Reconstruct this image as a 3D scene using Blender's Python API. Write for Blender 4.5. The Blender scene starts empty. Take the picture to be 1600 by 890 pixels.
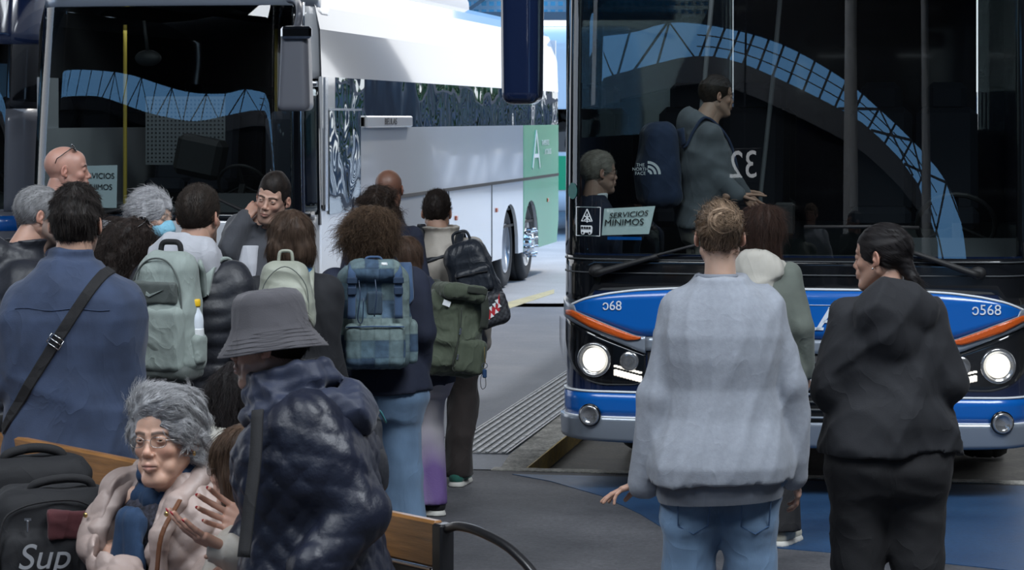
import bpy, math, random
import numpy as np
from mathutils import Vector, Matrix, Euler
from mathutils.bvhtree import BVHTree

sc = bpy.context.scene
COL = sc.collection
# ------------------------------------------------------------------ camera, sky, sun, lamps, exposure
F = 3900.0          # focal length in pixels of the 1600 px wide frame
HZ = 185.0          # horizon row
HC = 2.06           # eye height of the camera
cam_d = bpy.data.cameras.new('camera')
cam_d.sensor_width = 36; cam_d.lens = F / 1600 * 36
cam_d.shift_y = -(445 - HZ) / 1600
cam_d.clip_end = 600
cam = bpy.data.objects.new('camera', cam_d); COL.objects.link(cam)
cam.location = (0, 0, HC); cam.rotation_euler = (math.pi / 2, 0, 0)
sc.camera = cam
cam_d.dof.use_dof = True; cam_d.dof.focus_distance = 11.0; cam_d.dof.aperture_fstop = 16.0

sc.view_settings.view_transform = 'Standard'; sc.view_settings.look = 'None'
sc.view_settings.gamma = 1; sc.view_settings.use_curve_mapping = False
sc.view_settings.exposure = 0.0
sc.cycles.use_denoising = True
sc.cycles.max_bounces = 8; sc.cycles.transparent_max_bounces = 16
sc.cycles.caustics_reflective = False; sc.cycles.caustics_refractive = False
sc.cycles.sample_clamp_indirect = 6

world = bpy.data.worlds.new('sky'); sc.world = world; world.use_nodes = True
nt = world.node_tree; nt.nodes.clear()
wo = nt.nodes.new('ShaderNodeOutputWorld'); bg = nt.nodes.new('ShaderNodeBackground')
tc = nt.nodes.new('ShaderNodeTexCoord'); sep = nt.nodes.new('ShaderNodeSeparateXYZ')
nt.links.new(tc.outputs['Generated'], sep.inputs[0])
mr = nt.nodes.new('ShaderNodeMapRange'); mr.inputs['From Min'].default_value = -0.35; mr.inputs['From Max'].default_value = 0.45
nt.links.new(sep.outputs['Y'], mr.inputs['Value'])
nz = nt.nodes.new('ShaderNodeTexNoise'); nz.inputs['Scale'].default_value = 2.2; nz.inputs['Detail'].default_value = 5
nt.links.new(tc.outputs['Generated'], nz.inputs['Vector'])
cr = nt.nodes.new('ShaderNodeValToRGB')
cr.color_ramp.elements[0].position = 0.0; cr.color_ramp.elements[0].color = (0.20, 0.50, 0.95, 1)
cr.color_ramp.elements[1].position = 1.0; cr.color_ramp.elements[1].color = (0.58, 0.60, 0.63, 1)
add = nt.nodes.new('ShaderNodeMath'); add.operation = 'MULTIPLY_ADD'
nt.links.new(nz.outputs['Fac'], add.inputs[0]); add.inputs[1].default_value = 0.35
nt.links.new(mr.outputs[0], add.inputs[2]); 
sub = nt.nodes.new('ShaderNodeMath'); sub.operation = 'SUBTRACT'; sub.inputs[1].default_value = 0.17
nt.links.new(add.outputs[0], sub.inputs[0]); nt.links.new(sub.outputs[0], cr.inputs[0])
nt.links.new(cr.outputs[0], bg.inputs['Color']); bg.inputs['Strength'].default_value = 2.4
nt.links.new(bg.outputs[0], wo.inputs[0])

def light(name, kind, loc, energy, color, size=None, target=None, sy=None):
    l = bpy.data.lights.new(name, kind); l.energy = energy; l.color = color
    if kind == 'AREA':
        l.shape = 'RECTANGLE'; l.size = size; l.size_y = sy or size
    if kind == 'SUN': l.angle = math.radians(3)
    o = bpy.data.objects.new(name, l); COL.objects.link(o); o.location = loc
    if target is not None:
        o.rotation_euler = (Vector(target) - Vector(loc)).to_track_quat('-Z', 'Y').to_euler()
    return o
light('sun', 'SUN', (30, 60, 40), 2.2, (1.0, 0.95, 0.88), target=(12, 34, 0))
# added soft fill lights under the solid canopy, standing in for daylight
light('fill_light', 'AREA', (-7.0, 3.0, 12.2), 1150, (0.88, 0.94, 1.0), 7.0, (-1.2, 9.5, 0.9), 5.0)
light('fill_light', 'AREA', (5.5, 3.5, 12.2), 1900, (0.88, 0.94, 1.0), 6.0, (1.5, 10, 0.8), 5.0)
light('fill_light', 'AREA', (-5.0, -5.5, 12.5), 900, (0.88, 0.94, 1.0), 7.0, (-3.5, -7.5, 0), 4.0)

# ------------------------------------------------------------------ helpers
def at(px, py, s):
    """point seen at pixel (px,py) whose scale is s pixels per metre"""
    return Vector(((px - 800) / s, F / s, HC - (py - HZ) / s))

def ground(px, py):
    s = (py - HZ) / HC
    return Vector(((px - 800) / s, F / s, 0))

def tag(o, label=None, cat=None, group=None, kind=None):
    if label: o['label'] = label
    if cat: o['category'] = cat
    if group: o['group'] = group
    if kind: o['kind'] = kind
    return o

def empty(name, loc=(0, 0, 0), rz=0.0, label=None, cat=None, group=None, rot=None):
    o = bpy.data.objects.new(name, None); COL.objects.link(o)
    o.location = loc; o.rotation_euler = rot if rot is not None else (0, 0, rz)
    o.empty_display_size = 0.1
    return tag(o, label, cat, group)

def mk(name, verts, faces, mat, parent=None, smooth=True, col=None, label=None, loc=None, rot=None):
    me = bpy.data.meshes.new(name)
    verts = np.asarray(verts, dtype=np.float32).reshape(-1, 3)
    if isinstance(faces, np.ndarray):
        n, k = faces.shape
        me.vertices.add(len(verts)); me.vertices.foreach_set('co', verts.ravel())
        me.loops.add(n * k); me.loops.foreach_set('vertex_index', faces.astype(np.int32).ravel())
        me.polygons.add(n); me.polygons.foreach_set('loop_start', np.arange(0, n * k, k, dtype=np.int32))
        me.polygons.foreach_set('loop_total', np.full(n, k, dtype=np.int32))
        me.update(calc_edges=True); me.validate()
    else:
        me.from_pydata([tuple(map(float, v)) for v in verts], [], faces); me.update()
    if col is not None and len(me.vertices) == len(col):
        a = me.color_attributes.new('Col', 'FLOAT_COLOR', 'POINT')
        c4 = np.ones((len(col), 4), dtype=np.float32); c4[:, :3] = col
        a.data.foreach_set('color', c4.ravel())
    if smooth: me.polygons.foreach_set('use_smooth', np.ones(len(me.polygons), dtype=bool))
    if mat: me.materials.append(mat)
    o = bpy.data.objects.new(name, me); COL.objects.link(o)
    if parent: o.parent = parent
    if loc is not None: o.location = loc
    if rot is not None: o.rotation_euler = rot
    if label: o['label'] = label
    return o

class MB:
    """collects simple shapes into one mesh"""
    def __init__(s): s.v = []; s.f = []
    def add(s, v, f):
        b = len(s.v); s.v += [tuple(p) for p in v]; s.f += [tuple(i + b for i in q) for q in f]; return s
    def box(s, c, d, R=None, bev=0.0):
        c = Vector(c); hx, hy, hz = [q / 2 for q in d]
        b = min(bev, hx * .9, hy * .9, hz * .9)
        if b <= 0:
            pts = [Vector((x, y, z)) for x in (-hx, hx) for y in (-hy, hy) for z in (-hz, hz)]
            fs = [(0, 1, 3, 2), (4, 6, 7, 5), (0, 4, 5, 1), (2, 3, 7, 6), (0, 2, 6, 4), (1, 5, 7, 3)]
        else:
            pts = []; ix = {}
            for sx in (-1, 1):
                for sy in (-1, 1):
                    for sz in (-1, 1):
                        for ax in range(3):
                            q = [sx * (hx - b), sy * (hy - b), sz * (hz - b)]
                            q[ax] = (sx, sy, sz)[ax] * (hx, hy, hz)[ax]
                            ix[(sx, sy, sz, ax)] = len(pts); pts.append(Vector(q))
            fs = []
            for ax in range(3):
                o = [a for a in range(3) if a != ax]
                for sg in (-1, 1):
                    q = []
                    for (u, w) in ((-1, -1), (1, -1), (1, 1), (-1, 1)):
                        t = [0, 0, 0]; t[ax] = sg; t[o[0]] = u; t[o[1]] = w
                        q.append(ix[(t[0], t[1], t[2], ax)])
                    flip = (sg < 0) ^ (ax == 1)
                    fs.append(tuple(q[::-1]) if flip else tuple(q))
            for ax in range(3):          # edges parallel to ax
                o = [a for a in range(3) if a != ax]
                for u in (-1, 1):
                    for w in (-1, 1):
                        q = []
                        for (sg, fa) in ((-1, o[0]), (1, o[0]), (1, o[1]), (-1, o[1])):
                            t = [0, 0, 0]; t[ax] = sg; t[o[0]] = u; t[o[1]] = w
                            q.append(ix[(t[0], t[1], t[2], fa)])
                        fs.append(tuple(q))
            for sx in (-1, 1):
                for sy in (-1, 1):
                    for sz in (-1, 1):
                        fs.append(tuple(ix[(sx, sy, sz, a)] for a in range(3)))
        if R is not None: pts = [R @ p for p in pts]
        return s.add([p + c for p in pts], fs)
    def bar(s, a, b, w, h=None, up=(0, 0, 1), bev=0.0):
        a = Vector(a); b = Vector(b); h = h or w
        y = (b - a).normalized(); x = y.cross(Vector(up))
        if x.length < 1e-4: x = y.cross(Vector((1, 0, 0)))
        x.normalize(); z = x.cross(y)
        R = Matrix((x, y, z)).transposed()
        return s.box((a + b) / 2, (w, (b - a).length, h), R, bev)
    def tube(s, pts, r, n=10, closed=False, cap=True):
        pts = [Vector(p) for p in pts]; m = len(pts)
        rr = r if isinstance(r, (list, tuple)) else [r] * m
        v = []; f = []; prev = None
        for i, p in enumerate(pts):
            if closed: t = pts[(i + 1) % m] - pts[i - 1]
            else: t = pts[min(i + 1, m - 1)] - pts[max(i - 1, 0)]
            t.normalize()
            if prev is None:
                x = t.cross(Vector((0, 0, 1)))
                if x.length < 1e-3: x = t.cross(Vector((0, 1, 0)))
            else: x = prev - t * prev.dot(t)
            x.normalize(); prev = x; y = t.cross(x)
            for k in range(n):
                a = 2 * math.pi * k / n
                v.append(p + (x * math.cos(a) + y * math.sin(a)) * rr[i])
        for i in range(m if closed else m - 1):
            j = (i + 1) % m
            for k in range(n):
                k2 = (k + 1) % n
                f.append((i * n + k, i * n + k2, j * n + k2, j * n + k))
        if cap and not closed:
            f.append(tuple(range(n))[::-1]); f.append(tuple((m - 1) * n + k for k in range(n)))
        return s.add(v, f)
    def lathe(s, prof, c=(0, 0, 0), R=None, n=32):
        v = []; f = []; c = Vector(c)
        for (r, z) in prof:
            for k in range(n):
                a = 2 * math.pi * k / n
                p = Vector((r * math.cos(a), r * math.sin(a), z))
                v.append((R @ p if R is not None else p) + c)
        for i in range(len(prof) - 1):
            for k in range(n):
                k2 = (k + 1) % n
                f.append((i * n + k, i * n + k2, (i + 1) * n + k2, (i + 1) * n + k))
        if prof[0][0] > 1e-5: f.append(tuple(range(n))[::-1])
        if prof[-1][0] > 1e-5: f.append(tuple((len(prof) - 1) * n + k for k in range(n)))
        return s.add(v, f)
    def prism(s, poly, d, R=None, c=(0, 0, 0)):
        """poly in xz plane, thick d along y"""
        n = len(poly); c = Vector(c)
        v = [Vector((x, -d / 2, z)) for x, z in poly] + [Vector((x, d / 2, z)) for x, z in poly]
        if R is not None: v = [R @ p for p in v]
        f = [tuple(range(n)), tuple(range(2 * n - 1, n - 1, -1))]
        for i in range(n):
            j = (i + 1) % n
            f.append((i, i + n, j + n, j))
        return s.add([p + c for p in v], f)
    def ball(s, c, r, n=16, R=None):
        r = (r, r, r) if not isinstance(r, (tuple, list)) else r
        v = []; f = []; m = n // 2; c = Vector(c)
        for i in range(m + 1):
            th = math.pi * i / m
            for k in range(n):
                a = 2 * math.pi * k / n
                p = Vector((r[0] * math.sin(th) * math.cos(a), r[1] * math.sin(th) * math.sin(a), r[2] * math.cos(th)))
                v.append((R @ p if R is not None else p) + c)
        for i in range(m):
            for k in range(n):
                k2 = (k + 1) % n
                f.append((i * n + k, (i + 1) * n + k, (i + 1) * n + k2, i * n + k2))
        return s.add(v, f)
    def build(s, name, mat, parent=None, smooth=False, **kw):
        o = mk(name, s.v, s.f, mat, parent, smooth=smooth, **kw)
        return o

def spline(pts, n=8):
    pts = [Vector(p) for p in pts]; out = []
    P = [pts[0] * 2 - pts[1]] + pts + [pts[-1] * 2 - pts[-2]]
    for i in range(1, len(P) - 2):
        for k in range(n):
            t = k / n
            a, b, c, d = P[i - 1], P[i], P[i + 1], P[i + 2]
            out.append(0.5 * ((2 * b) + (c - a) * t + (2 * a - 5 * b + 4 * c - d) * t * t + (3 * b - a - 3 * c + d) * t ** 3))
    out.append(pts[-1]); return out

def ribbon(pts, w, t, nrm):
    """flat strap along pts; nrm = outward normal(s)"""
    pts = [Vector(p) for p in pts]; m = len(pts); mb = MB(); v = []; f = []
    for i, p in enumerate(pts):
        tg = (pts[min(i + 1, m - 1)] - pts[max(i - 1, 0)]).normalized()
        n = Vector(nrm[i] if isinstance(nrm, list) else nrm).normalized()
        x = tg.cross(n).normalized(); n2 = x.cross(tg).normalized()
        ww = (w[i] if isinstance(w, list) else w) / 2
        for (a, b) in ((-1, -.5), (-.85, .5), (.85, .5), (1, -.5)):
            v.append(p + x * a * ww + n2 * b * t)
    for i in range(m - 1):
        for k in range(4):
            k2 = (k + 1) % 4
            f.append((i * 4 + k, (i + 1) * 4 + k, (i + 1) * 4 + k2, i * 4 + k2))
    f.append((0, 1, 2, 3)); f.append(tuple((m - 1) * 4 + k for k in (3, 2, 1, 0)))
    return mb.add(v, f)

# ------------------------------------------------------------------ materials
_mats = {}
def mat(name, color=(.5, .5, .5), rough=.6, metal=0.0, coat=0.0, bump=None, var=0.0, vscale=8.0, emit=None, sheen=0.0,
        vcol=False, spec=.5, aniso=None, ior=None, sss=0.0, weave=None, bdist=.01, wr=None):
    if name in _mats: return _mats[name]
    m = bpy.data.materials.new(name); m.use_nodes = True; N = m.node_tree.nodes; L = m.node_tree.links
    b = N['Principled BSDF']
    b.inputs['Roughness'].default_value = rough; b.inputs['Metallic'].default_value = metal
    b.inputs['Coat Weight'].default_value = coat; b.inputs['Coat Roughness'].default_value = .04
    b.inputs['Specular IOR Level'].default_value = spec
    b.inputs['Sheen Weight'].default_value = sheen; b.inputs['Sheen Roughness'].default_value = .5
    if sss: b.inputs['Subsurface Weight'].default_value = sss; b.inputs['Subsurface Radius'].default_value = (.012, .005, .003); b.inputs['Subsurface Scale'].default_value = 1.0
    if ior: b.inputs['IOR'].default_value = ior
    tcn = N.new('ShaderNodeTexCoord')
    base = None
    if vcol:
        a = N.new('ShaderNodeVertexColor'); a.layer_name = 'Col'; base = a.outputs[0]
    if var > 0:
        n = N.new('ShaderNodeTexNoise'); n.inputs['Scale'].default_value = vscale; n.inputs['Detail'].default_value = 6
        if aniso:
            mp = N.new('ShaderNodeMapping'); mp.inputs['Scale'].default_value = aniso
            L.new(tcn.outputs['Object'], mp.inputs[0]); L.new(mp.outputs[0], n.inputs['Vector'])
        else: L.new(tcn.outputs['Object'], n.inputs['Vector'])
        r = N.new('ShaderNodeMapRange'); r.inputs['From Min'].default_value = .3; r.inputs['From Max'].default_value = .7
        r.inputs['To Min'].default_value = 1 - var; r.inputs['To Max'].default_value = 1 + var
        L.new(n.outputs['Fac'], r.inputs['Value'])
        mx = N.new('ShaderNodeVectorMath'); mx.operation = 'SCALE'
        if base is not None: L.new(base, mx.inputs[0])
        else: mx.inputs[0].default_value = color
        L.new(r.outputs[0], mx.inputs['Scale']); base = mx.outputs[0]
    if base is not None: L.new(base, b.inputs['Base Color'])
    else: b.inputs['Base Color'].default_value = (*color, 1)
    if bump or weave:
        bp = N.new('ShaderNodeBump'); bp.inputs['Distance'].default_value = bdist
        if bump:
            n2 = N.new('ShaderNodeTexNoise'); n2.inputs['Scale'].default_value = bump[0]; n2.inputs['Detail'].default_value = 4
            if aniso:
                mp2 = N.new('ShaderNodeMapping'); mp2.inputs['Scale'].default_value = aniso
                L.new(tcn.outputs['Object'], mp2.inputs[0]); L.new(mp2.outputs[0], n2.inputs['Vector'])
            else: L.new(tcn.outputs['Object'], n2.inputs['Vector'])
            bp.inputs['Strength'].default_value = bump[1]; hsrc = n2.outputs['Fac']
        if weave:
            w = N.new('ShaderNodeTexWave'); w.inputs['Scale'].default_value = weave[0]; w.inputs['Distortion'].default_value = 1
            w.bands_direction = 'DIAGONAL'; L.new(tcn.outputs['Object'], w.inputs['Vector'])
            bp.inputs['Strength'].default_value = weave[1]; hsrc = w.outputs['Fac']
        L.new(hsrc, bp.inputs['Height']); L.new(bp.outputs[0], b.inputs['Normal'])
    if wr:
        n5 = N.new('ShaderNodeTexNoise'); n5.inputs['Scale'].default_value = wr[0]; n5.inputs['Detail'].default_value = 3; n5.inputs['Distortion'].default_value = 1.2; n5.inputs['Roughness'].default_value = .45
        mp5 = N.new('ShaderNodeMapping'); mp5.inputs['Scale'].default_value = wr[2] if len(wr) > 2 else (1, 1, .6); mp5.inputs['Rotation'].default_value = (.2, .3, .1)
        L.new(tcn.outputs['Object'], mp5.inputs[0]); L.new(mp5.outputs[0], n5.inputs['Vector'])
        ma = N.new('ShaderNodeMath'); ma.operation = 'SUBTRACT'; ma.inputs[1].default_value = .5; L.new(n5.outputs['Fac'], ma.inputs[0])
        mb_ = N.new('ShaderNodeMath'); mb_.operation = 'ABSOLUTE'; L.new(ma.outputs[0], mb_.inputs[0])
        mp6 = N.new('ShaderNodeMath'); mp6.operation = 'POWER'; mp6.inputs[1].default_value = .6; L.new(mb_.outputs[0], mp6.inputs[0])
        bp5 = N.new('ShaderNodeBump'); bp5.invert = True; bp5.inputs['Strength'].default_value = wr[1]; bp5.inputs['Distance'].default_value = .035
        L.new(mp6.outputs[0], bp5.inputs['Height'])
        if bump or weave: L.new(bp5.outputs[0], bp.inputs['Normal'])
        else: L.new(bp5.outputs[0], b.inputs['Normal'])
    if emit:
        b.inputs['Emission Color'].default_value = (*emit[0], 1); b.inputs['Emission Strength'].default_value = emit[1]
    _mats[name] = m; return m

def glass(name, tint=(.45, .5, .5), ior=1.75, rough=0.0, wav=None):
    if name in _mats: return _mats[name]
    m = bpy.data.materials.new(name); m.use_nodes = True; N = m.node_tree.nodes; L = m.node_tree.links
    N.remove(N['Principled BSDF']); out = N['Material Output']
    t = N.new('ShaderNodeBsdfTransparent'); t.inputs[0].default_value = (*tint, 1)
    g = N.new('ShaderNodeBsdfGlossy'); g.inputs['Roughness'].default_value = rough; g.inputs[0].default_value = (1, 1, 1, 1)
    fr = N.new('ShaderNodeFresnel'); fr.inputs['IOR'].default_value = ior
    gm_ = N.new('ShaderNodeNewGeometry'); e1 = N.new('ShaderNodeMath'); e1.operation = 'MULTIPLY_ADD'; e1.inputs[1].default_value = -2; e1.inputs[2].default_value = 1
    L.new(gm_.outputs['Backfacing'], e1.inputs[0]); e2 = N.new('ShaderNodeMath'); e2.operation = 'POWER'; e2.inputs[0].default_value = ior
    L.new(e1.outputs[0], e2.inputs[1]); L.new(e2.outputs[0], fr.inputs['IOR'])      # same reflectance from both sides of the thin pane
    mx = N.new('ShaderNodeMixShader'); L.new(fr.outputs[0], mx.inputs[0]); L.new(t.outputs[0], mx.inputs[1]); L.new(g.outputs[0], mx.inputs[2])
    if wav:
        tcn = N.new('ShaderNodeTexCoord'); n = N.new('ShaderNodeTexNoise'); n.inputs['Scale'].default_value = wav[0]; n.inputs['Detail'].default_value = 1
        L.new(tcn.outputs['Object'], n.inputs['Vector'])
        bp = N.new('ShaderNodeBump'); bp.inputs['Strength'].default_value = wav[1]; bp.inputs['Distance'].default_value = wav[2]
        L.new(n.outputs['Fac'], bp.inputs['Height']); L.new(bp.outputs[0], g.inputs['Normal']); L.new(bp.outputs[0], fr.inputs['Normal'])
    L.new(mx.outputs[0], out.inputs[0]); _mats[name] = m; return m

def text(name, s, size, m, parent, loc, rot=(math.pi / 2, 0, 0), ext=.002, align='CENTER', label=None, shear=0, sx=1.0):
    c = bpy.data.curves.new(name, 'FONT'); c.body = s; c.size = size; c.extrude = ext; c.align_x = align; c.align_y = 'CENTER'; c.shear = shear
    c.materials.append(m)
    o = bpy.data.objects.new(name, c); COL.objects.link(o)
    if parent: o.parent = parent
    o.location = loc; o.rotation_euler = rot; o.scale = (sx, 1, 1)
    bpy.context.view_layer.update()
    me = bpy.data.meshes.new_from_object(o.evaluated_get(bpy.context.evaluated_depsgraph_get())); me.name = name
    o2 = bpy.data.objects.new(name, me); bpy.data.objects.remove(o); COL.objects.link(o2)
    if parent: o2.parent = parent
    o2.location = loc; o2.rotation_euler = rot; o2.scale = (sx, 1, 1); o2.name = name
    if len(me.materials) == 0: me.materials.append(m)
    if label: o2['label'] = label
    return o2

# ------------------------------------------------------------------ implicit modelling: distance fields -> surface nets
def snet(D, org, h):
    nx, ny, nz_ = D.shape
    S = D < 0
    c = S[:-1, :-1, :-1].astype(np.int8)
    tot = np.zeros((nx - 1, ny - 1, nz_ - 1), dtype=np.int8)
    for i in (0, 1):
        for j in (0, 1):
            for k in (0, 1):
                tot += S[i:nx - 1 + i, j:ny - 1 + j, k:nz_ - 1 + k]
    act = (tot > 0) & (tot < 8)
    idx = np.full(act.shape, -1, dtype=np.int64)
    A = np.argwhere(act); n = len(A)
    if n == 0: return np.zeros((0, 3)), np.zeros((0, 4), dtype=np.int64)
    idx[act] = np.arange(n)
    acc = np.zeros((n, 3)); cnt = np.zeros(n)
    offs = [(i, j, k) for i in (0, 1) for j in (0, 1) for k in (0, 1)]
    val = {o: D[A[:, 0] + o[0], A[:, 1] + o[1], A[:, 2] + o[2]] for o in offs}
    for a in offs:
        for ax in range(3):
            if a[ax] == 1: continue
            b = list(a); b[ax] = 1; b = tuple(b)
            va, vb = val[a], val[b]
            m = (va < 0) != (vb < 0)
            t = np.where(m, va / np.where(m, va - vb, 1), 0)
            p = np.array(a, dtype=float)[None, :].repeat(n, 0); p[:, ax] += t
            acc[m] += p[m]; cnt[m] += 1
    V = (A + acc / cnt[:, None]) * h + np.array(org)
    faces = []
    for ax in range(3):
        sl0 = [slice(None)] * 3; sl1 = [slice(None)] * 3
        sl0[ax] = slice(0, -1); sl1[ax] = slice(1, None)
        s0 = S[tuple(sl0)]; s1 = S[tuple(sl1)]
        E = np.argwhere(s0 != s1)
        o1, o2 = [q for q in range(3) if q != ax]
        ok = (E[:, o1] > 0) & (E[:, o2] > 0) & (E[:, o1] < D.shape[o1] - 1) & (E[:, o2] < D.shape[o2] - 1)
        E = E[ok]
        if len(E) == 0: continue
        def g(d1, d2):
            q = E.copy(); q[:, o1] += d1; q[:, o2] += d2
            return idx[q[:, 0], q[:, 1], q[:, 2]]
        q = np.stack([g(-1, -1), g(0, -1), g(0, 0), g(-1, 0)], 1)
        ins = S[E[:, 0], E[:, 1], E[:, 2]]
        flip = ins if ax != 1 else ~ins
        q[~flip] = q[~flip][:, ::-1]
        faces.append(q)
    return V, np.concatenate(faces)

class Vol:
    def __init__(s, lo, hi, h):
        s.h = h; s.lo = np.array(lo, float); n = np.ceil((np.array(hi, float) - s.lo) / h).astype(int) + 1
        s.ax = [(s.lo[i] + np.arange(n[i]) * h).astype(np.float32) for i in range(3)]
        s.D = np.full(n, .25, dtype=np.float32)
    def _sl(s, lo, hi, m):
        out = []
        for i in range(3):
            a = int(np.searchsorted(s.ax[i], lo[i] - m)); b = int(np.searchsorted(s.ax[i], hi[i] + m))
            if b <= a: return None
            out.append(slice(a, b))
        return tuple(out)
    def add(s, fn, lo, hi, k=.01, cut=False, inter=False):
        if inter:
            g = np.meshgrid(*s.ax, indexing='ij', sparse=True); d = fn(*g)
            a, b = s.D, d
            s.D = np.maximum(a, b) if k <= 0 else -(np.minimum(-a, -b) - np.maximum(k - np.abs(a - b), 0) ** 2 / (4 * k))
            s.D = s.D.astype(np.float32); return s
        sl = s._sl(lo, hi, max(k, 0) + 3 * s.h)
        if sl is None: return s
        X, Y, Z = np.meshgrid(s.ax[0][sl[0]], s.ax[1][sl[1]], s.ax[2][sl[2]], indexing='ij', sparse=True)
        d = fn(X, Y, Z); a = s.D[sl]
        if cut: d = -d; a = -a; 
        if cut:   # max(D, -d) = -min(-D, d)
            b = -d
            r = np.minimum(a, b) if k <= 0 else np.minimum(a, b) - np.maximum(k - np.abs(a - b), 0) ** 2 / (4 * k)
            r = -(np.minimum(-s.D[sl], -d) ) if False else None
            A = -s.D[sl]; B = fn(X, Y, Z)
            mn = np.minimum(A, B) if k <= 0 else np.minimum(A, B) - np.maximum(k - np.abs(A - B), 0) ** 2 / (4 * k)
            s.D[sl] = -mn
        else:
            s.D[sl] = np.minimum(a, d) if k <= 0 else np.minimum(a, d) - np.maximum(k - np.abs(a - d), 0) ** 2 / (4 * k)
        return s
    def cone(s, a, b, r1, r2, k=.01, cut=False, chan=None, flat=None):
        """round cone a->b; chan=(pitch,amp) puffs it in channels; flat=(axis vector, factor) squashes it"""
        a = np.array(a, float); b = np.array(b, float); ba = b - a; L2 = float(ba @ ba) + 1e-12
        R = max(r1, r2) + (chan[1] if chan else 0)
        lo = np.minimum(a, b) - R * 1.3; hi = np.maximum(a, b) + R * 1.3
        L = math.sqrt(L2); u = ba / L
        def fn(X, Y, Z):
            px, py, pz = X - a[0], Y - a[1], Z - a[2]
            t = np.clip((px * ba[0] + py * ba[1] + pz * ba[2]) / L2, 0, 1)
            qx, qy, qz = px - t * ba[0], py - t * ba[1], pz - t * ba[2]
            if flat is not None:
                fx = np.array(flat[0], float); fx = fx / np.linalg.norm(fx)
                dd = qx * fx[0] + qy * fx[1] + qz * fx[2]; e = flat[1] - 1
                qx, qy, qz = qx + dd * fx[0] * e, qy + dd * fx[1] * e, qz + dd * fx[2] * e
            d = np.sqrt(qx * qx + qy * qy + qz * qz) - (r1 + (r2 - r1) * t)
            if chan:
                if len(chan) > 2 and chan[2] == 'dia':
                    # angle around the axis
                    e1 = np.cross(u, (0, 1, 0)); e1 = e1 / (np.linalg.norm(e1) + 1e-9); e2 = np.cross(u, e1)
                    ang = np.arctan2(qx * e2[0] + qy * e2[1] + qz * e2[2], qx * e1[0] + qy * e1[1] + qz * e1[2]) * (r1 + r2) / 2
                    w = t * L
                    d = d - chan[1] * (np.abs(np.sin(math.pi * (w + ang) / chan[0])) * np.abs(np.sin(math.pi * (w - ang) / chan[0]))) ** .45
                else:
                    d = d - chan[1] * np.abs(np.sin(math.pi * t * L / chan[0])) ** .6
            return d
        return s.add(fn, lo, hi, k, cut)
    def ell(s, c, r, k=.01, cut=False, R=None):
        c = np.array(c, float); r = np.array(r, float); m = r.max() if R is not None else r
        def fn(X, Y, Z):
            x, y, z = X - c[0], Y - c[1], Z - c[2]
            if R is not None:
                x, y, z = (R[0][0] * x + R[1][0] * y + R[2][0] * z, R[0][1] * x + R[1][1] * y + R[2][1] * z, R[0][2] * x + R[1][2] * y + R[2][2] * z)
            k0 = np.sqrt((x / r[0]) ** 2 + (y / r[1]) ** 2 + (z / r[2]) ** 2)
            k1 = np.sqrt((x / r[0] ** 2) ** 2 + (y / r[1] ** 2) ** 2 + (z / r[2] ** 2) ** 2) + 1e-6
            return k0 * (k0 - 1) / k1
        return s.add(fn, c - m, c + m, k, cut)
    def rbox(s, c, d, rad, k=.01, cut=False, R=None, taper=0.0):
        c = np.array(c, float); hd = np.array(d, float) / 2; m = np.linalg.norm(hd) if R is not None else hd * (1 + abs(taper))
        def fn(X, Y, Z):
            x, y, z = X - c[0], Y - c[1], Z - c[2]
            if R is not None:
                x, y, z = (R[0][0] * x + R[1][0] * y + R[2][0] * z, R[0][1] * x + R[1][1] * y + R[2][1] * z, R[0][2] * x + R[1][2] * y + R[2][2] * z)
            tp = 1 - taper * (z / hd[2])
            qx = np.abs(x) - hd[0] * tp + rad; qy = np.abs(y) - hd[1] * tp + rad; qz = np.abs(z) - hd[2] + rad
            return np.sqrt(np.maximum(qx, 0) ** 2 + np.maximum(qy, 0) ** 2 + np.maximum(qz, 0) ** 2) + np.minimum(np.maximum(np.maximum(qx, qy), qz), 0) - rad
        return s.add(fn, c - m, c + m, k, cut)
    def loft(s, st, k=.02, chan=None, p=2.3, cut=False):
        """st rows: z, a, b, cx, cy (half widths, centre)"""
        st = np.array(sorted(st), float); zz = st[:, 0]
        A = max(st[:, 1]) + (chan[1] if chan else 0); B = max(st[:, 2]) + (chan[1] if chan else 0)
        lo = (st[:, 3].min() - A, st[:, 4].min() - B, zz[0]); hi = (st[:, 3].max() + A, st[:, 4].max() + B, zz[-1])
        def fn(X, Y, Z):
            zc = np.clip(Z, zz[0], zz[-1])
            # smooth interpolation
            def it(c): return np.interp(zc, zz, st[:, c])
            a, b, cx, cy = it(1), it(2), it(3), it(4)
            x = np.abs(X - cx) / a; y = np.abs(Y - cy) / b
            kk = (x ** p + y ** p + 1e-9) ** (1 / p)
            d = (kk - 1) * np.minimum(a, b) * .95
            if chan:
                if len(chan) > 2 and chan[2] == 'dia':
                    ang = np.arctan2(X - cx, -(Y - cy)) * (A + B) / 2
                    d = d - chan[1] * (np.abs(np.sin(math.pi * (Z + ang) / chan[0])) * np.abs(np.sin(math.pi * (Z - ang) / chan[0]))) ** .45
                else:
                    d = d - chan[1] * np.abs(np.sin(math.pi * Z / chan[0])) ** .6
            e = np.maximum(Z - zz[-1], zz[0] - Z) + .006
            return np.where(e > 0, np.sqrt(np.maximum(d, 0) ** 2 + np.maximum(e, 0) ** 2) + np.minimum(d, 0) * (e < .006) , d) - 0.0 if False else np.maximum(d, e)
        return s.add(fn, lo, hi, k, cut)
    def plane(s, pt, n, k=0.0):
        """remove the side n points to"""
        pt = np.array(pt, float); n = np.array(n, float); n /= np.linalg.norm(n)
        return s.add(lambda X, Y, Z: (X - pt[0]) * n[0] + (Y - pt[1]) * n[1] + (Z - pt[2]) * n[2], None, None, k, inter=True)
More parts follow.
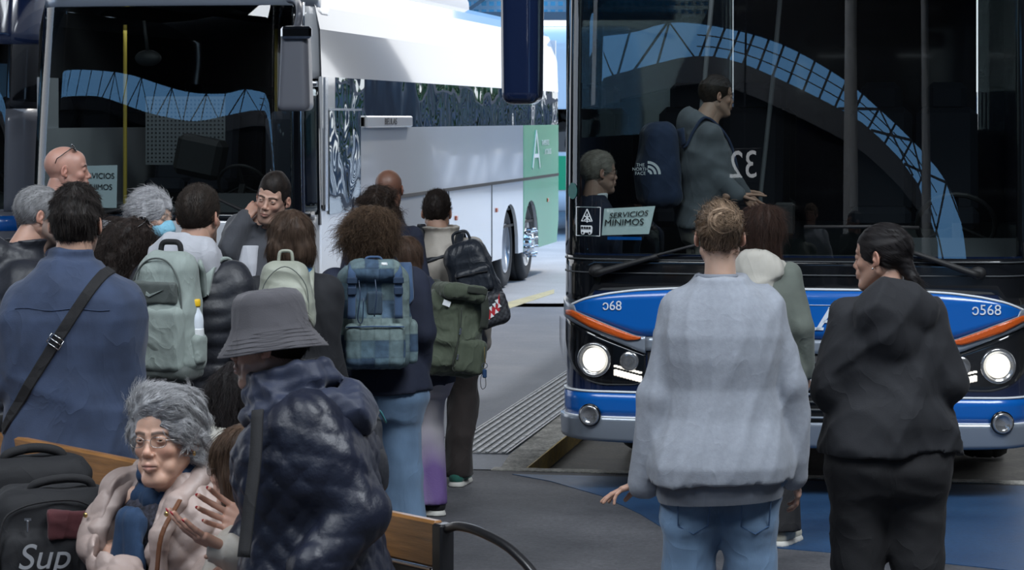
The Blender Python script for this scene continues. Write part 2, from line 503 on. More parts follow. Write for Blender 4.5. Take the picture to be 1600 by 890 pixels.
    def folds(s, amp, sc_=10.0, seed=0, an=(1, 1, 1), n=5, mask=None):
        rs = np.random.RandomState(seed); X, Y, Z = np.meshgrid(*s.ax, indexing='ij', sparse=True)
        near = np.abs(s.D) < .06 + 3 * amp
        I = np.argwhere(near)
        if len(I) == 0: return s
        x = s.ax[0][I[:, 0]]; y = s.ax[1][I[:, 1]]; z = s.ax[2][I[:, 2]]
        P = np.stack([x * an[0], y * an[1], z * an[2]], 1) * sc_
        acc = np.zeros(len(I))
        for i in range(n):
            d = rs.normal(size=3); d /= np.linalg.norm(d); e = rs.normal(size=3); e /= np.linalg.norm(e)
            ph, ph2 = rs.rand(2) * 6.3; f = 1.0 + .45 * i
            w = 1.6 * np.sin(P @ e * f * .6 + ph2)
            v = np.sin(P @ d * f * 1.6 + w + ph)
            acc += (1 - np.abs(v)) ** 1.5 / f if i % 2 == 0 else .6 * v / f
        acc -= acc.mean()
        if mask is not None: acc = acc * mask(x, y, z)
        s.D[I[:, 0], I[:, 1], I[:, 2]] -= (acc * amp).astype(np.float32)
        return s
    def mesh(s):
        D = s.D
        # keep the border outside
        D[0] = np.maximum(D[0], .001); D[-1] = np.maximum(D[-1], .001); D[:, 0] = np.maximum(D[:, 0], .001); D[:, -1] = np.maximum(D[:, -1], .001)
        D[:, :, 0] = np.maximum(D[:, :, 0], .001); D[:, :, -1] = np.maximum(D[:, :, -1], .001)
        return snet(D, s.lo, s.h)
    def build(s, name, m, parent=None, T=None, colf=None, **kw):
        V, Q = s.mesh()
        col = colf(V) if colf else None
        if T is not None: V = xf(V, T)
        return mk(name, V, Q, m, parent, col=col, **kw)

def xf(V, T):
    T = np.array(T); return V @ T[:3, :3].T + T[:3, 3]

def vnormals(V, Q):
    n = np.cross(V[Q[:, 2]] - V[Q[:, 0]], V[Q[:, 3]] - V[Q[:, 1]])
    N = np.zeros_like(V)
    for i in range(4): np.add.at(N, Q[:, i], n)
    return N / (np.linalg.norm(N, axis=1)[:, None] + 1e-12)

def strands(P, r0, r1=None):
    """P (N,M,3) -> mesh of three-sided tapered tubes"""
    N, M, _ = P.shape; r1 = r0 * .25 if r1 is None else r1
    t = np.gradient(P, axis=1); t /= (np.linalg.norm(t, axis=2)[..., None] + 1e-9)
    up = np.where(np.abs(t[..., 2:3]) > .9, np.array([1., 0, 0]), np.array([0, 0, 1.]))
    x = np.cross(t, up); x /= (np.linalg.norm(x, axis=2)[..., None] + 1e-9); y = np.cross(t, x)
    rad = (r0 + (r1 - r0) * np.linspace(0, 1, M) ** 2)[None, :, None]
    V = np.stack([P + (x * math.cos(a) + y * math.sin(a)) * rad for a in (0, 2.094, 4.189)], 2)  # N,M,3,3
    b = (np.arange(N)[:, None, None] * M + np.arange(M - 1)[None, :, None]) * 3
    k = np.arange(3)[None, None, :]; k2 = (k + 1) % 3
    Q = np.stack([b + k, b + k2, b + 3 + k2, b + 3 + k], -1).reshape(-1, 4)
    return V.reshape(-1, 3), Q
# ================================================================== the setting
DIR = Vector((.1766, .9843, 0)).normalized()      # the bays and the buses run this way
NRM = Vector((DIR.y, -DIR.x, 0))                  # towards the right

def ground_mat(name, c1, c2, scale, rough=.75, stains=.5, bump=.25, spec=.4):
    m = bpy.data.materials.new(name); m.use_nodes = True; N = m.node_tree.nodes; L = m.node_tree.links; b = N['Principled BSDF']
    tcn = N.new('ShaderNodeTexCoord')
    n1 = N.new('ShaderNodeTexNoise'); n1.inputs['Scale'].default_value = scale; n1.inputs['Detail'].default_value = 8; n1.inputs['Roughness'].default_value = .65
    n2 = N.new('ShaderNodeTexNoise'); n2.inputs['Scale'].default_value = 38; n2.inputs['Detail'].default_value = 7; n2.inputs['Roughness'].default_value = .75
    n3 = N.new('ShaderNodeTexVoronoi'); n3.inputs['Scale'].default_value = 1.1; n3.feature = 'DISTANCE_TO_EDGE'
    for n in (n1, n2): L.new(tcn.outputs['Object'], n.inputs['Vector'])
    wv = N.new('ShaderNodeTexNoise'); wv.inputs['Scale'].default_value = 1.3; L.new(tcn.outputs['Object'], wv.inputs['Vector'])
    L.new(wv.outputs['Color'], n3.inputs['Vector'])
    r = N.new('ShaderNodeValToRGB'); r.color_ramp.elements[0].position = .35; r.color_ramp.elements[1].position = .68
    r.color_ramp.elements[0].color = (*c1, 1); r.color_ramp.elements[1].color = (*c2, 1)
    L.new(n1.outputs['Fac'], r.inputs[0])
    mr = N.new('ShaderNodeMapRange'); mr.inputs['From Min'].default_value = .3; mr.inputs['From Max'].default_value = .7
    mr.inputs['To Min'].default_value = 1 - stains * .5; mr.inputs['To Max'].default_value = 1 + stains * .4; L.new(n2.outputs['Fac'], mr.inputs['Value'])
    mx = N.new('ShaderNodeVectorMath'); mx.operation = 'SCALE'; L.new(r.outputs[0], mx.inputs[0]); L.new(mr.outputs[0], mx.inputs['Scale'])
    L.new(mx.outputs[0], b.inputs['Base Color'])
    rr = N.new('ShaderNodeMapRange'); rr.inputs['To Min'].default_value = rough - .18; rr.inputs['To Max'].default_value = rough + .15
    L.new(n1.outputs['Fac'], rr.inputs['Value']); L.new(rr.outputs[0], b.inputs['Roughness']); b.inputs['Specular IOR Level'].default_value = spec
    bp = N.new('ShaderNodeBump'); bp.inputs['Strength'].default_value = bump; bp.inputs['Distance'].default_value = .006
    L.new(n2.outputs['Fac'], bp.inputs['Height']); L.new(bp.outputs[0], b.inputs['Normal'])
    return m

M_asph = ground_mat('asphalt', (.050, .052, .060), (.135, .136, .148), 1.1, .72, stains=.7, spec=.28)
M_asph2 = ground_mat('blue_grey_asphalt', (.040, .060, .105), (.15, .17, .215), 1.2, .55, stains=.7, spec=.5)
M_blue = ground_mat('blue_painted_asphalt', (.012, .048, .125), (.026, .080, .18), 1.7, .55)
M_conc = ground_mat('worn_concrete', (.34, .33, .30), (.82, .80, .74), 5.0, .9, stains=1.2, bump=.3, spec=.1)
M_far = ground_mat('pale_concrete', (.30, .31, .33), (.42, .43, .45), .6, .6)
M_lane = ground_mat('lane_concrete', (.06, .055, .05), (.17, .16, .14), 2.5, .75, stains=.8)
M_yell = ground_mat('yellow_kerb_paint', (.36, .23, .02), (.65, .42, .05), 6, .6)
M_yline = ground_mat('yellow_line_paint', (.40, .36, .22), (.60, .53, .30), 3, .6)

def slab(name, poly, z, t, m, label=None, kind='structure'):
    n = len(poly); v = [(x, y, z) for x, y in poly] + [(x, y, z - t) for x, y in poly]
    a = sum(poly[i][0] * poly[(i + 1) % n][1] - poly[(i + 1) % n][0] * poly[i][1] for i in range(n))
    top = tuple(range(n)) if a > 0 else tuple(range(n))[::-1]
    f = [top, tuple(i + n for i in top[::-1])]
    for i in range(n):
        j = (i + 1) % n; f.append((i, i + n, j + n, j) if a > 0 else (j, j + n, i + n, i))
    o = mk(name, v, f, m, smooth=False); o['kind'] = kind
    if label: o['label'] = label
    return o

E0 = ground(780, 735).xy; E1 = ground(1640, 758).xy          # front edge of the sunken bay
dE = (E1 - E0).normalized()
K0 = ground(818, 734).xy                                       # kerb edge start
D2 = DIR.xy
far = K0 + D2 * 13.4
LZ = -0.10
Eend = E0 + dE * 12
# the ground everything else lies on
slab('floor', [(-40, -20), (40, -20), (40, 27.3), (-40, 27.3)], LZ - .01, .2, M_lane)
slab('trim_1', [(-40, -20), (40, -20), (40, Eend.y - 1), tuple(Eend), tuple(K0), tuple(E0 - dE * .6), (-40, 14.4)], 0, .10, M_asph, 'dark grey asphalt of the waiting area in front of the bays')
T0 = ground(795, 705).xy - D2 * .9; T1 = ground(690, 705).xy - D2 * .9
slab('trim_2', [tuple(E0 - dE * .6 + Vector((0, .0))), tuple(E0), tuple(K0), tuple(far), (-40, far.y), (-40, 14.4)], 0.0, .099, M_asph2, 'blue-grey asphalt between the two buses')
slab('trim_3', [tuple(ground(780, 735).xy), tuple(K0), tuple(far), tuple(far - NRM.xy * .30), tuple(ground(795, 712).xy)], 0.004, .05, M_conc, 'worn concrete kerb stone beside the tactile strip')
slab('trim_4', [tuple(K0 + NRM.xy * .002), tuple(far + NRM.xy * .002), tuple(far + NRM.xy * .012), tuple(K0 + NRM.xy * .012)], 0.004, .11, M_yell, 'yellow painted kerb face beside the bus')
slab('trim_5', [tuple(E0 - dE * .05), tuple(Eend), tuple(Eend + Vector((0, .16))), tuple(E0 + Vector((-.03, .12)))], 0.006, .10, M_conc, 'worn concrete edging in front of the bay')
slab('trim_6', [(-60, 27.3), (60, 27.3), (60, 140), (-60, 140)], 0.0, .1, M_far, 'pale concrete yard beyond the bays')
# blue painted zone in front of the bays
bl = [ground(800, 741).xy, ground(860, 752).xy, ground(940, 775).xy, ground(1000, 803).xy, ground(1060, 840).xy, ground(1200, 855).xy, ground(1400, 872).xy, ground(1700, 905).xy, ground(1700, 762).xy]
slab('trim_7', [tuple(p) for p in bl], 0.004, .004, M_blue, 'faded blue paint on the asphalt in front of the right bus')
y1 = [ground(780, 476).xy, ground(866, 452).xy, ground(866, 458).xy, ground(784, 486).xy]
slab('trim_8', [tuple(p) for p in y1], 0.004, .004, M_yline, 'worn yellow line on the pale yard')
# tactile strip
M_tac = mat('tactile_grey', (.20, .205, .21), .55, var=.25, vscale=6)
M_rib = mat('tactile_rib', (.50, .51, .52), .42, var=.3, vscale=14)
W_t = (ground(795, 705).xy - ground(690, 705).xy).dot(NRM.xy)
ts = ground(690, 707).xy; L_t = 13.0
tb = slab('trim_9', [tuple(ts), tuple(ts + NRM.xy * W_t + D2 * (-.0)), tuple(ts + NRM.xy * W_t + D2 * L_t), tuple(ts + D2 * L_t)], 0.006, .006, M_tac, 'grey tactile guide strip of raised bars')
rb = MB(); nb = 8
for i in range(nb):
    c = (i + .5) / nb * W_t
    q = 0.0
    while q < L_t:
        p = ts + NRM.xy * c + D2 * (q + .10)
        rb.box((p.x, p.y, .009), (.024, .185, .010), Matrix.Rotation(-math.atan2(DIR.x, DIR.y), 3, 'Z'), .003)
        q += .2
for e in (0.0, W_t):
    p = ts + NRM.xy * e + D2 * (L_t / 2)
    rb.box((p.x, p.y, .008), (.012, L_t, .008), Matrix.Rotation(-math.atan2(DIR.x, DIR.y), 3, 'Z'))
ro = rb.build('raised_bar', M_rib, tb)
# short crossing piece of the same strip on the left
p = ground(640, 697)
rb = MB()
for i in range(4): rb.box((p.x - .1, p.y - .2 + i * .22, .006), (.62, .07, .01), None, .003)
o = rb.build('trim_10', M_rib); o['kind'] = 'structure'; o['label'] = 'short tactile crosspiece left of the guide strip'

# canopy over the bays
M_dark = mat('dark_steel', (.035, .038, .045), .6)
M_beam = mat('beam_paint', (.11, .12, .135), .55)
M_lightsteel = mat('light_steel', (.45, .47, .50), .45)
def struct(o, label=None): o['kind'] = 'structure'; o.update_tag(); return tag(o, label)
def zc(y): return 8.5 + (24 - y) * .27          # the canopy climbs towards the back of the hall
cb = MB(); cb.bar((0, 24, zc(24) + .15), (0, -13, zc(-13) + .15), 84, .3); o = cb.build('ceiling', M_dark); struct(o)
bm_ = MB()
for y in range(-6, 24, 6): bm_.box((0, y, zc(y) - .25), (80, .25, .45))
o = bm_.build('ceiling_beam', M_beam); struct(o, 'dark steel beams under the canopy')
# arched glazed strip in the end wall behind the camera: opaque wall above and below it, girder and trusses across it
YW = -12.0
up = [(-46, 13.6), (-38, 12.9), (-31, 12.0), (-26, 11.2), (-21, 10.1), (-17, 9.4), (-13, 9.2), (-10, 9.4), (-5.3, 8.5), (-1.9, 7.1), (0, 5.9), (1.5, 4.8), (2.8, 3.6), (3.6, 2.2), (4.0, 0)]
lo = [(-46, 11.4), (-38, 10.7), (-31, 10.0), (-24, 8.5), (-20, 7.8), (-16, 7.4), (-11.5, 7.8), (-8.9, 8.0), (-6.4, 7.6), (-1.8, 5.9), (0, 4.9), (1.5, 3.6), (2.2, 2.4), (2.6, 1.2), (2.8, 0)]
def crv(c, n=6): return [(p.x, p.y) for p in spline([(a, b, 0) for a, b in c], n)]
UP, LO = crv(up), crv(lo)
def wallpoly(name, poly, y, m, t=.3, label=None):
    o = MB().prism(poly, t, None, (0, y, 0)).build(name, m); return struct(o, label)
M_hall = mat('hall_wall', (.012, .013, .016), .8)
# build as narrow column strips so that the polygons stay simple
wm = MB(); gm = MB(); n_ = 60
def itp(c, x): return float(np.interp(x, [p[0] for p in c], [p[1] for p in c]))
xs = list(np.linspace(-46, 2.6, n_)) + list(np.linspace(2.65, 4.0, 8)) + [20]
for i in range(len(xs) - 1):
    x0, x1 = xs[i], xs[i + 1]
    u0 = itp(UP, x0) if x0 < 4 else 0; u1 = itp(UP, x1) if x1 <= 4 else 0
    wm.prism([(x0, u0), (x1, u1), (x1, 22), (x0, 22)], .3, None, (0, YW, 0))
    if x1 <= 2.8:
        l0, l1 = itp(LO, x0), itp(LO, x1); g0, g1 = max(0, l0 - 1.0), max(0, l1 - 1.0)
        wm.prism([(x0, -.1), (x1, -.1), (x1, g1 + .01), (x0, g0 + .01)], .3, None, (0, YW - .2, 0))
        gm.prism([(x0, g0), (x1, g1), (x1, l1), (x0, l0)], .4, None, (0, YW + .1, 0))
o = wm.build('wall_end', M_hall); struct(o, 'dark end wall of the hall behind the viewer')
M_gird = mat('girder_grey', (.16, .17, .19), .6)
o = gm.build('ceiling_girder', M_gird); struct(o, 'grey arched girder under the glazed strip')
tr = MB(); random.seed(3)
xx = -45.0
while xx < 3.4:
    w_ = 2.3 if xx < -9 else .75
    a, b = itp(UP, xx), itp(LO, min(xx - .35, 2.7)); tr.bar((xx, YW - .1, a + .1), (xx - .7, YW - .1, b - .1), .09)
    if int(xx * 2) % 3 == 0:
        tr.bar((xx, YW + .1, a), (xx + 1.5, YW + .1, itp(LO, min(xx + 1.5, 2.8))), .07); tr.bar((xx, YW + .1, a), (xx - 1.9, YW + .1, itp(LO, xx - 1.9)), .09)
    xx += w_
for k in (.33, .66):
    for i in range(0, len(xs) - 10, 1):
        x0, x1 = xs[i], xs[i + 1]
        if x0 < -9: continue
        tr.bar((x0, YW, itp(UP, x0) * k + itp(LO, x0) * (1 - k)), (x1, YW, itp(UP, x1) * k + itp(LO, x1) * (1 - k)), .04)
o = tr.build('trim_truss', M_beam); struct(o, 'steel trusses across the glazed strip')
o = MB().box((-46, 6, 9), (.3, 36, 19)).build('shade_wall_left', M_hall); struct(o)  # unseen wall added to keep sky light out on the left
o = MB().box((20, 6, 9), (.3, 36, 19)).build('shade_wall_right', M_hall); struct(o)  # unseen wall added to close the right side against the sky
pc = MB()
for (x, y, r) in ((-.55, -6, .22), (2.15, -8.5, .15)): pc.lathe([(r * 1.35, 0), (r * 1.2, 3), (r, 7), (r * 1.1, zc(y) - .2)], (x, y, 0), None, 24)
o = pc.build('trim_column', mat('column_grey', (.62, .63, .64), .6)); struct(o, 'pale round columns of the hall')
# hanging platform number behind the viewer, mirrored in the right windscreen
ps = empty('platform_sign', (-2.55, 0.8, -.12), 0, 'hanging platform number seen mirrored in the right windscreen', 'sign')
MB().box((0, 0, 3.0), (.95, .08, .75), None, .02).tube([(0, 0, 3.3), (0, 0, zc(.8) - .1)], .03, 8).build('sign_board', mat('sign_board', (.02, .022, .03), .5), ps)
sgo = text('sign_number', '32', .82, mat('sign_light', (.8, .8, .8), .5, emit=((.8, .85, .9), 2.6)), ps, (0, .045, 3.0), rot=(math.pi / 2, 0, math.pi), ext=.004)

# station frame far behind the buses
M_pane = mat('pale_pane', (.62, .72, .78), .25, coat=.3)
fr = MB(); Yb = 52; 
def zb_(py, Y=Yb): return HC - (py - HZ) / (F / Y)
def xb_(px, Y=Yb): return (px - 800) / (F / Y)
for (y0, y1_) in ((19, 31), (-46, -34)): fr.box((-14.6, Yb, (zb_(y0) + zb_(y1_)) / 2), (36, .3, abs(zb_(y0) - zb_(y1_))))
for px in (-1300, -900, -600, -330, -140, 50, 240, 470, 712, 905): fr.bar((xb_(px), Yb, 0), (xb_(px), Yb, 8.2), .17)
for px in (470, 712, 905): fr.bar((xb_(px + 8), Yb, zb_(24)), (xb_(px + 70), Yb, zb_(-20)), .07)
o = fr.build('wall_back', M_beam); struct(o, 'dark steel frame far behind the buses')
pn = MB(); pn.box((-14.6, Yb + .25, (zb_(31) + 8.2) / 2), (36, .03, 8.2 - zb_(31)))
o = pn.build('window_1', M_pane); struct(o, 'pale glazing in the far frame')
lw = MB(); lw.box((-14.6, Yb + 1, (zb_(66) + 0) / 2), (36, .2, zb_(66)), None); lw.box((-14.6, Yb + .8, zb_(57)), (36, .5, .18))
o = lw.build('wall_far', M_lightsteel); struct(o, 'light grey low wall far behind the buses')
gd = MB(); M_cy = mat('cyan_panel', (.10, .38, .52), .3, coat=.4)
for i in range(40):
    for j in range(5):
        x = xb_(720) + i * .16; z = zb_(18) + j * .17
        if x < xb_(790) or x > xb_(843): gd.box((x, Yb + .1, z), (.10, .02, .09))
o = gd.build('window_2', M_cy); struct(o, 'cyan gridded window panes in the far frame')

# what lies to the right beyond the buses: slatted fence, trees and a leaning canopy post
M_post = mat('canopy_post', (.05, .06, .085), .5)
fn = MB(); FX = 14.2
for i in range(34):
    y = 47 + i * .85
    fn.bar((FX, y, -.05), (FX + .15, y + 2.2, 2.75), .13)
for z in (.12, 2.80): fn.bar((FX, 46, z), (FX, 76, z), .12)
for i in range(8): fn.bar((FX, 47 + i * 4, 0), (FX, 47 + i * 4, 2.8), .16)
o = fn.build('wall_right', M_post); struct(o, 'slatted steel fence at the edge of the yard')
M_leaf = mat('leaf', (.05, .10, .03), .6, var=.5, vscale=3)
random.seed(11); rs_ = np.random.RandomState(5)
def tree(x, y, h_, r, label):
    T_ = empty('tree', (x, y, 0), 0, label, 'tree', 'trees beyond the slatted fence')
    MB().tube([(0, 0, 0), (.05, 0, h_ * .4), (0, .1, h_ * .8)], [.16, .11, .05], 8).build('trunk', mat('bark', (.06, .045, .03), .8), T_)
    n = 1500; d = rs_.normal(size=(n, 3)); d /= np.linalg.norm(d, axis=1)[:, None]; rad = rs_.rand(n, 1) ** .4
    c = d * rad * np.array((r, r, h_ * .36)) + np.array((0, 0, h_ * .62)); u = rs_.normal(size=(n, 3)); u /= np.linalg.norm(u, axis=1)[:, None]
    w = np.cross(u, d); w /= np.linalg.norm(w, axis=1)[:, None] + 1e-6; a = .12
    V = np.stack([c - u * a - w * a * .5, c + u * a - w * a * .5, c + u * a + w * a * .5, c - u * a + w * a * .5], 1).reshape(-1, 3)
    mk('crown', V, np.arange(n * 4).reshape(-1, 4), M_leaf, T_, smooth=False)
for i in range(6): tree(17.2 + (i % 2) * .4, 65.0 + i * 2.9, 3.3 + (i * 37 % 5) * .12, 1.25, 'leafy green tree growing behind the slatted yard fence')
cp = MB(); cp.tube(spline([(2.25, 32.8, 0), (2.42, 32.6, 2.0), (2.75, 32.4, 3.0), (3.35, 32.0, 4.0), (4.8, 31.6, 6), (6.5, 31.2, 8.3)], 5), .40, 20)
cp.tube([(2.9, 32.6, 2.2), (3.3, 33.2, 3.4), (5.2, 34.5, 8)], [.05, .30, .26], 16)
o = cp.build('trim_post', M_post, smooth=True); struct(o, 'leaning canopy post between the yard and the bays')
# ================================================================== buses
M_navy = mat('navy_paint', (.008, .016, .05), .12, coat=1.0)
M_blackp = mat('black_gloss', (.006, .007, .009), .12, coat=.8)
M_rubber = mat('rubber', (.012, .012, .013), .6)
M_tyre = mat('tyre', (.028, .029, .031), .75, bump=(30, .2))
M_bblue = mat('bus_blue', (.004, .115, .46), .25, coat=.5)
M_silver = mat('silver_paint', (.28, .32, .38), .30, metal=.35, coat=.8)
M_chrome = mat('chrome', (.75, .77, .8), .12, metal=1)
M_whitep = mat('white_gloss', (.74, .76, .79), .10, coat=1.0)
M_whiteline = mat('white_line', (.78, .82, .86), .35)
M_green = mat('green_panel', (.02, .36, .16), .25, coat=.15)
M_orange = mat('orange_lens', (.62, .10, .012), .25, coat=.5, bump=(90, .4))
M_seat = mat('seat_fabric', (.03, .035, .05), .8)
M_inter = mat('interior_trim', (.05, .055, .06), .6)
M_interl = mat('interior_light_trim', (.14, .15, .16), .6)
M_lampglass = mat('lamp_reflector', (.55, .56, .58), .15, metal=.8)
M_lamp = mat('lamp_light', (1, 1, .95), .3, emit=((1.0, .93, .78), 1.6))
M_led = mat('led_light', (1, 1, .95), .3, emit=((1.0, .92, .80), .8))
G_ws = glass('windshield_glass', (.62, .68, .68), 1.75)
G_side = glass('side_glass', (.35, .40, .41), 1.8)
G_lens = glass('lens_glass', (.9, .9, .9), 1.5)
G_mirror = mat('mirror_glass', (.5, .55, .6), .03, metal=1)
M_wglass = mat('mirrored_side_glass', (.30, .34, .35), .015, metal=1.0, bump=(2.0, .5), aniso=(1, 1, 1.2), bdist=.03)
for n_ in M_wglass.node_tree.nodes:
    if n_.type == 'TEX_NOISE': n_.inputs['Detail'].default_value = .5
M_paper = mat('paper', (.80, .92, .90), .7)
M_paperw = mat('paper_white', (.80, .90, .92), .7)
M_ink = mat('ink', (.01, .01, .012), .6)
M_white = mat('white_print', (.75, .78, .8), .5)

class Bus:
    def __init__(s, name, loc, rz, W=1.275, r=.22, bul=.09, rake0=1.3, rake=.035, label=None, L=12.5, H=3.55, tumble=.0):
        s.W, s.r, s.bul, s.rake0, s.rake, s.L, s.H, s.tumble = W, r, bul, rake0, rake, L, H, tumble
        s.root = empty(name, loc, rz, label, 'bus'); s.uc = W - r
        s.ue = s.uc + r * math.pi / 2
    def P(s, u, z, off=0.0):
        W, r, uc = s.W, s.r, s.uc; a = abs(u); sg = 1 if u >= 0 else -1
        if a <= uc: x = a; y = s.bul * (a / W) ** 2; nx = 2 * s.bul * a / W ** 2; n = Vector((nx, -1, 0)).normalized()
        else:
            m = 2 * s.bul * uc / W ** 2; ph0 = math.atan(m)
            ph = min((a - uc) / r, math.pi / 2)
            ph_ = ph0 + (math.pi / 2 - ph0) * (ph / (math.pi / 2))
            k = 1 / (1 - math.sin(ph0))
            x = uc + r * (math.sin(ph_) - math.sin(ph0)) * k
            y = s.bul * (uc / W) ** 2 + r * (math.cos(ph0) - math.cos(ph_)) * 1.3
            n = Vector((math.sin(ph_), -math.cos(ph_), 0))
            if a > s.ue: y += (a - s.ue); n = Vector((1, 0, 0))
        tz = max(0, z - s.rake0); x *= (1 - s.tumble * tz)
        rk = s.rake * tz ** 1.8; drk = s.rake * 1.8 * tz ** .8
        if z < .55: rk += .05 * ((.55 - z) / .3) ** 2
        y += rk * max(0, 1 - max(0, a - s.ue) / .8)
        n = (n + Vector((0, 0, drk * abs(n.y)))).normalized()
        return Vector((sg * (x), y, z)) + Vector((sg * n.x, n.y, n.z)) * off
    def patch(s, name, m, u0, u1, zlo, zhi, off=.004, t=.012, nu=48, nz=6, parent=None, label=None, smooth=True):
        f0 = zlo if callable(zlo) else (lambda u: zlo); f1 = zhi if callable(zhi) else (lambda u: zhi)
        V = []; Fc = []
        for lay in ((off, off - t) if t > 0 else (off,)):
            for i in range(nu + 1):
                u = u0 + (u1 - u0) * i / nu
                for j in range(nz + 1):
                    q = j / nz; V.append(s.P(u, f0(u) * (1 - q) + f1(u) * q, lay))
        n1 = (nu + 1) * (nz + 1); ix = lambda l, i, j: l * n1 + i * (nz + 1) + j
        for i in range(nu):
            for j in range(nz):
                Fc.append((ix(0, i, j), ix(0, i + 1, j), ix(0, i + 1, j + 1), ix(0, i, j + 1)))
                if t > 0: Fc.append((ix(1, i, j + 1), ix(1, i + 1, j + 1), ix(1, i + 1, j), ix(1, i, j)))
        if t > 0:
            for i in range(nu):
                Fc.append((ix(0, i, 0), ix(1, i, 0), ix(1, i + 1, 0), ix(0, i + 1, 0)))
                Fc.append((ix(0, i, nz), ix(0, i + 1, nz), ix(1, i + 1, nz), ix(1, i, nz)))
            for j in range(nz):
                Fc.append((ix(0, 0, j), ix(0, 0, j + 1), ix(1, 0, j + 1), ix(1, 0, j)))
                Fc.append((ix(0, nu, j), ix(1, nu, j), ix(1, nu, j + 1), ix(0, nu, j + 1)))
        o = mk(name, V, Fc, m, parent or s.root, smooth=False, label=label)
        # smooth only the outer skin
        k = 0
        for p in o.data.polygons: p.use_smooth = abs(p.normal.z) < .7
        return o
    def on(s, x, z, off=.02):
        u = x if abs(x) <= s.uc else math.copysign(s.uc + s.r * math.asin(min(1, (abs(x) - s.uc) / s.r)), x)
        p = s.P(u, z, off); q = s.P(u + .01, z, off); q2 = s.P(u, z + .01, off)
        ex = (q - p).normalized(); ez = (q2 - p).normalized(); ey = ez.cross(ex).normalized()
        return p, Matrix((ex, ez, -ey if False else ex.cross(ez))).transposed()
    def txt(s, name, str_, size, m, x, z, off=.012, sx=1.0, shear=0):
        p, R = s.on(x, z, off)
        o = text(name, str_, size, m, s.root, p, sx=sx, shear=shear); o.rotation_euler = R.to_euler(); return o
    def wheel(s, y, side, R=.48, steer=False, hubcap=False):
        x = side * (s.W - .20)
        Rm = Matrix.Rotation(math.pi / 2 * side, 3, 'Y')
        mb = MB(); w = .15
        prof = [(.30, -w), (.40, -w), (.45, -w * .95), (R - .008, -w * .7), (R, -w * .45), (R - .006, -.06), (R - .006, -.05), (R, -.045), (R, .045), (R - .006, .05), (R - .006, .06), (R, w * .45), (R - .008, w * .7), (.45, w * .95), (.40, w), (.33, w * .98), (.30, w * .85)]
        mb.lathe(prof, (x, y, R + s.z0), Rm, 48)
        wh = mb.build('wheel', M_tyre, s.root, smooth=True)
        rm = MB().lathe([(.305, w * .9), (.29, w * .95), (.275, w * .6), (.25, w * .35), (.16, w * .25), (.13, w * .7), (.10, w * .75), (0, w * .75)] if not hubcap else
                        [(.305, w * .9), (.29, w * .95), (.28, w * .75), (.20, w * .8), (.15, w * 1.1), (.13, w * 1.5), (0, w * 1.55)], (x, y, R + s.z0), Rm, 40)
        for k in range(10):
            a = k * math.pi / 5; c = Vector((.17 * math.cos(a), .17 * math.sin(a), w * (.5 if not hubcap else 1.2)))
            rm.lathe([(.017, -.03), (.017, .03 if not hubcap else .09), (0, .035 if not hubcap else .095)], Rm @ c + Vector((x, y, R + s.z0)), Rm, 8)
        rm.build('rim', M_silver if not hubcap else M_chrome, wh, smooth=True)
        return wh
    def shell(s, mside, belt, roofm, windows, trim=None, wheels=(2.6, 8.8, 10.2), skirt=.30, sideglass=None, wy0=1.6, wtop=None, floor_z=1.0, green=None, arches=True, seats=True):
        """side walls, roof, floor, wheels; front is closed by patches"""
        W, L, H = s.W, s.L, s.H; s.z0 = getattr(s, 'z0', 0.0)
        sideglass = sideglass or G_side; y0 = s.P(s.ue, .9).y; wtop = wtop or H - .5
        R = .56
        for side in (-1, 1):
            # lower wall with wheel arches, one outline
            pts = [(y0, skirt)]
            for wy in (wheels if arches else ()):
                for k in range(13):
                    a = math.pi * (1 - k / 12)
                    pts.append((wy + R * math.cos(a), max(skirt, .46 + s.z0 + R * math.sin(a)) if 0 < k < 12 else skirt))
            pts += [(L - .15, skirt), (L, skirt + .3), (L, belt), (y0, belt)]
            mb = MB(); n = len(pts)
            xo, xi = side * W, side * (W - .04)
            v = [(xo, a, b) for a, b in pts] + [(xi, a, b) for a, b in pts]
            me = bpy.data.meshes.new('t'); 
            f = [tuple(range(n)) if side > 0 else tuple(range(n))[::-1], tuple(range(n, 2 * n))[::-1] if side > 0 else tuple(range(n, 2 * n))]
            for i in range(n):
                j = (i + 1) % n; f.append((i, j, j + n, i + n))
            mb.add(v, f); mb.build('side_panel', mside, s.root)
            if green and side == 1:
                gy0, gm = green
                pg = [(gy0, skirt)] + [(max(p[0], gy0), p[1]) for p in pts if p[0] > gy0] + [(gy0, belt)]
                gx = W + .004; mb = MB(); n = len(pg)
                mb.add([(gx, a, b) for a, b in pg] + [(W + .0005, a, b) for a, b in pg], [tuple(range(n)), tuple(range(n, 2 * n))[::-1]] + [(i, (i + 1) % n, (i + 1) % n + n, i + n) for i in range(n)])
                mb.build('green_panel', gm, s.root, label='green rear section with white lettering')
            # window band
            mb = MB(); mb.box((side * (W - .012), (wy0 + L) / 2, (belt + wtop) / 2), (.02, L - wy0 - .02, wtop - belt)); mb.build('side_window', sideglass, s.root, label='dark side window band')
            mb = MB(); mb.box((side * (W - .01), (y0 + wy0) / 2, (belt + wtop) / 2), (.03, wy0 - y0, wtop - belt)); mb.build('side_pillar', M_blackp if not windows else mside, s.root)
            for wy in wheels:
                s.wheel(wy, side, hubcap=(wy == max(wheels)))
            if arches:
                for wy in wheels:
                    a_ = MB(); a_.box((side * (W - .25), wy, .75), (.42, 1.02, .03)); 
                    a_.box((side * (W - .45), wy, .55), (.03, 1.1, .7)); a_.build('wheel_well', M_rubber, s.root)
            if trim:
                mb = MB(); mb.box((side * (W + .004), (y0 + L) / 2, trim), (.012, L - y0, .035)); mb.build('side_trim', M_rubber, s.root)
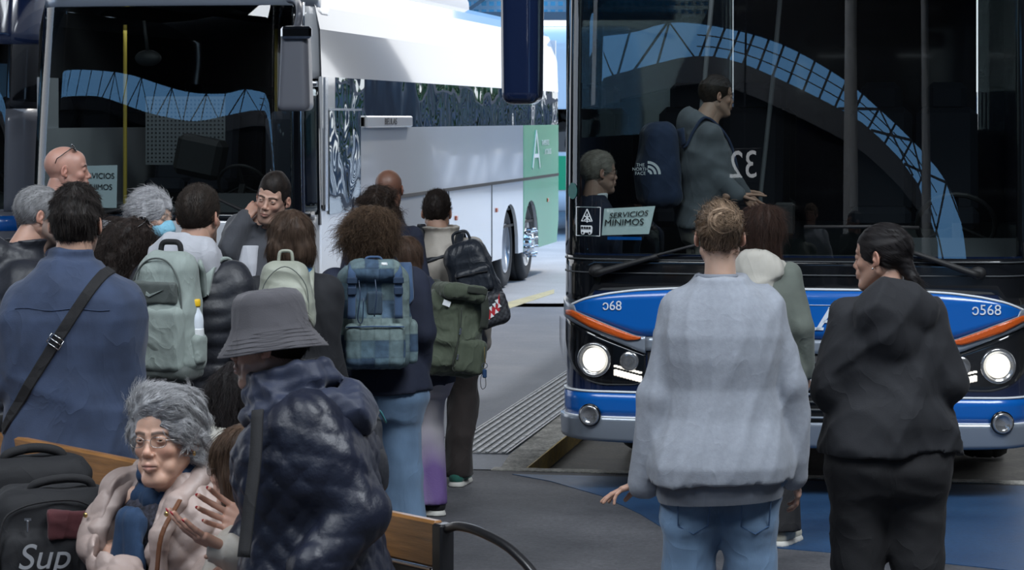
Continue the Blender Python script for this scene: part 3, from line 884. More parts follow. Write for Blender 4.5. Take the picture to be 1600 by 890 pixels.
        # roof: curved loft from cant rail to cant rail
        v = []; f = []; ny = 14; na = 14
        for i in range(ny + 1):
            y = y0 + (L - y0) * i / ny
            for k in range(na + 1):
                a = math.pi * k / na; v.append(((W - .0) * math.copysign(abs(math.cos(a)) ** .45, math.cos(a)), y, wtop + (H - wtop) * abs(math.sin(a)) ** .6))
        for i in range(ny):
            for k in range(na): b = i * (na + 1) + k; f.append((b, b + 1, b + na + 2, b + na + 1))
        b = ny * (na + 1); f.append(tuple(b + k for k in range(na + 1)))
        MB().add(v, f).build('roof', roofm, s.root, smooth=False)
        MB().box((0, L - .02, (H - .3 + skirt) / 2), (2 * W - .06, .05, H - .3 - skirt)).build('rear_panel', mside, s.root)
        MB().box((0, L / 2 + .2, floor_z - .03), (2 * W - .1, L - .6, .06)).build('floor_pan', M_inter, s.root)
        MB().box((0, L / 2 + .2, .45), (2 * W - 1.3, L - 1.2, .3)).build('underbody', M_rubber, s.root)
        if seats:
            for r_ in range(3):
                for x in (-.85, -.42, .42, .85):
                    sb = MB(); yy = 2.9 + r_ * .85
                    sb.box((x, yy, floor_z + .42), (.40, .42, .14), None, .04); sb.box((x, yy + .2, floor_z + .78), (.40, .13, .72), Matrix.Rotation(-.18, 3, 'X'), .05)
                    sb.box((x, yy + .28, floor_z + 1.2), (.26, .10, .2), None, .04)
                    sb.build('seat', M_seat, s.root)
    def cab(s, floor_z=.62, wheel_x=.55, dash_z=1.28, light=False):
        """dashboard, steering wheel, driver's seat"""
        d = MB(); d.box((0, .42 + s.bul, dash_z - .22), (2 * s.W - .35, .42, .36), None, .06); d.box((wheel_x, .60, dash_z - .08), (.75, .40, .20), Matrix.Rotation(.3, 3, 'X'), .05)
        d.build('dashboard', M_inter, s.root)
        R = Matrix.Rotation(-.95, 3, 'X')
        w = MB().tube([Vector((wheel_x, .95, dash_z + .12)) + R @ Vector((.22 * math.cos(a), .22 * math.sin(a), 0)) for a in [k * math.pi / 12 for k in range(24)]], .015, 8, closed=True)
        for a in (.5, 2.64, 4.7): w.bar(Vector((wheel_x, .95, dash_z + .12)), Vector((wheel_x, .95, dash_z + .12)) + R @ Vector((.22 * math.cos(a), .22 * math.sin(a), 0)), .03, .012)
        w.bar(Vector((wheel_x, .95, dash_z + .12)), Vector((wheel_x, .78, dash_z - .1)), .05)
        w.build('steering_wheel', M_rubber, s.root)
    def mirror(s, x, z, w, h, d, m, arm, name='mirror', yoff=-.42, taper=.12):
        v = Vol((x - w, yoff - d, z - h * .6), (x + w, yoff + d, z + h * .6), .012)
        v.rbox((x, yoff, z), (w, d, h), .055, taper=taper)
        o = v.build(name, m, s.root)
        MB().box((x, yoff + d / 2 + .003, z), (w * .78, .006, h * .85), None, .002).build('mirror_glass', G_mirror, o)
        MB().tube(spline(arm, 8), .03, 12).build('mirror_arm', m, o, smooth=True)
        return o

def wiper(bus, x0, z0, x1, z1, width=.03):
    p0, _ = bus.on(x0, z0, .05); p1, _ = bus.on(x1, z1, .05); 
    m = MB(); n = 10; pts = []
    for i in range(n + 1):
        t = i / n; p, _ = bus.on(x0 + (x1 - x0) * t, z0 + (z1 - z0) * t, .03); pts.append(p)
    m.tube(pts, .009, 6)
    pts2 = []
    for i in range(n + 1):
        t = i / n * .62; p, _ = bus.on(x0 + (x1 - x0) * t, z0 + (z1 - z0) * t - .012 * (1 - t), .055 - .02 * t); pts2.append(p)
    m.tube(pts2, [.020 - .009 * i / n for i in range(n + 1)], 8)
    p, _ = bus.on(x0, z0, .02); m.ball(p, (.045, .03, .035), 12)
    return m.build('wiper', M_rubber, bus.root, smooth=True)

# ---------------------------------------------------------------- right-hand bus
RB = Bus('blue_bus', (1.515, 13.46, 0), -math.radians(9.3), W=1.275, r=.20, bul=.09, rake0=1.25, rake=.045, H=3.75, L=12.6,
         label='dark navy and bright blue coach with lit headlamps facing the crowd')
RB.z0 = LZ
RB.shell(M_navy, 1.95, M_navy, False, wheels=(2.7, 8.9, 10.3), skirt=.28, wy0=.75, wtop=3.45)
ue = RB.ue
def lerpf(*pts):
    xs = [p[0] for p in pts]; zs = [p[1] for p in pts]
    return lambda u: float(np.interp(abs(u), xs, zs))
def smo(*pts):
    g = lerpf(*pts)
    return lambda u: (g(abs(u) - .03) + g(abs(u)) * 2 + g(abs(u) + .03)) / 4
RB.patch('front_panel', M_navy, -ue, ue, .40, 1.32, 0, .03, nu=64, nz=16)
RB.patch('bumper', M_silver, -ue, ue, lambda u: .285 + .03 * (abs(u) / ue) ** 6, lambda u: .425, .035, .05, nu=64, nz=6, label='silver bumper')
RB.patch('black_panel', M_blackp, -ue, ue, lambda u: 1.12 if abs(u) < 1.1 else 1.03, 1.31, .004, .012, nu=64, nz=4)
for z in (1.212, 1.285): RB.patch('panel_line', M_inter, -ue, ue, z, z + .008, .010, .008, nu=48, nz=1)
bt = smo((0, 1.135), (.6, 1.133), (.85, 1.118), (1.0, 1.098), (1.12, 1.072), (1.22, 1.03), (1.3, 1.0))
bb = smo((0, .875), (.72, .875), (.84, .872), (1.0, .93), (1.12, .978), (1.22, 1.012), (1.3, .999))
RB.patch('blue_band', M_bblue, -1.24, 1.24, bb, bt, .012, .014, nu=90, nz=5, label='bright blue band')
RB.patch('band_edge', M_whiteline, -1.25, 1.25, bt, lambda u: bt(u) + .012, .014, .014, nu=90, nz=1, label='thin white edge line')
RB.patch('silver_strip', M_silver, -.80, .80, .795, .870, .018, .02, nu=60, nz=3, label='silver strip under the blue band')
ht = smo((.5, .79), (.78, .775), (.95, .84), (1.1, .90), (1.2, .94), (1.3, .965), (1.45, .99))
for sd in (-1, 1):
    a0, a1 = sorted((sd * .80, sd * 1.38))
    RB.patch('silver_sweep', M_silver, a0, a1, lambda u: ht(u) - .005, lambda u: bb(u) - .0 if abs(u) < 1.2 else 1.03 + (abs(u) - 1.2) * .2, .016, .02, nu=40, nz=4, label='silver trim sweeping over the headlamp')
    a0, a1 = sorted((sd * .825, sd * 1.27))
    og0 = lambda u: bb(u) - float(np.interp(abs(u), (.82, .9, 1.1, 1.27), (.012, .045, .055, .03)))
    RB.patch('turn_signal', M_orange, a0, a1, og0, lambda u: bb(u) - .004, .026, .02, nu=40, nz=3, label='orange turn signal')
    hl = smo((.78, .63), (.86, .605), (1.05, .60), (1.15, .63), (1.25, .70), (1.32, .80), (1.40, .93))
    a0, a1 = sorted((sd * .80, sd * 1.36))
    hp = RB.patch('headlight', M_blackp, a0, a1, hl, lambda u: ht(u) - .008, .006, .012, nu=40, nz=8, label='headlamp unit')
    RB.patch('headlight_lens', G_lens, a0, a1, hl, lambda u: ht(u) - .008, .040, 0, nu=40, nz=8, parent=hp)
    p, R = RB.on(sd * 1.085, .738, .004)
    R = Matrix((R.col[0], R.col[1], R.col[2])).transposed()
    MB().lathe([(.094, .0), (.096, .012), (.084, .020), (.078, .012), (.064, .008)], p, R, 40).build('lamp_ring', M_lampglass, hp, smooth=True)
    MB().lathe([(.066, .008), (.060, .020), (.04, .028), (0, .030)], p, R, 40).build('main_lamp', M_lamp, hp, smooth=True, label='lit round lamp')
    ld = MB()
    for i in range(9):
        x = .83 + i * .017; p, R = RB.on(sd * x, .655 + .004 * (i - 4), .012); ld.box(p, (.022, .035, .012), R, .004)
        p, R = RB.on(sd * x, .690 + .004 * (i - 4), .012); ld.box(p, (.022, .012, .012), R, .003)
    ld.build('daytime_light', M_led, hp, label='lit row of small lamps')
    p, R = RB.on(sd * .89, .735, .008); MB().lathe([(.055, 0), (.05, .015), (.02, .004), (0, .006)], p, R, 24).build('inner_lamp', M_lampglass, hp, smooth=True)
    p, R = RB.on(sd * 1.10, .437, .030); f_ = MB().lathe([(.058, 0), (.056, .02), (.046, .026), (.04, .012), (0, .016)], p, R, 28).build('fog_lamp', M_lampglass, RB.root, smooth=True)
    MB().lathe([(.062, -.01), (.064, .012), (.056, .016), (.055, -.01)], p, R, 28).build('fog_lamp_ring', M_blackp, f_, smooth=True)
sb_t = lambda u: .562; sb_b = lambda u: .425
RB.patch('lower_blue_stripe', M_bblue, -ue, -.80, sb_b, sb_t, .012, .014, nu=30, nz=3, label='bright blue lower stripe')
RB.patch('lower_blue_stripe', M_bblue, .80, ue, sb_b, sb_t, .012, .014, nu=30, nz=3, label='bright blue lower stripe')
for z in (.560, .420):
    RB.patch('stripe_edge', M_whiteline, -ue, -.80, z, z + .011, .015, .014, nu=30, nz=1, label='thin white edge line')
    RB.patch('stripe_edge', M_whiteline, .80, ue, z, z + .011, .015, .014, nu=30, nz=1, label='thin white edge line')
RB.patch('grille', M_rubber, -.79, .79, .43, .79, .008, .012, nu=20, nz=3)
for i in range(8):
    RB.patch('grille_bar', M_silver if i % 3 == 0 else M_inter, -.78, .78, .445 + i * .042, .457 + i * .042, .018, .014, nu=20, nz=1)
pl = RB.patch('plate', M_white, -.26, .26, .60, .71, .030, .008, nu=8, nz=2, label='white number plate')
RB.patch('windshield', G_ws, -1.235, 1.235, 1.31, 3.42, .004, .0, nu=64, nz=24, label='tall dark windscreen reflecting the station roof')
RB.patch('windshield_frame', M_blackp, -ue - .02, -1.235, 1.31, 3.50, .006, .05, nu=6, nz=24)
RB.patch('windshield_frame', M_blackp, 1.235, ue + .02, 1.31, 3.50, .006, .05, nu=6, nz=24)
RB.patch('roof_front', M_navy, -ue, ue, 3.42, 3.72, .004, .04, nu=40, nz=5)
RB.cab(wheel_x=.88, dash_z=1.33)
# texts
M_num = mat('number_print', (.72, .80, .88), .5)
RB.txt('fleet_number', 'ɔ68', .072, M_num, -.985, 1.035, .016)
RB.txt('fleet_number', 'ɔ568', .078, M_num, 1.025, 1.035, .016)
la = MB()     # slab-serif capital A
p, R = RB.on(.20, .985, .017)
S_ = .125
def ltr(poly): la.prism([(a * S_, b * S_) for a, b in poly], .004, R @ Matrix.Rotation(-math.pi / 2, 3, 'X'), p)
sl = .18
def sk(x, y): return (x + y * sl, y)
for poly in ([(-.55, -.5), (-.36, -.5), (.06, .42), (-.02, .5), (-.13, .5)], [(.06, .5), (.20, .5), (.44, -.5), (.20, -.5), (-.02, .42)], [(-.28, -.18), (.28, -.18), (.26, -.06), (-.24, -.06)],
             [(-.68, -.5), (-.20, -.5), (-.20, -.38), (-.64, -.38)], [(.08, -.5), (.60, -.5), (.58, -.38), (.10, -.38)], [(-.18, .42), (.20, .42), (.18, .5), (-.16, .5)]):
    ltr([sk(*q) for q in poly])
la.build('logo_letter', M_num, RB.root)
RB.patch('band_hairline', M_num, -.05, .5, 1.055, 1.058, .015, .003, nu=12, nz=1)
# windscreen stickers and notice (behind the glass)
def in_ws(px, py, s=287.0, back=.035):
    x = (px - 1237) / s; z = HC - (py - HZ) / s
    return RB.on(x, z, -back)
ppr = MB(); q = [in_ws(*a)[0] for a in ((934, 369), (1010, 366), (1020, 322), (938, 327))]
q2 = [a + Vector((0, .002, 0)) for a in q]
ppr.add(q + q2, [(0, 1, 2, 3), (7, 6, 5, 4), (0, 4, 5, 1), (1, 5, 6, 2), (2, 6, 7, 3), (3, 7, 4, 0)])
pp = ppr.build('paper_notice', M_paper, None); tag(pp, 'skewed pale notice reading servicios minimos behind the right bus windscreen', 'notice', 'strike notices in the windscreens')
pp.matrix_world = Matrix.Translation(RB.root.location) @ Matrix.Rotation(RB.root.rotation_euler.z, 4, 'Z')
def wtext(name, s_, size, m, px, py, parent, sx=1.0, shear=0, tilt=0, back=.030):
    p_, R_ = in_ws(px, py, back=back); o = text(name, s_, size, m, parent, p_, sx=sx, shear=shear, ext=.0006)
    o.rotation_euler = (R_ @ Matrix.Rotation(tilt, 3, 'Z')).to_euler(); return o
wtext('printed_line', 'SERVICIOS', .042, M_ink, 977, 336, pp, 1.12, .25, .08)
wtext('printed_line', 'MINIMOS', .050, M_ink, 970, 348.5, pp, 1.08, .1, .04)
bp_ = MB(); q = [in_ws(*a, back=.04)[0] for a in ((943, 371), (998, 371), (998, 376), (943, 376))]
bp_.add(q + [a + Vector((0, .003, 0)) for a in q], [(3, 2, 1, 0), (4, 5, 6, 7), (0, 1, 5, 4), (1, 2, 6, 5), (2, 3, 7, 6), (3, 0, 4, 7)])
bp_.build('blue_tag', M_bblue, RB.root, label='small blue card')
st = MB()
def sline(a, b, w=.006):
    pa = in_ws(*a, back=-.008)[0]; pb = in_ws(*b, back=-.008)[0]; st.bar(pa, pb, w, .002, up=(0, -1, 0)) if False else st.tube([pa, pb], w / 2, 6)
cs = [(896, 325), (935, 325), (934, 370), (896, 370)]
for i in range(4): sline(cs[i], cs[(i + 1) % 4], .005)
for a, b in (((914, 328), (905, 347)), ((914, 328), (922, 347)), ((905, 347), (922, 347)), ((910, 336), (905, 336 + 11)), ((909, 338), (919, 346)), ((919, 338), (909, 346)), ((914, 335), (914, 349))): sline(a, b, .006)
st.build('winter_sticker', M_white, RB.root, label='white outlined sticker with a fir tree and a small bus')
sb2 = MB()
p, R = in_ws(913, 360, back=-.006); sb2.prism([(-.035, -.017), (.035, -.017), (.037, .012), (.030, .022), (-.037, .022)], .003, R @ Matrix.Rotation(-math.pi / 2, 3, 'X'), p)
for dx in (-.022, .022): sb2.lathe([(.011, -.001), (.011, .004), (0, .004)], p + R @ Vector((dx, -.018, 0)), R, 12)
so_ = sb2.build('bus_pictogram', M_white, RB.root)
wb = MB()
for dx in (-.026, -.010, .006, .022): wb.box(p + R @ Vector((dx, .009, .004)), (.011, .012, .003), R)
for dx in (-.022, .022): wb.lathe([(.005, .004), (.005, .007), (0, .007)], p + R @ Vector((dx, -.018, 0)), R, 10)
wb.build('pictogram_window', M_ink, RB.root)
ds = MB(); p, R = in_ws(878 + 10, 300, back=-.004); ds.lathe([(.045, 0), (.045, .002), (0, .002)], p, R, 24); ds.build('round_sticker', mat('teal_sticker', (.04, .22, .2), .5), RB.root)
# wipers
wiper(RB, -1.07, 1.225, -.52, 1.375); wiper(RB, .98, 1.235, .42, 1.42); 
MB().tube([RB.on(.06, 1.475, .03)[0], RB.on(.40, 1.48, .03)[0], RB.on(.67, 1.475, .03)[0]], .009, 8).build('wiper', M_rubber, RB.root, smooth=True)
# big hanging mirror on the left corner
RB.mirror(-1.41, 2.56, .205, .85, .26, M_navy, [(-1.43, -.42, 2.80), (-1.40, -.45, 2.95), (-1.28, -.25, 3.15), (-1.1, .25, 3.4)], yoff=-.42, taper=-.03)
MB().box((0, .55, 2.95), (.34, .12, .09), None, .03).build('interior_mirror', M_rubber, RB.root)
MB().box((0, .35, 3.25), (2.1, .5, .25), None, .05).build('sun_blind_box', M_inter, RB.root)
# handrail poles inside
hr = MB()
for (x, y) in ((-.62, 1.05), (-.25, 1.5)): hr.tube([(x, y, .7), (x - .02, y, 1.6), (x + .06, y - .05, 2.3), (x + .1, y, 2.8)], .014, 8)
hr.build('handrail', M_interl, RB.root, smooth=True)
sq = MB(); p, R = in_ws(1217, 345, back=.0); 
bxr = MB(); bxr.box((-.07, .50, 1.50), (.11, .08, .18), None, .01); bxr.build('card_reader', M_rubber, RB.root)

# ---------------------------------------------------------------- white bus on the left
WB = Bus('white_bus', (-2.98, 21.12, 0), -math.radians(10.17), W=1.28, r=.34, bul=.12, rake0=1.2, rake=.05, H=3.42, L=13.3, tumble=.02,
         label='white coach with a green rear section parked at the left bay')
WB.z0 = 0.0
WB.shell(M_whitep, 1.975, M_whitep, True, trim=1.30, wheels=(2.8, 9.62, 11.1), skirt=.39, sideglass=M_wglass, wy0=.95, wtop=2.42, green=(10.55, M_green), seats=True)
# tall white upper wall above the window band, leaning in a little
for sd in (-1, 1):
    v = []; f = []; rows = [(1.28, 2.42), (1.262, 2.62), (1.235, 2.84), (1.19, 3.02), (1.11, 3.14)]
    L_ = 13.3
    for (x, z) in rows: v += [(sd * x, .62, z), (sd * x, L_, z)]
    v += [(sd * (x - .04), .62, z) for x, z in rows] + [(sd * (x - .04), L_, z) for x, z in rows]
    for i in range(4):
        f.append((2 * i, 2 * i + 1, 2 * i + 3, 2 * i + 2) if sd > 0 else (2 * i + 2, 2 * i + 3, 2 * i + 1, 2 * i))
    M_up = mat('white_mirror_gloss', (.60, .61, .62), .03, metal=.92)
    MB().add(v, f).build('upper_side_panel', M_up, WB.root, smooth=True)
wue = WB.ue
WB.patch('front_panel', M_whitep, -wue, wue, .40, 1.24, 0, .03, nu=64, nz=10)
WB.patch('bumper', M_silver, -wue, wue, .30, .52, .03, .05, nu=48, nz=4)
WB.patch('windshield', G_ws, -1.30, 1.13, 1.25, 3.02, .004, .0, nu=64, nz=20, label='dark windscreen reflecting blue sky')
WB.patch('windshield_frame', M_blackp, 1.13, 1.20, 1.10, 3.05, .006, .05, nu=4, nz=16)
WB.patch('windshield_frame', M_blackp, -wue - .02, -1.30, 1.10, 3.05, .006, .05, nu=6, nz=16)
WB.patch('chrome_pillar', M_chrome, 1.202, 1.235, 1.10, 3.05, .008, .05, nu=2, nz=16)
WB.patch('corner_window', M_wglass, 1.236, 1.40, 1.25, 2.33, .004, .012, nu=8, nz=10)
WB.patch('corner_window_frame', M_blackp, 1.40, 1.45, 1.15, 2.40, .010, .02, nu=3, nz=8)
WB.patch('corner_window_frame', M_chrome, 1.235, 1.44, 2.33, 2.38, .010, .02, nu=8, nz=2)
WB.patch('upper_corner', M_whitep, 1.235, wue + .35, 2.40, 3.03, .002, .03, nu=10, nz=8)
WB.patch('roof_front', M_silver, -wue, wue, 3.02, 3.35, .004, .04, nu=40, nz=5, label='silver roof front')
WB.patch('lower_glass_edge', M_blackp, -wue, 1.34, 1.20, 1.27, .008, .012, nu=40, nz=1)
WB.cab(wheel_x=.45, dash_z=1.35)
MB().box((1.288, .62, 1.84), (.016, .09, 1.15)).build('side_post', M_chrome, WB.root)
MB().box((1.289, 1.30, 1.68), (.008, 1.15, .90), None, .002).build('quarter_window', M_wglass, WB.root)
MB().box((1.289, 1.30, 2.14), (.014, 1.2, .02)).build('window_trim', M_chrome, WB.root)
sg = MB().box((1.31, 2.95, 2.03), (.03, 1.95, .11), None, .02); o = sg.build('side_sign', M_whitep, WB.root)
tx = text('sign_letters', 'BEULAS', .085, M_ink, WB.root, (1.328, 2.95, 2.03), rot=(math.pi / 2, 0, math.pi / 2), ext=.001, sx=1.8)
M_wtx = mat('white_lettering', (.8, .84, .82), .4)
t1 = MB()
for a, b in (((1.287, 11.20, 1.42), (1.287, 11.48, 1.90)), ((1.287, 11.48, 1.90), (1.287, 11.75, 1.42)), ((1.287, 11.3, 1.58), (1.287, 11.64, 1.58))): t1.bar(a, b, .012, .05)
t1.build('letter_emblem', M_wtx, WB.root)
text('lettering', 'TRANSPORTES', .10, M_wtx, WB.root, (1.287, 12.2, 1.74), rot=(math.pi / 2, 0, math.pi / 2), ext=.001, sx=.9)
text('lettering', 'AUTOBUSES', .10, M_wtx, WB.root, (1.287, 12.4, 1.62), rot=(math.pi / 2, 0, math.pi / 2), ext=.001, sx=1.0)
sl_ = MB()
for y in (5.9, 8.4): sl_.box((1.283, y, .85), (.006, .02, .9))
sl_.build('panel_gap', M_inter, WB.root)
for y in (6.3, 8.7, 12.4): MB().box((1.288, y, .98), (.014, .09, .05), None, .004).build('marker_light', M_orange, WB.root)
# roof hump
v = Vol((-.9, 4.2, 3.15), (1.1, 10.2, 3.75), .06); v.rbox((0, 7.0, 3.38), (1.7, 4.8, .42), .18); v.build('roof_unit', M_silver, WB.root)
# grey mirror with thick arm
mo = WB.mirror(1.30, 2.47, .25, .70, .20, mat('mirror_grey', (.16, .165, .19), .35, coat=.3), [(1.30, -.42, 2.76), (1.34, -.45, 2.92), (1.28, -.30, 3.02), (1.1, .12, 3.06)], yoff=-.42, taper=.10)
MB().box((1.34, -.55, 2.76), (.26, .05, .10), None, .02).build('wide_angle_mirror', G_mirror, mo)
mo2 = WB.mirror(-1.28, 2.3, .2, .5, .18, _mats['mirror_grey'], [(-1.28, -.3, 2.5), (-1.3, -.3, 2.8), (-1.1, .1, 3.0)], yoff=-.3) if False else None
wiper(WB, -.75, 1.22, -.1, 1.34); wiper(WB, .9, 1.22, .25, 1.5)
pw = MB(); q = [WB.on(x, z, -.03)[0] for x, z in ((-.76, 1.30), (-.40, 1.30), (-.40, 1.665), (-.76, 1.655))]
pw.add(q + [a + Vector((0, .003, 0)) for a in q], [(0, 1, 2, 3), (7, 6, 5, 4), (0, 4, 5, 1), (1, 5, 6, 2), (2, 6, 7, 3), (3, 7, 4, 0)])
pw = pw.build('paper_notice', M_paperw, None); tag(pw, 'white notice behind the left bus windscreen, partly hidden by a bald head', 'notice', 'strike notices in the windscreens')
pw.matrix_world = Matrix.Translation(WB.root.location) @ Matrix.Rotation(WB.root.rotation_euler.z, 4, 'Z')
for s_, x, z in (('SERVICIOS', -.58, 1.57), ('MÍNIMOS', -.58, 1.475)):
    p, R = WB.on(x, z, -.024); o = text('printed_line', s_, .068, M_ink, pw, p, ext=.0006); o.rotation_euler = R.to_euler()
iv = MB().ball((-.22, .35, 2.58), (.12, .06, .07), 20).tube([(-.22, .35, 2.6), (-.24, .3, 2.9)], .015, 8)
iv.build('interior_mirror', M_rubber, WB.root, smooth=True)
# things inside the cab
pf = MB(); pf.box((-.25, 1.5, 1.95), (.75, .02, .62)); pf.build('perforated_screen', M_interl, WB.root)
ph = MB()
for i in range(20):
    for j in range(16): ph.box((-.60 + i * .037, 1.485, 1.67 + j * .037), (.014, .006, .014))
ph.build('screen_hole', M_ink, WB.root)
MB().box((.05, 1.0, 1.72), (.42, .28, .36), Matrix.Rotation(.2, 3, 'Y'), .05).build('fare_machine', M_rubber, WB.root)
MB().box((.72, 1.55, 1.75), (.46, .16, .75), None, .08).build('driver_seat', M_seat, WB.root)
hb = MB()
for (x, y, m_) in ((-.72, 1.2, 0), (.35, 2.4, 0), (.8, 2.4, 0)): hb.tube([(x, y, .9), (x, y, 2.9)], .018, 8)
hb.build('handrail', mat('yellow_rail', (.45, .33, .05), .4), WB.root)

# ---------------------------------------------------------------- third bus at the far left, mostly cut off
LB = Bus('grey_bus', (-5.75, 23.2, 0), -math.radians(10.2), W=1.28, r=.30, bul=.1, rake0=1.2, rake=.05, H=3.35, L=12.0,
         label='grey coach with a navy roof and a blue stripe at the left edge')
LB.z0 = 0
M_greyp = mat('grey_paint', (.16, .165, .19), .25, coat=.8)
LB.shell(M_greyp, 1.95, M_navy, True, wheels=(2.6, 8.9), skirt=.35, wy0=.9, wtop=2.7)
lue = LB.ue
LB.patch('front_panel', M_greyp, -lue, lue, .35, 1.22, 0, .03, nu=40, nz=8)
LB.patch('blue_stripe', M_bblue, -lue, lue, 1.02, 1.16, .006, .01, nu=40, nz=2)
LB.patch('windshield', G_ws, -1.2, 1.05, 1.22, 2.75, .004, .0, nu=40, nz=12)
LB.patch('corner_panel', M_greyp, 1.05, lue, 1.2, 2.15, .004, .03, nu=10, nz=8)
LB.patch('corner_panel', M_blackp, 1.05, lue, 2.15, 3.0, .004, .03, nu=10, nz=8)
LB.patch('roof_front', M_navy, -lue, lue, 2.75, 3.3, .008, .04, nu=40, nz=5)
LB.cab()
# white coach tail beyond the right edge of the white bus
TB = empty('white_coach', (1.02, 44, 0), -math.radians(10.2), 'distant white coach seen in the gap beside the navy mirror', 'bus')
v = Vol((-1.5, -.3, .2), (1.5, 10.5, 3.9), .08); v.rbox((0, 5, 2.05), (2.5, 10, 3.3), .35); v.build('body_shell', M_whitep, TB)
gw = MB(); gw.box((1.255, 5, 1.85), (.02, 9, .75)); gw.box((0, -.005, 1.85), (1.9, .02, .75)); gw.build('window_band', M_wglass, TB)
gg = MB(); gg.box((0, -.012, 1.1), (2.0, .02, .6)); gg.build('green_panel', M_green, TB)
ww = MB()
for y in (2.2, 8): 
    for sd in (-1, 1): ww.lathe([(0, -.14), (.46, -.14), (.48, 0), (.46, .14), (0, .14)], (sd * 1.12, y, .48), Matrix.Rotation(math.pi / 2, 3, 'Y'), 28)
ww.build('wheel', M_tyre, TB)

def cab_fill(bus, pts, e):  # added fill lights that brighten the bus interior behind the windscreen
    for p in pts:
        l = bpy.data.lights.new('cab_fill', 'AREA'); l.energy = e; l.color = (.85, .92, 1.0); l.size = .5
        o = bpy.data.objects.new('cab_fill', l); COL.objects.link(o); o.parent = bus.root; o.location = p
cab_fill(RB, [(-.6, .75, 3.0), (.6, .9, 3.0)], 2)
cab_fill(WB, [(-.5, 1.0, 2.85), (.5, 1.0, 2.85)], 2)
# ================================================================== people
def skin_mat(): return mat('skin', rough=.48, vcol=True, sss=.12, bump=(260, .12), var=.05, vscale=25, bdist=.002)
def hair_mat(): return mat('hair', rough=.58, vcol=True, spec=.25, var=.18, vscale=30, aniso=(3, 3, .6))

def head_mesh(h=.0032, age=0.0, jaw=1.0, nose=1.0, fem=0.0):
    v = Vol((-.10, -.125, -.20), (.10, .135, .13), h)
    v.ell((0, -.012, .033), (.0745, .095, .084), .01)
    v.ell((0, .034, -.022), (.058, .058, .088), .03)
    v.ell((0, .055, .045), (.055, .035, .045), .02)
    for s in (-1, 1):
        v.cone((s * .050, -.002, -.045), (s * .022, .068, -.098), .022 * jaw, .018 * jaw, .022)
        v.ell((s * .038, .064, -.022), (.021, .020, .018), .016)          # cheek
        if age: v.ell((s * .040, .058, -.066), (.016, .016, .018), .012)    # jowl
    v.cone((-.012, .076, -.103), (.012, .076, -.103), .0165 * jaw, .0165 * jaw, .018)
    v.cone((0, -.022, -.055), (0, -.04, -.20), .054 - .006 * fem, .058 - .007 * fem, .025)
    for s in (-1, 1): v.ell((s * .031, .110, .006), (.0185, .0225, .0130), .012, cut=True)
    for s in (-1, 1): v.cone((s * .043, .078, .027), (s * .012, .0905, .022), .0075, .008, .012)
    v.cone((0, .088, .016), (0, .1045 + .0015 * nose, -.024), .0068, .0090, .012)
    v.ell((0, .1045 + .002 * nose, -.029), (.0115, .0105, .0095), .009)
    for s in (-1, 1): v.ell((s * .0130, .098, -.034), (.0075, .009, .0065), .006)
    for s in (-1, 1): v.ell((s * .0065, .103, -.0405), (.0032, .0045, .003), .002, cut=True)
    v.ell((0, .090, -.058), (.027, .016, .020), .012)
    v.cone((-.019, .0925, -.0605), (0, .1035, -.0585), .0042, .0058, .004); v.cone((.019, .0925, -.0605), (0, .1035, -.0585), .0042, .0058, .004)
    v.cone((-.016, .093, -.0695), (0, .101, -.0705), .0045, .0068, .004); v.cone((.016, .093, -.0695), (0, .101, -.0705), .0045, .0068, .004)
    v.cone((-.022, .096, -.0645), (0, .110, -.0645), .0014, .0016, .002, cut=True); v.cone((.022, .096, -.0645), (0, .110, -.0645), .0014, .0016, .002, cut=True)
    v.ell((0, .076, -.083), (.020, .015, .014), .014)
    v.cone((0, .045, -.098), (0, -.01, -.115), .026, .036, .025)
    # eyelids around the eyeball, open slit
    for s in (-1, 1):
        v.ell((s * .031, .0815, .006), (.0156, .0134, .0132), .005)
        v.ell((s * .031, .0990, .0050), (.0118, .012, .0027 - .0003 * age), .0012, cut=True)
    if age:
        for s in (-1, 1): v.cone((s * .018, .098, -.036), (s * .031, .083, -.068), .0016, .0016, .006, cut=True)
    # ears
    for s in (-1, 1):
        R = Matrix.Rotation(s * .50, 3, 'Z') @ Matrix.Rotation(-.18, 3, 'X')
        v.ell((s * .083, -.012, .0), (.0070, .0170, .0295), .004, R=R)
        v.ell((s * .0925, -.007, .005), (.0095, .0105, .0185), .002, cut=True, R=R); v.ell((s * .0855, -.002, -.004), (.004, .0045, .008), .003, R=R)
        v.ell((s * .079, -.002, -.024), (.006, .008, .009), .006)
    return v.mesh()
_headcache = {}
def get_head(**kw):
    key = tuple(sorted(kw.items()))
    if key not in _headcache: _headcache[key] = head_mesh(**kw)
    return _headcache[key]

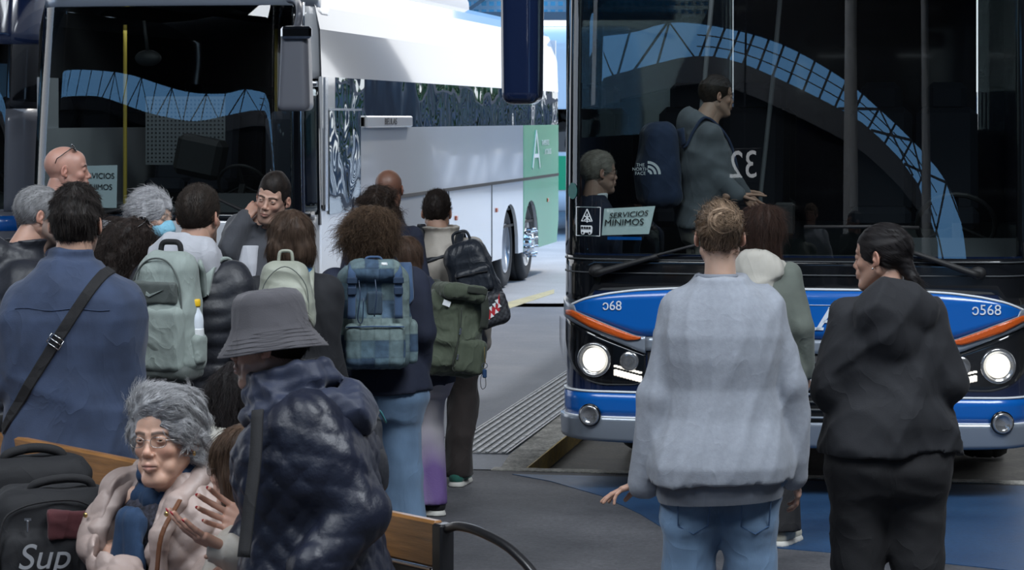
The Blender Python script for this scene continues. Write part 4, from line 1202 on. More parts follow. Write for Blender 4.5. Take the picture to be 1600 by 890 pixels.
def head_cols(V, skin, brow=(.03, .02, .015), lip=(.42, .16, .14), beard=0, beardc=(.05, .04, .035), scalp=0):
    C = np.tile(np.array(skin, float), (len(V), 1)); x, y, z = V.T; ax = np.abs(x)
    def blend(m, c): 
        m = np.clip(m, 0, 1)[:, None]; C[:] = C * (1 - m) + np.array(c) * m
    # warm cheeks, nose and ears
    g = np.exp(-(((ax - .042) / .018) ** 2 + ((z + .025) / .016) ** 2)) * (y > .03) * .35
    blend(g, (skin[0] * 1.02, skin[1] * .62, skin[2] * .58))
    blend(np.exp(-((ax / .014) ** 2 + ((z + .03) / .014) ** 2)) * (y > .09) * .3, (skin[0], skin[1] * .65, skin[2] * .6))
    blend((ax > .078) * .35, (skin[0] * 1.0, skin[1] * .6, skin[2] * .55))
    # eyebrows
    d = np.abs(z - (.0215 + .0045 * np.cos((ax - .033) / .016) - .10 * (ax - .03) * (ax > .036))); br = np.clip(1.6 - d / (.0040 - .03 * np.clip(ax - .030, 0, .05)), 0, 1) * (ax > .010) * (ax < .049) * (y > .06)
    blend(br * .92, brow)
    for zz, st in ((.0105, .75), (.0015, .25)):      # lash lines
        blend(np.clip(1 - np.abs(z - zz + .25 * (ax - .031) ** 2 / .012) / .0017, 0, 1) * (np.abs(ax - .031) < .0145) * (y > .07) * st, (skin[0] * .25, skin[1] * .2, skin[2] * .2))
    blend(np.exp(-(((ax - .031) / .012) ** 2 + ((z + .006) / .006) ** 2)) * (y > .06) * .22, (skin[0] * .6, skin[1] * .5, skin[2] * .55))
    # lips
    lz = (z + .0645); lm = np.clip(1.5 - np.sqrt((ax / .0225) ** 2 + (lz / .0105) ** 2) * 1.3, 0, 1) * (y > .088)
    blend(lm * .75, lip)
    blend(np.clip(1 - np.abs(lz) / .0016, 0, 1) * (ax < .022) * (y > .085) * .8, (lip[0] * .3, lip[1] * .3, lip[2] * .3))
    if beard:
        m = np.clip((-.034 - z) / .012, 0, 1) * np.clip((y - .0) / .03, 0, 1) * (z > -.135)
        m = np.maximum(m, np.clip((-.0 - z) / .02, 0, 1) * np.clip((ax - .055) / .01, 0, 1) * (y > .0) * (z > -.1))
        m *= 1 - np.clip(1.4 - np.sqrt((ax / .024) ** 2 + (lz / .009) ** 2), 0, 1) * .9
        m = m * (1 - np.exp(-((ax / .03) ** 2 + ((z + .02) / .02) ** 2)))
        blend(m * beard, beardc)
    if scalp: 
        m = np.clip((z - (.035 - .6 * (y - .04))) / .03, 0, 1) * (1 - np.clip((y - .05) / .03, 0, 1)) * scalp
        blend(m * .5, (skin[0] * .55, skin[1] * .55, skin[2] * .6))
    return C

def hand_mesh(wrist, d, pn, side, curl=.35, sc_=1.0, spread=.12, h=.0035, fing=None, thumb=(.75, .35)):
    """wrist point, direction towards the fingers, palm-facing normal; side=+1/-1 puts the thumb on the +/- side"""
    d = Vector(d).normalized(); pn = Vector(pn); pn = (pn - d * pn.dot(d)).normalized(); ax = d.cross(pn).normalized() * side
    w = Vector(wrist); tips = []
    segs = []; 
    base = [(.030, .086), (.010, .092), (-.011, .088), (-.030, .078)]
    lens = [(.040, .025, .020), (.045, .028, .021), (.041, .026, .020), (.032, .020, .018)]
    rr = [.0088, .0090, .0085, .0076]
    for i, ((bx, by), ls) in enumerate(zip(base, lens)):
        c = fing[i] if fing else curl
        p = w + ax * bx * sc_ + d * by * sc_; a = c * .8; sp = (1.5 - i) * spread * .5
        segs.append((w + ax * bx * .55 * sc_ + d * .012, p, .0125 * sc_, .0115 * sc_, .012))
        for k, l in enumerate(ls):
            dr = (d * math.cos(a) + pn * math.sin(a)); dr = (dr + ax * sp * math.cos(a)).normalized()
            q = p + dr * l * sc_; segs.append((p, q, rr[i] * (1 - .08 * k) * sc_, rr[i] * (1 - .08 * (k + 1)) * sc_, .0025)); p = q; a += c * (1.0 if k == 0 else .8)
        tips.append((p, dr, rr[i] * .8 * sc_, (pn * -1 * math.cos(a - c) + d * math.sin(a - c)).normalized()))
    p = w + ax * .024 * sc_ + d * .020 * sc_; a = thumb[0]
    segs.append((w + d * .01, p, .016 * sc_, .016 * sc_, .012))
    for k, l in enumerate((.042, .032, .026)):
        dr = (d * math.cos(a) + ax * math.sin(a) + pn * thumb[1]).normalized(); q = p + dr * l * sc_
        segs.append((p, q, (.0145, .0105, .0098)[k] * sc_, (.0108, .0100, .0085)[k] * sc_, .006 if k == 0 else .003)); p = q; a -= .18
    tips.append((p, dr, .0085 * sc_, (ax * math.cos(a) - d * math.sin(a)).normalized()))
    pts = [np.array(s_[0]) for s_ in segs] + [np.array(s_[1]) for s_ in segs] + [np.array(w - d * .06)]
    lo = np.min(pts, 0) - .025; hi = np.max(pts, 0) + .025
    v = Vol(lo, hi, h)
    v.cone(w - d * .055, w, .027 * sc_, .024 * sc_, .01, flat=(pn, 1.25))
    for (a_, b_, r1, r2, k) in segs[:]: v.cone(a_, b_, r1, r2, k)
    V, Q = v.mesh()
    return V, Q, tips

TORSO_M = [(1.505, .060, .062, -.005), (1.47, .082, .072, -.01), (1.44, .112, .082, -.012), (1.40, .148, .095, -.010), (1.36, .170, .106, -.004), (1.30, .182, .116, .0), (1.22, .182, .120, .004),
           (1.12, .166, .112, .004), (1.02, .160, .110, .0), (.93, .172, .118, -.006), (.86, .182, .122, -.012), (.78, .180, .115, -.01), (.70, .178, .11, -.008), (.6, .18, .11, 0), (.5, .18, .11, 0)]
TORSO_F = [(1.505, .055, .056, -.005), (1.47, .075, .066, -.01), (1.44, .100, .076, -.012), (1.40, .130, .090, -.008), (1.36, .150, .104, .0), (1.30, .162, .116, .006), (1.22, .160, .120, .01),
           (1.12, .142, .102, .004), (1.02, .150, .108, .0), (.93, .178, .122, -.008), (.86, .190, .128, -.014), (.78, .186, .12, -.01), (.70, .18, .11, -.008), (.6, .18, .11, 0), (.5, .18, .11, 0)]

class Person:
    def __init__(s, px, top, sc_, rz, label, hair_t=.012, w=1.0, d=1.0, fem=False, lean=(0, 0), head=(0, 0, 0), skin=(.52, .33, .24), seat=None, z0=0.0, Hs=None,
                 headoff=(0, 0, 0), group=None, hs=1.0, **hk):
        hs *= .95
        s.s = sc_; s.H = HC - (top - HZ) / sc_ - z0; s.w, s.d, s.fem = w, d, fem; s.skin = skin
        s.root = empty('person', ((px - 800) / sc_, F / sc_, z0), rz, label, 'person', group)
        s.M = Matrix.Translation(s.root.location) @ Matrix.Rotation(rz, 4, 'Z'); s.Mi = s.M.inverted()
        Hn = s.H if seat is None else (s.H - seat) + .93 * (Hs or 1.65) / 1.75 
        if seat is not None: Hn = Hs or 1.65
        s.k = Hn / 1.75; s.zo = s.H - Hn; s.seat = seat; k = s.k; s.lean = lean; s.hs = hs
        s.T = TORSO_F if fem else TORSO_M
        hz = s.H - (.117 * hs + hair_t); o = s.off(1.55); s.hc = Vector((o[0] + headoff[0], .022 + o[1] + headoff[1], hz + headoff[2]))
        s.HM = Matrix.Translation(s.hc) @ Matrix.Rotation(head[0], 4, 'Z') @ Matrix.Rotation(head[2], 4, 'Y') @ Matrix.Rotation(head[1], 4, 'X') @ Matrix.Scale(hs, 4)
        s.J = {}
        for sd, n in ((-1, 'l'), (1, 'r')):
            sw = (.142 if fem else .158) * w
            s.J['sh' + n] = s.pt(sd * sw, -.008, 1.385)
            s.J['el' + n] = s.pt(sd * (sw + .065), -.03, 1.12)
            s.J['wr' + n] = s.pt(sd * (sw + .065), .06, .88)
            s.J['hip' + n] = Vector((sd * .085 * k * w + s.off(.9)[0], s.off(.9)[1], .92 * k + s.zo))
            if seat is None:
                s.J['kn' + n] = Vector((sd * .095 * w, .015, .50 * k)); s.J['an' + n] = Vector((sd * .105 * w, -.02, .085))
            else:
                s.J['kn' + n] = Vector((sd * .13, .43, .50)); s.J['an' + n] = Vector((sd * .13, .42, .09))
        s.hands = {}; s.hk = hk
    def off(s, zf):
        t = max(0, (zf - .93) / .55); return (s.lean[0] * t, s.lean[1] * t)
    def pt(s, x, y, zf):
        o = s.off(zf); return Vector((x + o[0], y + o[1], zf * s.k + s.zo))
    def px(s, x, y, dy=0.0):
        """pixel -> local point, dy metres further than the person"""
        d = F / s.s + dy; wp = Vector(((x - 800) * d / F, d, HC - (y - HZ) * d / F)); return s.Mi @ wp
    def set(s, **kw):
        for a, b in kw.items(): s.J[a] = Vector(b)
        return s
    def rows(s, th, z0, z1, mw=1.0, md=1.0, extra=None):
        r = []
        T = s.T
        zs = sorted(set([t[0] for t in T if z0 < t[0] < z1] + [z0, z1]))
        A = [t[0] for t in T][::-1]
        for z in zs:
            a = np.interp(z, A, [t[1] for t in T][::-1]); b = np.interp(z, A, [t[2] for t in T][::-1]); c = np.interp(z, A, [t[3] for t in T][::-1])
            e = extra(z) if extra else (0, 0)
            o = s.off(z); th_ = th * float(np.interp(z, (1.30, 1.47), (1.0, .35))) if th > 0 else th; r.append((z * s.k + s.zo, (a * s.w * mw + th_ + e[0]), (b * s.d * md + th_ + e[1]), o[0], c + o[1]))
        return r
    # ---- body (one mesh: head, neck, trunk, arms, hands, legs)
    def body(s, hand=True, legs=True, hh=.0045, headkw=None, colkw=None, eyes=True, gaze=(0, 0), eyec=(.05, .03, .02), headh=.0038):
        k = s.k; J = s.J
        xs = [p.x for p in J.values()] + [s.hc.x]; ys = [p.y for p in J.values()] + [s.hc.y]
        v = Vol((min(xs) - .3, min(ys) - .25, -.02), (max(xs) + .3, max(ys) + .25, s.H + .05), .028)
        v.loft(s.rows(-.016, .92, 1.50), .02)
        for n in 'lr':
            v.cone(J['sh' + n], J['el' + n], .048, .036, .03); v.cone(J['el' + n], J['wr' + n], .036, .026, .02)
            if legs: v.cone(J['hip' + n], J['kn' + n], .085 * min(s.w, 1.1), .052, .03); v.cone(J['kn' + n], J['an' + n], .050, .036, .02)
        V, Q = v.mesh(); C = np.tile(np.array(s.skin), (len(V), 1)); parts = [(V, Q, C)]
        hk = dict(h=headh); hk.update(headkw or {})
        V, Q = get_head(**hk); C = head_cols(V, s.skin, **(colkw or {}))
        parts.append((xf(V, s.HM), Q, C))
        # neck down into the trunk
        nv = Vol((s.hc.x - .15, s.hc.y - .2, s.H - .42), (s.hc.x + .15, s.hc.y + .2, s.H - .1), .008)
        a = s.HM @ Vector((0, -.025, -.06)); b = s.pt(0, -.015, 1.44); nr = .053 if s.fem else .060
        nv.cone(a, b, nr * s.hs, nr * 1.12, .01); V, Q = nv.mesh(); parts.append((V, Q, np.tile(np.array(s.skin), (len(V), 1))))
        s.tips = {}
        if hand:
            for n in 'lr':
                sd = -1 if n == 'l' else 1
                hd = s.hands.get(n, {}); dd = (J['wr' + n] - J['el' + n]).normalized()
                kw = dict(d=dd * .8 + Vector((0, .15, -.2)), pn=Vector((-sd, .1, 0)), curl=.45, side=1, h=hh, sc_=.95 * (0.9 if s.fem else 1))
                kw.update(hd)
                if 'side' not in hd:
                    # thumb forward (+y)
                    ax = Vector(kw['d']).normalized().cross(Vector(kw['pn'])); kw['side'] = 1 if ax.y > 0 else -1
                V, Q, tips = hand_mesh(J['wr' + n], **kw); s.tips[n] = tips
                Cc = np.tile(np.array(s.skin) * np.array((1.0, .93, .9)), (len(V), 1)); parts.append((V, Q, Cc))
        Vs, Qs, Cs, b = [], [], [], 0
        for V, Q, C in parts: Vs.append(V); Qs.append(Q + b); Cs.append(C); b += len(V)
        s.bodyo = mk('body', np.concatenate(Vs), np.concatenate(Qs), skin_mat(), s.root, col=np.concatenate(Cs))
        if eyes:
            for sd in (-1, 1):
                mb = MB().ball((0, 0, 0), .0118, 24); V = np.array(mb.v); 
                g = Vector((gaze[0], 1, gaze[1])).normalized(); dt = V @ np.array(g) / .0118
                C = np.where(dt[:, None] > .975, np.array((.004, .004, .004)), np.where(dt[:, None] > .90, np.array(eyec), np.array((.62, .58, .55))))
                V2 = xf(V + np.array((sd * .031, .0815, .006)), s.HM)
                mk('eye', V2, mb.f, mat('eye', rough=.08, vcol=True, coat=.6), s.root, col=C)
        return s
    # ---- clothes
    def top(s, name, m, th=.02, hem=.86, arm=(.062, .052, .042), chan=None, fold=(.006, 9, (1, 1, .6)), collar=None, hood=None, h=.012, seed=1, mw=1.0, md=1.0, neck=1.50, sleeve=1.0,
            extra=None, label=None, cuff=None, more=None, armchan=None, open_=None, shr=None, parent=None, ztop=None, bk=.024):
        J = s.J; k = s.k
        xs = [J[a + n].x for a in ('sh', 'el', 'wr') for n in 'lr']; ys = [J[a + n].y for a in ('sh', 'el', 'wr') for n in 'lr']
        zt = (neck + .14) * k + s.zo
        zb = min(hem * k + s.zo, min(J[a + n].z for a in ('el', 'wr') for n in 'lr')) - .08
        zt = max(zt, max(J[a + n].z for a in ('sh', 'el', 'wr') for n in 'lr') + .12)
        v = Vol((min(xs) - .17, min(min(ys) - .15, -.26 * s.d - th + min(0, s.lean[1])), zb), (max(xs) + .17, max(max(ys) + .14, .22 * s.d + th + max(0, s.lean[1])), zt), h)
        v.loft(s.rows(th, hem, neck, mw, md, extra), .01, chan=chan)
        for n in 'lr':
            S, E, W = J['sh' + n], J['el' + n], J['wr' + n]
            W = E + (W - E) * sleeve
            v.cone(S, E, shr or arm[0], arm[1], bk, chan=armchan or chan)
            v.cone(E, W, arm[1], arm[2], .018, chan=armchan or chan)
            if cuff: v.cone(W - (W - E).normalized() * .03, W + (W - E).normalized() * .012, cuff, cuff * .95, .004)
        if collar:   # (height, radius, thickness)
            c = s.pt(0, -.012, neck - .02); ch, cr, ct = collar
            hc2 = s.HM @ Vector((0, -.025, -.11)); dx = (hc2 - c)
            rows = [(c.z - .03, cr + .03, cr + .02, c.x, c.y), (c.z + ch * .4, cr + .005, cr + .0, c.x + dx.x * .25, c.y + dx.y * .25), (c.z + ch, cr + ct, cr + ct, c.x + dx.x * .4, c.y + dx.y * .4 - .004)]
            v.loft(rows, .02, p=2)
            v.loft([(c.z + ch * .35, cr - .022, cr - .022, c.x + dx.x * .25, c.y + dx.y * .25 + .01), (c.z + ch + .05, cr + ct - .014, cr + ct - .014, c.x + dx.x * .4, c.y + dx.y * .4 + .01)], .004, p=2, cut=True)
        if hood: hood(v, s)
        if more: more(v, s)
        if fold: v.folds(fold[0] * 1.35, fold[1], seed, fold[2], n=6)
        if ztop: v.plane((0, 0, ztop), (0, 0, 1))
        V, Q = v.mesh(); s.topV, s.topQ = V, Q
        o = mk(name, V, Q, m, parent or s.root, label=label); s.topo = o; return o
    def pants(s, name, m, leg=(.095, .072, .062), h=.014, fold=(.006, 10, (1, 1, .5)), seed=2, th=.014, hem=.075, waist=1.0, colf=None, label=None, mw=1.0, md=1.0, zmin=-.02):
        J = s.J; k = s.k
        xs = [J[a + n].x for a in ('hip', 'kn', 'an') for n in 'lr']; ys = [J[a + n].y for a in ('hip', 'kn', 'an') for n in 'lr']
        v = Vol((min(xs) - .2, min(min(ys) - .16, -.2 * s.d), zmin), (max(xs) + .2, max(max(ys) + .16, .2 * s.d), waist * k + s.zo + .03), h)
        r_ = s.rows(th, .84, waist, mw, md); q_ = r_[0]; r_.insert(0, (q_[0] - .09 * k, q_[1] * .80, q_[2] * .80, q_[3], q_[4])); v.loft(r_, .03)
        for n in 'lr':
            v.cone(J['hip' + n], J['kn' + n], leg[0] * mw, leg[1], .045); v.cone(J['kn' + n], J['an' + n] + (0 * Vector((0, 0, 1))), leg[1], leg[2], .02)
        if fold: v.folds(fold[0], fold[1], seed, fold[2])
        if s.seat is None: v.plane((0, 0, hem), (0, 0, -1))
        return v.build(name, m, s.root, colf=colf, label=label)
    def shoes(s, m, sole=(.7, .7, .68), ms=None, yaw=0.0, label=None, h=.007):
        ms = ms or mat('sole_white', (.55, .54, .50), .6)
        for n in 'lr':
            a = s.J['an' + n]; sd = -1 if n == 'l' else 1; fd = Vector((sd * .15 + math.sin(yaw), math.cos(yaw), 0)).normalized()
            g = Vector((a.x, a.y, 0)) - fd * .03; 
            if s.seat is None: gz = 0
            else: gz = 0
            v = Vol((g.x - .25, g.y - .25, -.005), (g.x + .25, g.y + .25, .16), h)
            he = g + Vector((0, 0, .05)); ti = g + fd * .19 + Vector((0, 0, .04))
            v.cone(he, ti, .042, .034, .02); v.cone(he + Vector((0, 0, .02)), Vector((a.x, a.y, .11)), .042, .040, .02); v.cone(g + fd * .05 + Vector((0, 0, .06)), ti, .035, .03, .02)
            v.plane((0, 0, .022), (0, 0, -1)); o = v.build('shoe', m, s.root, label=label)
            v2 = Vol((g.x - .25, g.y - .25, -.01), (g.x + .25, g.y + .25, .05), h)
            v2.cone(g + Vector((0, 0, .0)), g + fd * .19, .047, .044, .01); v2.plane((0, 0, .032), (0, 0, 1)); v2.plane((0, 0, .001), (0, 0, -1))
            v2.build('sole', ms, o)
    def hair(s, f, col=(.03, .02, .015), col2=None, n=1500, L=.03, flow=(0, -.3, -1), lift=.2, noise=.25, curl=0.0, rad=.0007, hug=.6, M=7, seed=3, h=.0055, grav=.0, box=None, fold=None, label=None, name='hair'):
        b = box or ((-.13, -.16, -.16), (.13, .14, .17))
        v = Vol(b[0], b[1], h); f(v)
        if fold: v.folds(fold[0], fold[1], seed, fold[2] if len(fold) > 2 else (1, 1, 1))
        n = int(n * 2.0); lift *= .65; noise *= .75; rad *= .85
        V, Q = v.mesh(); rs = np.random.RandomState(seed)
        col = np.array(col, float); col2 = np.array(col2, float) if col2 is not None else col * 1.6
        mix = .5 + .5 * np.sin(V[:, 0] * 130 + 3 * np.sin(V[:, 2] * 25) + V[:, 1] * 70)
        C = col[None] * (1 - .35 * mix[:, None]) + col2[None] * .35 * mix[:, None]
        if n:
            N = vnormals(V, Q)
            # drop outward test: keep vertices well outside the skull
            idx = rs.randint(0, len(V), n); p = V[idx] - N[idx] * .002; nn = N[idx]
            fl = flow(p) if callable(flow) else np.tile(np.array(flow, float), (n, 1))
            t = fl - (fl * nn).sum(1)[:, None] * nn; t /= np.linalg.norm(t, axis=1)[:, None] + 1e-6
            d = t * (1 - lift) + nn * lift + rs.normal(size=(n, 3)) * noise * .5; d /= np.linalg.norm(d, axis=1)[:, None]
            Ls = L * (.6 + .8 * rs.rand(n)); st = Ls / (M - 1); P = np.zeros((n, M, 3)); P[:, 0] = p
            for i in range(1, M):
                P[:, i] = P[:, i - 1] + d * st[:, None]
                d = d - nn * (st / .09 * hug)[:, None] + np.array((0, 0, -1)) * (grav * st)[:, None]; d /= np.linalg.norm(d, axis=1)[:, None]
            if curl:
                u = np.cross(d, nn); u /= np.linalg.norm(u, axis=1)[:, None] + 1e-6; ph = rs.rand(n) * 6.3; tt = np.linspace(0, 1, M)[None, :]
                w = 2 * math.pi * Ls[:, None] / .045 * tt * (.7 + .6 * rs.rand(n))[:, None] + ph[:, None]
                a = curl * np.minimum(1, tt * 3)
                P += (np.sin(w) * a)[..., None] * u[:, None, :] + (np.cos(w) * a)[..., None] * nn[:, None, :] * .8
            SV, SQ = strands(P, rad); cm = rs.rand(n); SC = np.repeat((col[None] * (1 - cm[:, None]) + col2[None] * cm[:, None]), M * 3, axis=0)
            Q = np.concatenate([Q, SQ + len(V)]); V = np.concatenate([V, SV]); C = np.concatenate([C, SC])
        return mk(name, xf(V, s.HM), Q, hair_mat(), s.root, col=C, label=label)
    def hproj(s, pts, off=.004, o=None, frm=(0, -1, 0)):
        """drop local (x,z) points on the clothing seen from direction frm"""
        o = o or s.topo; me = o.data
        bv = BVHTree.FromPolygons([v.co for v in me.vertices], [p.vertices for p in me.polygons])
        out = []; ns = []
        f = Vector(frm)
        for p in pts:
            q = Vector((p[0], 0, p[1])) if len(p) == 2 else Vector(p)
            h = bv.ray_cast(q + f * 1.2, -f)
            if h[0] is None: 
                hh = bv.find_nearest(q); out.append(hh[0] + hh[1] * off); ns.append(hh[1])
            else: out.append(h[0] + h[1] * off); ns.append(h[1])
        return out, ns

def cap_hair(t=.010, top=.0, nape=-.070, face=(.118, -.035, .070, .078, .098), side=0.0, ear=True, k=.004):
    def f(v):
        v.ell((0, -.012, .036), (.0745 + t * .5, .095 + t, .084 + t + top), .01)
        if top: v.ell((0, .015, .075), (.060, .07, .045 + top), .02)
        v.ell((0, face[0], face[1]), (face[2], face[3], face[4]), k, cut=True)
        v.plane((0, -.02, nape + .035), (0, .5, -.85))
        if ear:
            for s in (-1, 1): v.ell((s * .090, -.006, -.004), (.026, .028, .036), .003, cut=True)
    return f

def glasses(P, m, round_=False, z=.004, dark=False, y=.098, tilt=0, name='glasses', w=.0215, hgt=.0155, lensm=None, fr_=.0011):
    T = P.HM @ (Matrix.Translation((0, 0, 0)) if not tilt else Matrix.Translation(tilt[0]) @ Matrix.Rotation(tilt[1], 4, 'X'))
    mb = MB()
    for s in (-1, 1):
        pts = []
        for k in range(24):
            a = k * math.pi / 12; e = .75
            pts.append(T @ Vector((s * .0325 + w * math.copysign(abs(math.cos(a)) ** e, math.cos(a)), y - .006 * abs(math.cos(a)) * (1 if s * math.cos(a) > 0 else 0), z + hgt * math.copysign(abs(math.sin(a)) ** e, math.sin(a)))))
        mb.tube(pts, fr_, 6, closed=True)
        mb.tube([T @ Vector(q) for q in ((s * .054, y - .006, z + .006), (s * .072, y - .03, z + .006), (s * .079, .0, z + .006), (s * .078, -.02, z - .008))], fr_, 6)
    mb.tube([T @ Vector(q) for q in ((-.011, y, z + .004), (0, y + .003, z + .007), (.011, y, z + .004))], fr_, 6)
    o = mb.build(name, m, P.root, smooth=True)
    for s in (-1, 1):
        l = MB(); c = Vector((s * .0325, y - .001, z)); ring = []
        for k in range(20):
            a = k * math.pi / 10; ring.append(T @ (c + Vector((w * .96 * math.copysign(abs(math.cos(a)) ** .75, math.cos(a)), 0, hgt * .96 * math.copysign(abs(math.sin(a)) ** .75, math.sin(a))))))
        l.add(ring, [tuple(range(20))]); l.build('lens', lensm or G_lens, o)
    return o

def cap_long(t=.016, back=-.16, wid=.085, thick=.045, face=(.118, -.035, .070, .070, .098), k=.006, yb=-.055):
    def f(v):
        v.ell((0, -.012, .033), (.0745 + t, .095 + t, .084 + t), .01)
        v.cone((0, yb, 0), (0, yb - .015, back + thick), wid, wid * .85, .02, flat=((0, 1, 0), wid / (thick + .03)))
        for s in (-1, 1): v.cone((s * .070, .0, .02), (s * .072, -.02, back * .6), .026, .022, .02)
        v.ell((0, face[0], face[1]), (face[2], face[3], face[4]), k, cut=True)
    return f
# ---------------------------------------------------------------- cloth materials
def cloth(name, c, rough=.85, sc_=220, st=.25, var=.10, vs=14, sheen=.15, wr=(4.2, .28), **kw): return mat(name, c, rough, bump=(sc_, st), var=var, vscale=vs, sheen=sheen, bdist=.002, wr=wr, **kw)
M_denim_shirt = cloth('denim_shirt', (.030, .048, .098), var=.18)
M_sweat = cloth('grey_marl', (.29, .315, .365), sc_=160, st=.3, var=.07, vs=60, wr=(3.5, .16))
M_blackhood = cloth('black_fleece', (.013, .014, .018), sheen=.02)
M_blackpants = cloth('black_trousers', (.012, .012, .014), sheen=.0)
M_jeans = cloth('light_denim', (.125, .205, .32), var=.22, vs=9, aniso=(1, 1, .4))
M_nylon = mat('black_nylon', (.014, .016, .023), .50, var=.15, bump=(60, .15), spec=.5)
M_nylon_navy = mat('navy_nylon', (.009, .012, .026), .45, var=.15, bump=(60, .2), spec=.45)
M_navyc = cloth('navy_cloth', (.012, .017, .038), sheen=.01)
M_greycharc = cloth('charcoal_cloth', (.045, .048, .058))
M_lightgrey = cloth('light_grey_jersey', (.42, .43, .47), var=.06)
M_beigej = mat('beige_nylon', (.46, .42, .37), .55, var=.06, bump=(50, .15))
M_cream = cloth('cream_cloth', (.50, .48, .43), var=.05)
M_pinkcoat = mat('rose_beige_nylon', (.40, .31, .28), .50, var=.06, bump=(50, .15))
M_scarf = cloth('blue_scarf', (.010, .036, .090), var=.15, sheen=.1)
M_hat = cloth('grey_hat_cloth', (.075, .072, .082), sc_=300, st=.4)
M_gold = mat('gold', (.65, .45, .18), .3, metal=1)
M_steel = mat('steel', (.6, .62, .65), .25, metal=1)
M_strap = cloth('black_webbing', (.012, .012, .014), sc_=300, st=.4, sheen=0)
M_frame = mat('thin_frame', (.45, .42, .40), .25, metal=.9)
M_sunf = mat('sunglass_frame', (.006, .006, .007), .15, coat=.5)
G_sun = mat('sunglass_lens', (.01, .012, .016), .05, coat=1)
M_mask = cloth('blue_mask', (.22, .50, .66), sc_=120, st=.1, var=.03)
SK = (.50, .31, .225); SKR = (.52, .29, .22)
black = (.010, .008, .008); dbrown = (.028, .017, .011); brown = (.055, .032, .02)

# ---------------------------------------------------------------- grey sweatshirt woman
P = Person(1125, 316, 450, 0.0, 'woman from behind in a pale grey sweatshirt and light jeans with a messy bun', hair_t=.012, w=1.12, d=1.15, fem=True, skin=(.52, .33, .25), hs=1.02)
P.set(ell=P.px(1034, 618, -.02), wrl=P.px(1006, 752, .02), elr=P.px(1228, 600, .0), wrr=P.px(1240, 742, .06), shl=P.px(1066, 488, .0), shr=P.px(1190, 488, 0))
P.hands['l'] = dict(d=(-.75, .15, -.28), pn=(-.25, .0, -1), fing=[.25, .15, .2, .45], spread=.30, thumb=(.55, .5), side=-1, sc_=.92, h=.003)
P.hands['r'] = dict(d=(.25, .3, -.9), pn=(-.9, .2, -.1), curl=.5, sc_=.88)
P.body()
P.top('sweatshirt', M_sweat, .034, .80, (.078, .074, .060), fold=(.0085, 8.5, (1.2, 1, .42)), collar=None, h=.010, seed=5, mw=1.02, md=1.0, neck=1.50, shr=.080, cuff=.043, bk=.018,
      extra=lambda z: (.012 * math.sin((z - .8) * 4), .03), more=lambda v, s: (v.cone(s.J['shl'] + Vector((.03, 0, .0)), s.J['shr'] + Vector((-.03, 0, .0)), .082, .082, .05),))
# ribbed waistband, neck rib and cuffs
def ring_band(P, name, m, z, w_, d_, hgt, parent, th=.0, tilt=0, n=72, rib=True, cy=0.0, cx=0.0):
    v = []; f = []; rows = ((0, -.01), (.25, .0), (.75, .0), (1, -.012))
    for j, (q, o) in enumerate(rows):
        for i in range(n * 2):
            a = math.pi * i / n; r_ = (.0022 if (i % 2 and rib) else 0)
            ca, sa = math.cos(a), math.sin(a)
            v.append(((w_ + o + r_) * math.copysign(abs(ca) ** .9, ca) + cx, (d_ + o + r_) * math.copysign(abs(sa) ** .9, sa) + cy, z + hgt * q + tilt * ca * w_))
    N_ = n * 2
    for j in range(3):
        for i in range(N_): f.append((j * N_ + i, j * N_ + (i + 1) % N_, (j + 1) * N_ + (i + 1) % N_, (j + 1) * N_ + i))
    return mk(name, v, f, m, parent)
ring_band(P, 'waistband', cloth('grey_rib', (.19, .21, .25), sc_=160, st=.3), .742, .222, .178, .105, P.topo, cy=-.004, tilt=.05)
ring_band(P, 'neck_rib', _mats['grey_rib'], P.px(0, 430)[2] - .014, .071, .070, .022, P.topo, cy=-.010, cx=P.px(1120, 400)[0])
P.pants('jeans', M_jeans, (.118, .090, .080), fold=(.006, 11, (1, 1, 1.4)), seed=8, th=.022, mw=1.04, md=1.08, waist=.93)
for x0, x1 in ((-.155, -.045), (.06, .165)):
    pp_, nn_ = P.hproj([(x0, .80), (x0 + .005, .66), ((x0 + x1) / 2, .635), (x1 - .005, .66), (x1, .80)], .003, o=[c for c in P.root.children if c.name.startswith('jeans')][0])
    MB().tube(pp_, .003, 5).build('pocket_seam', cloth('dark_denim', (.05, .11, .22)), [c for c in P.root.children if c.name.startswith('jeans')][0])
P.shoes(cloth('white_canvas', (.5, .5, .5)))
def fbun(v):
    cap_hair(.014, top=.004, nape=-.080, ear=True)(v)
    v.ell((.008, -.105, .066), (.056, .040, .046), .012); v.ell((-.02, -.112, .075), (.022, .02, .02), .008); v.ell((.03, -.125, .05), (.02, .018, .02), .008); v.ell((0, -.08, .10), (.04, .03, .02), .012)
P.hair(fbun, (.055, .036, .024), (.48, .34, .23), n=2600, L=.055, flow=lambda p: np.array((.012, -.11, .062)) - p, lift=.12, noise=.3, hug=1.0, fold=(.004, 40, (1.5, 1, .5)), seed=4, rad=.0008)
lk = MB(); rs_l = np.random.RandomState(4)
for i in range(46):      # twisted locks of the bun
    a0 = rs_l.rand() * 6.3; r0 = .022 + .030 * rs_l.rand(); tl = rs_l.rand() * .8 - .4; dy = -.112 - .030 * (1 - (r0 / .052) ** 2) - .006 * rs_l.rand(); ln = 1.5 + 2 * rs_l.rand()
    pts = [P.HM @ Vector((.008 + r0 * 1.1 * math.cos(a0 + t) , dy + tl * .012 * math.sin(t), .066 + r0 * .9 * math.sin(a0 + t))) for t in np.linspace(0, ln, 9)]
    lk.tube(pts, [.0015 + .0045 * math.sin(math.pi * (k + .5) / 9) for k in range(9)], 6)
lkv = np.array(lk.v); lc = np.repeat(rs_l.rand(46)[:, None], 54, axis=0); lc = np.array((.10, .065, .042)) * (1 - lc) + np.array((.50, .36, .25)) * lc
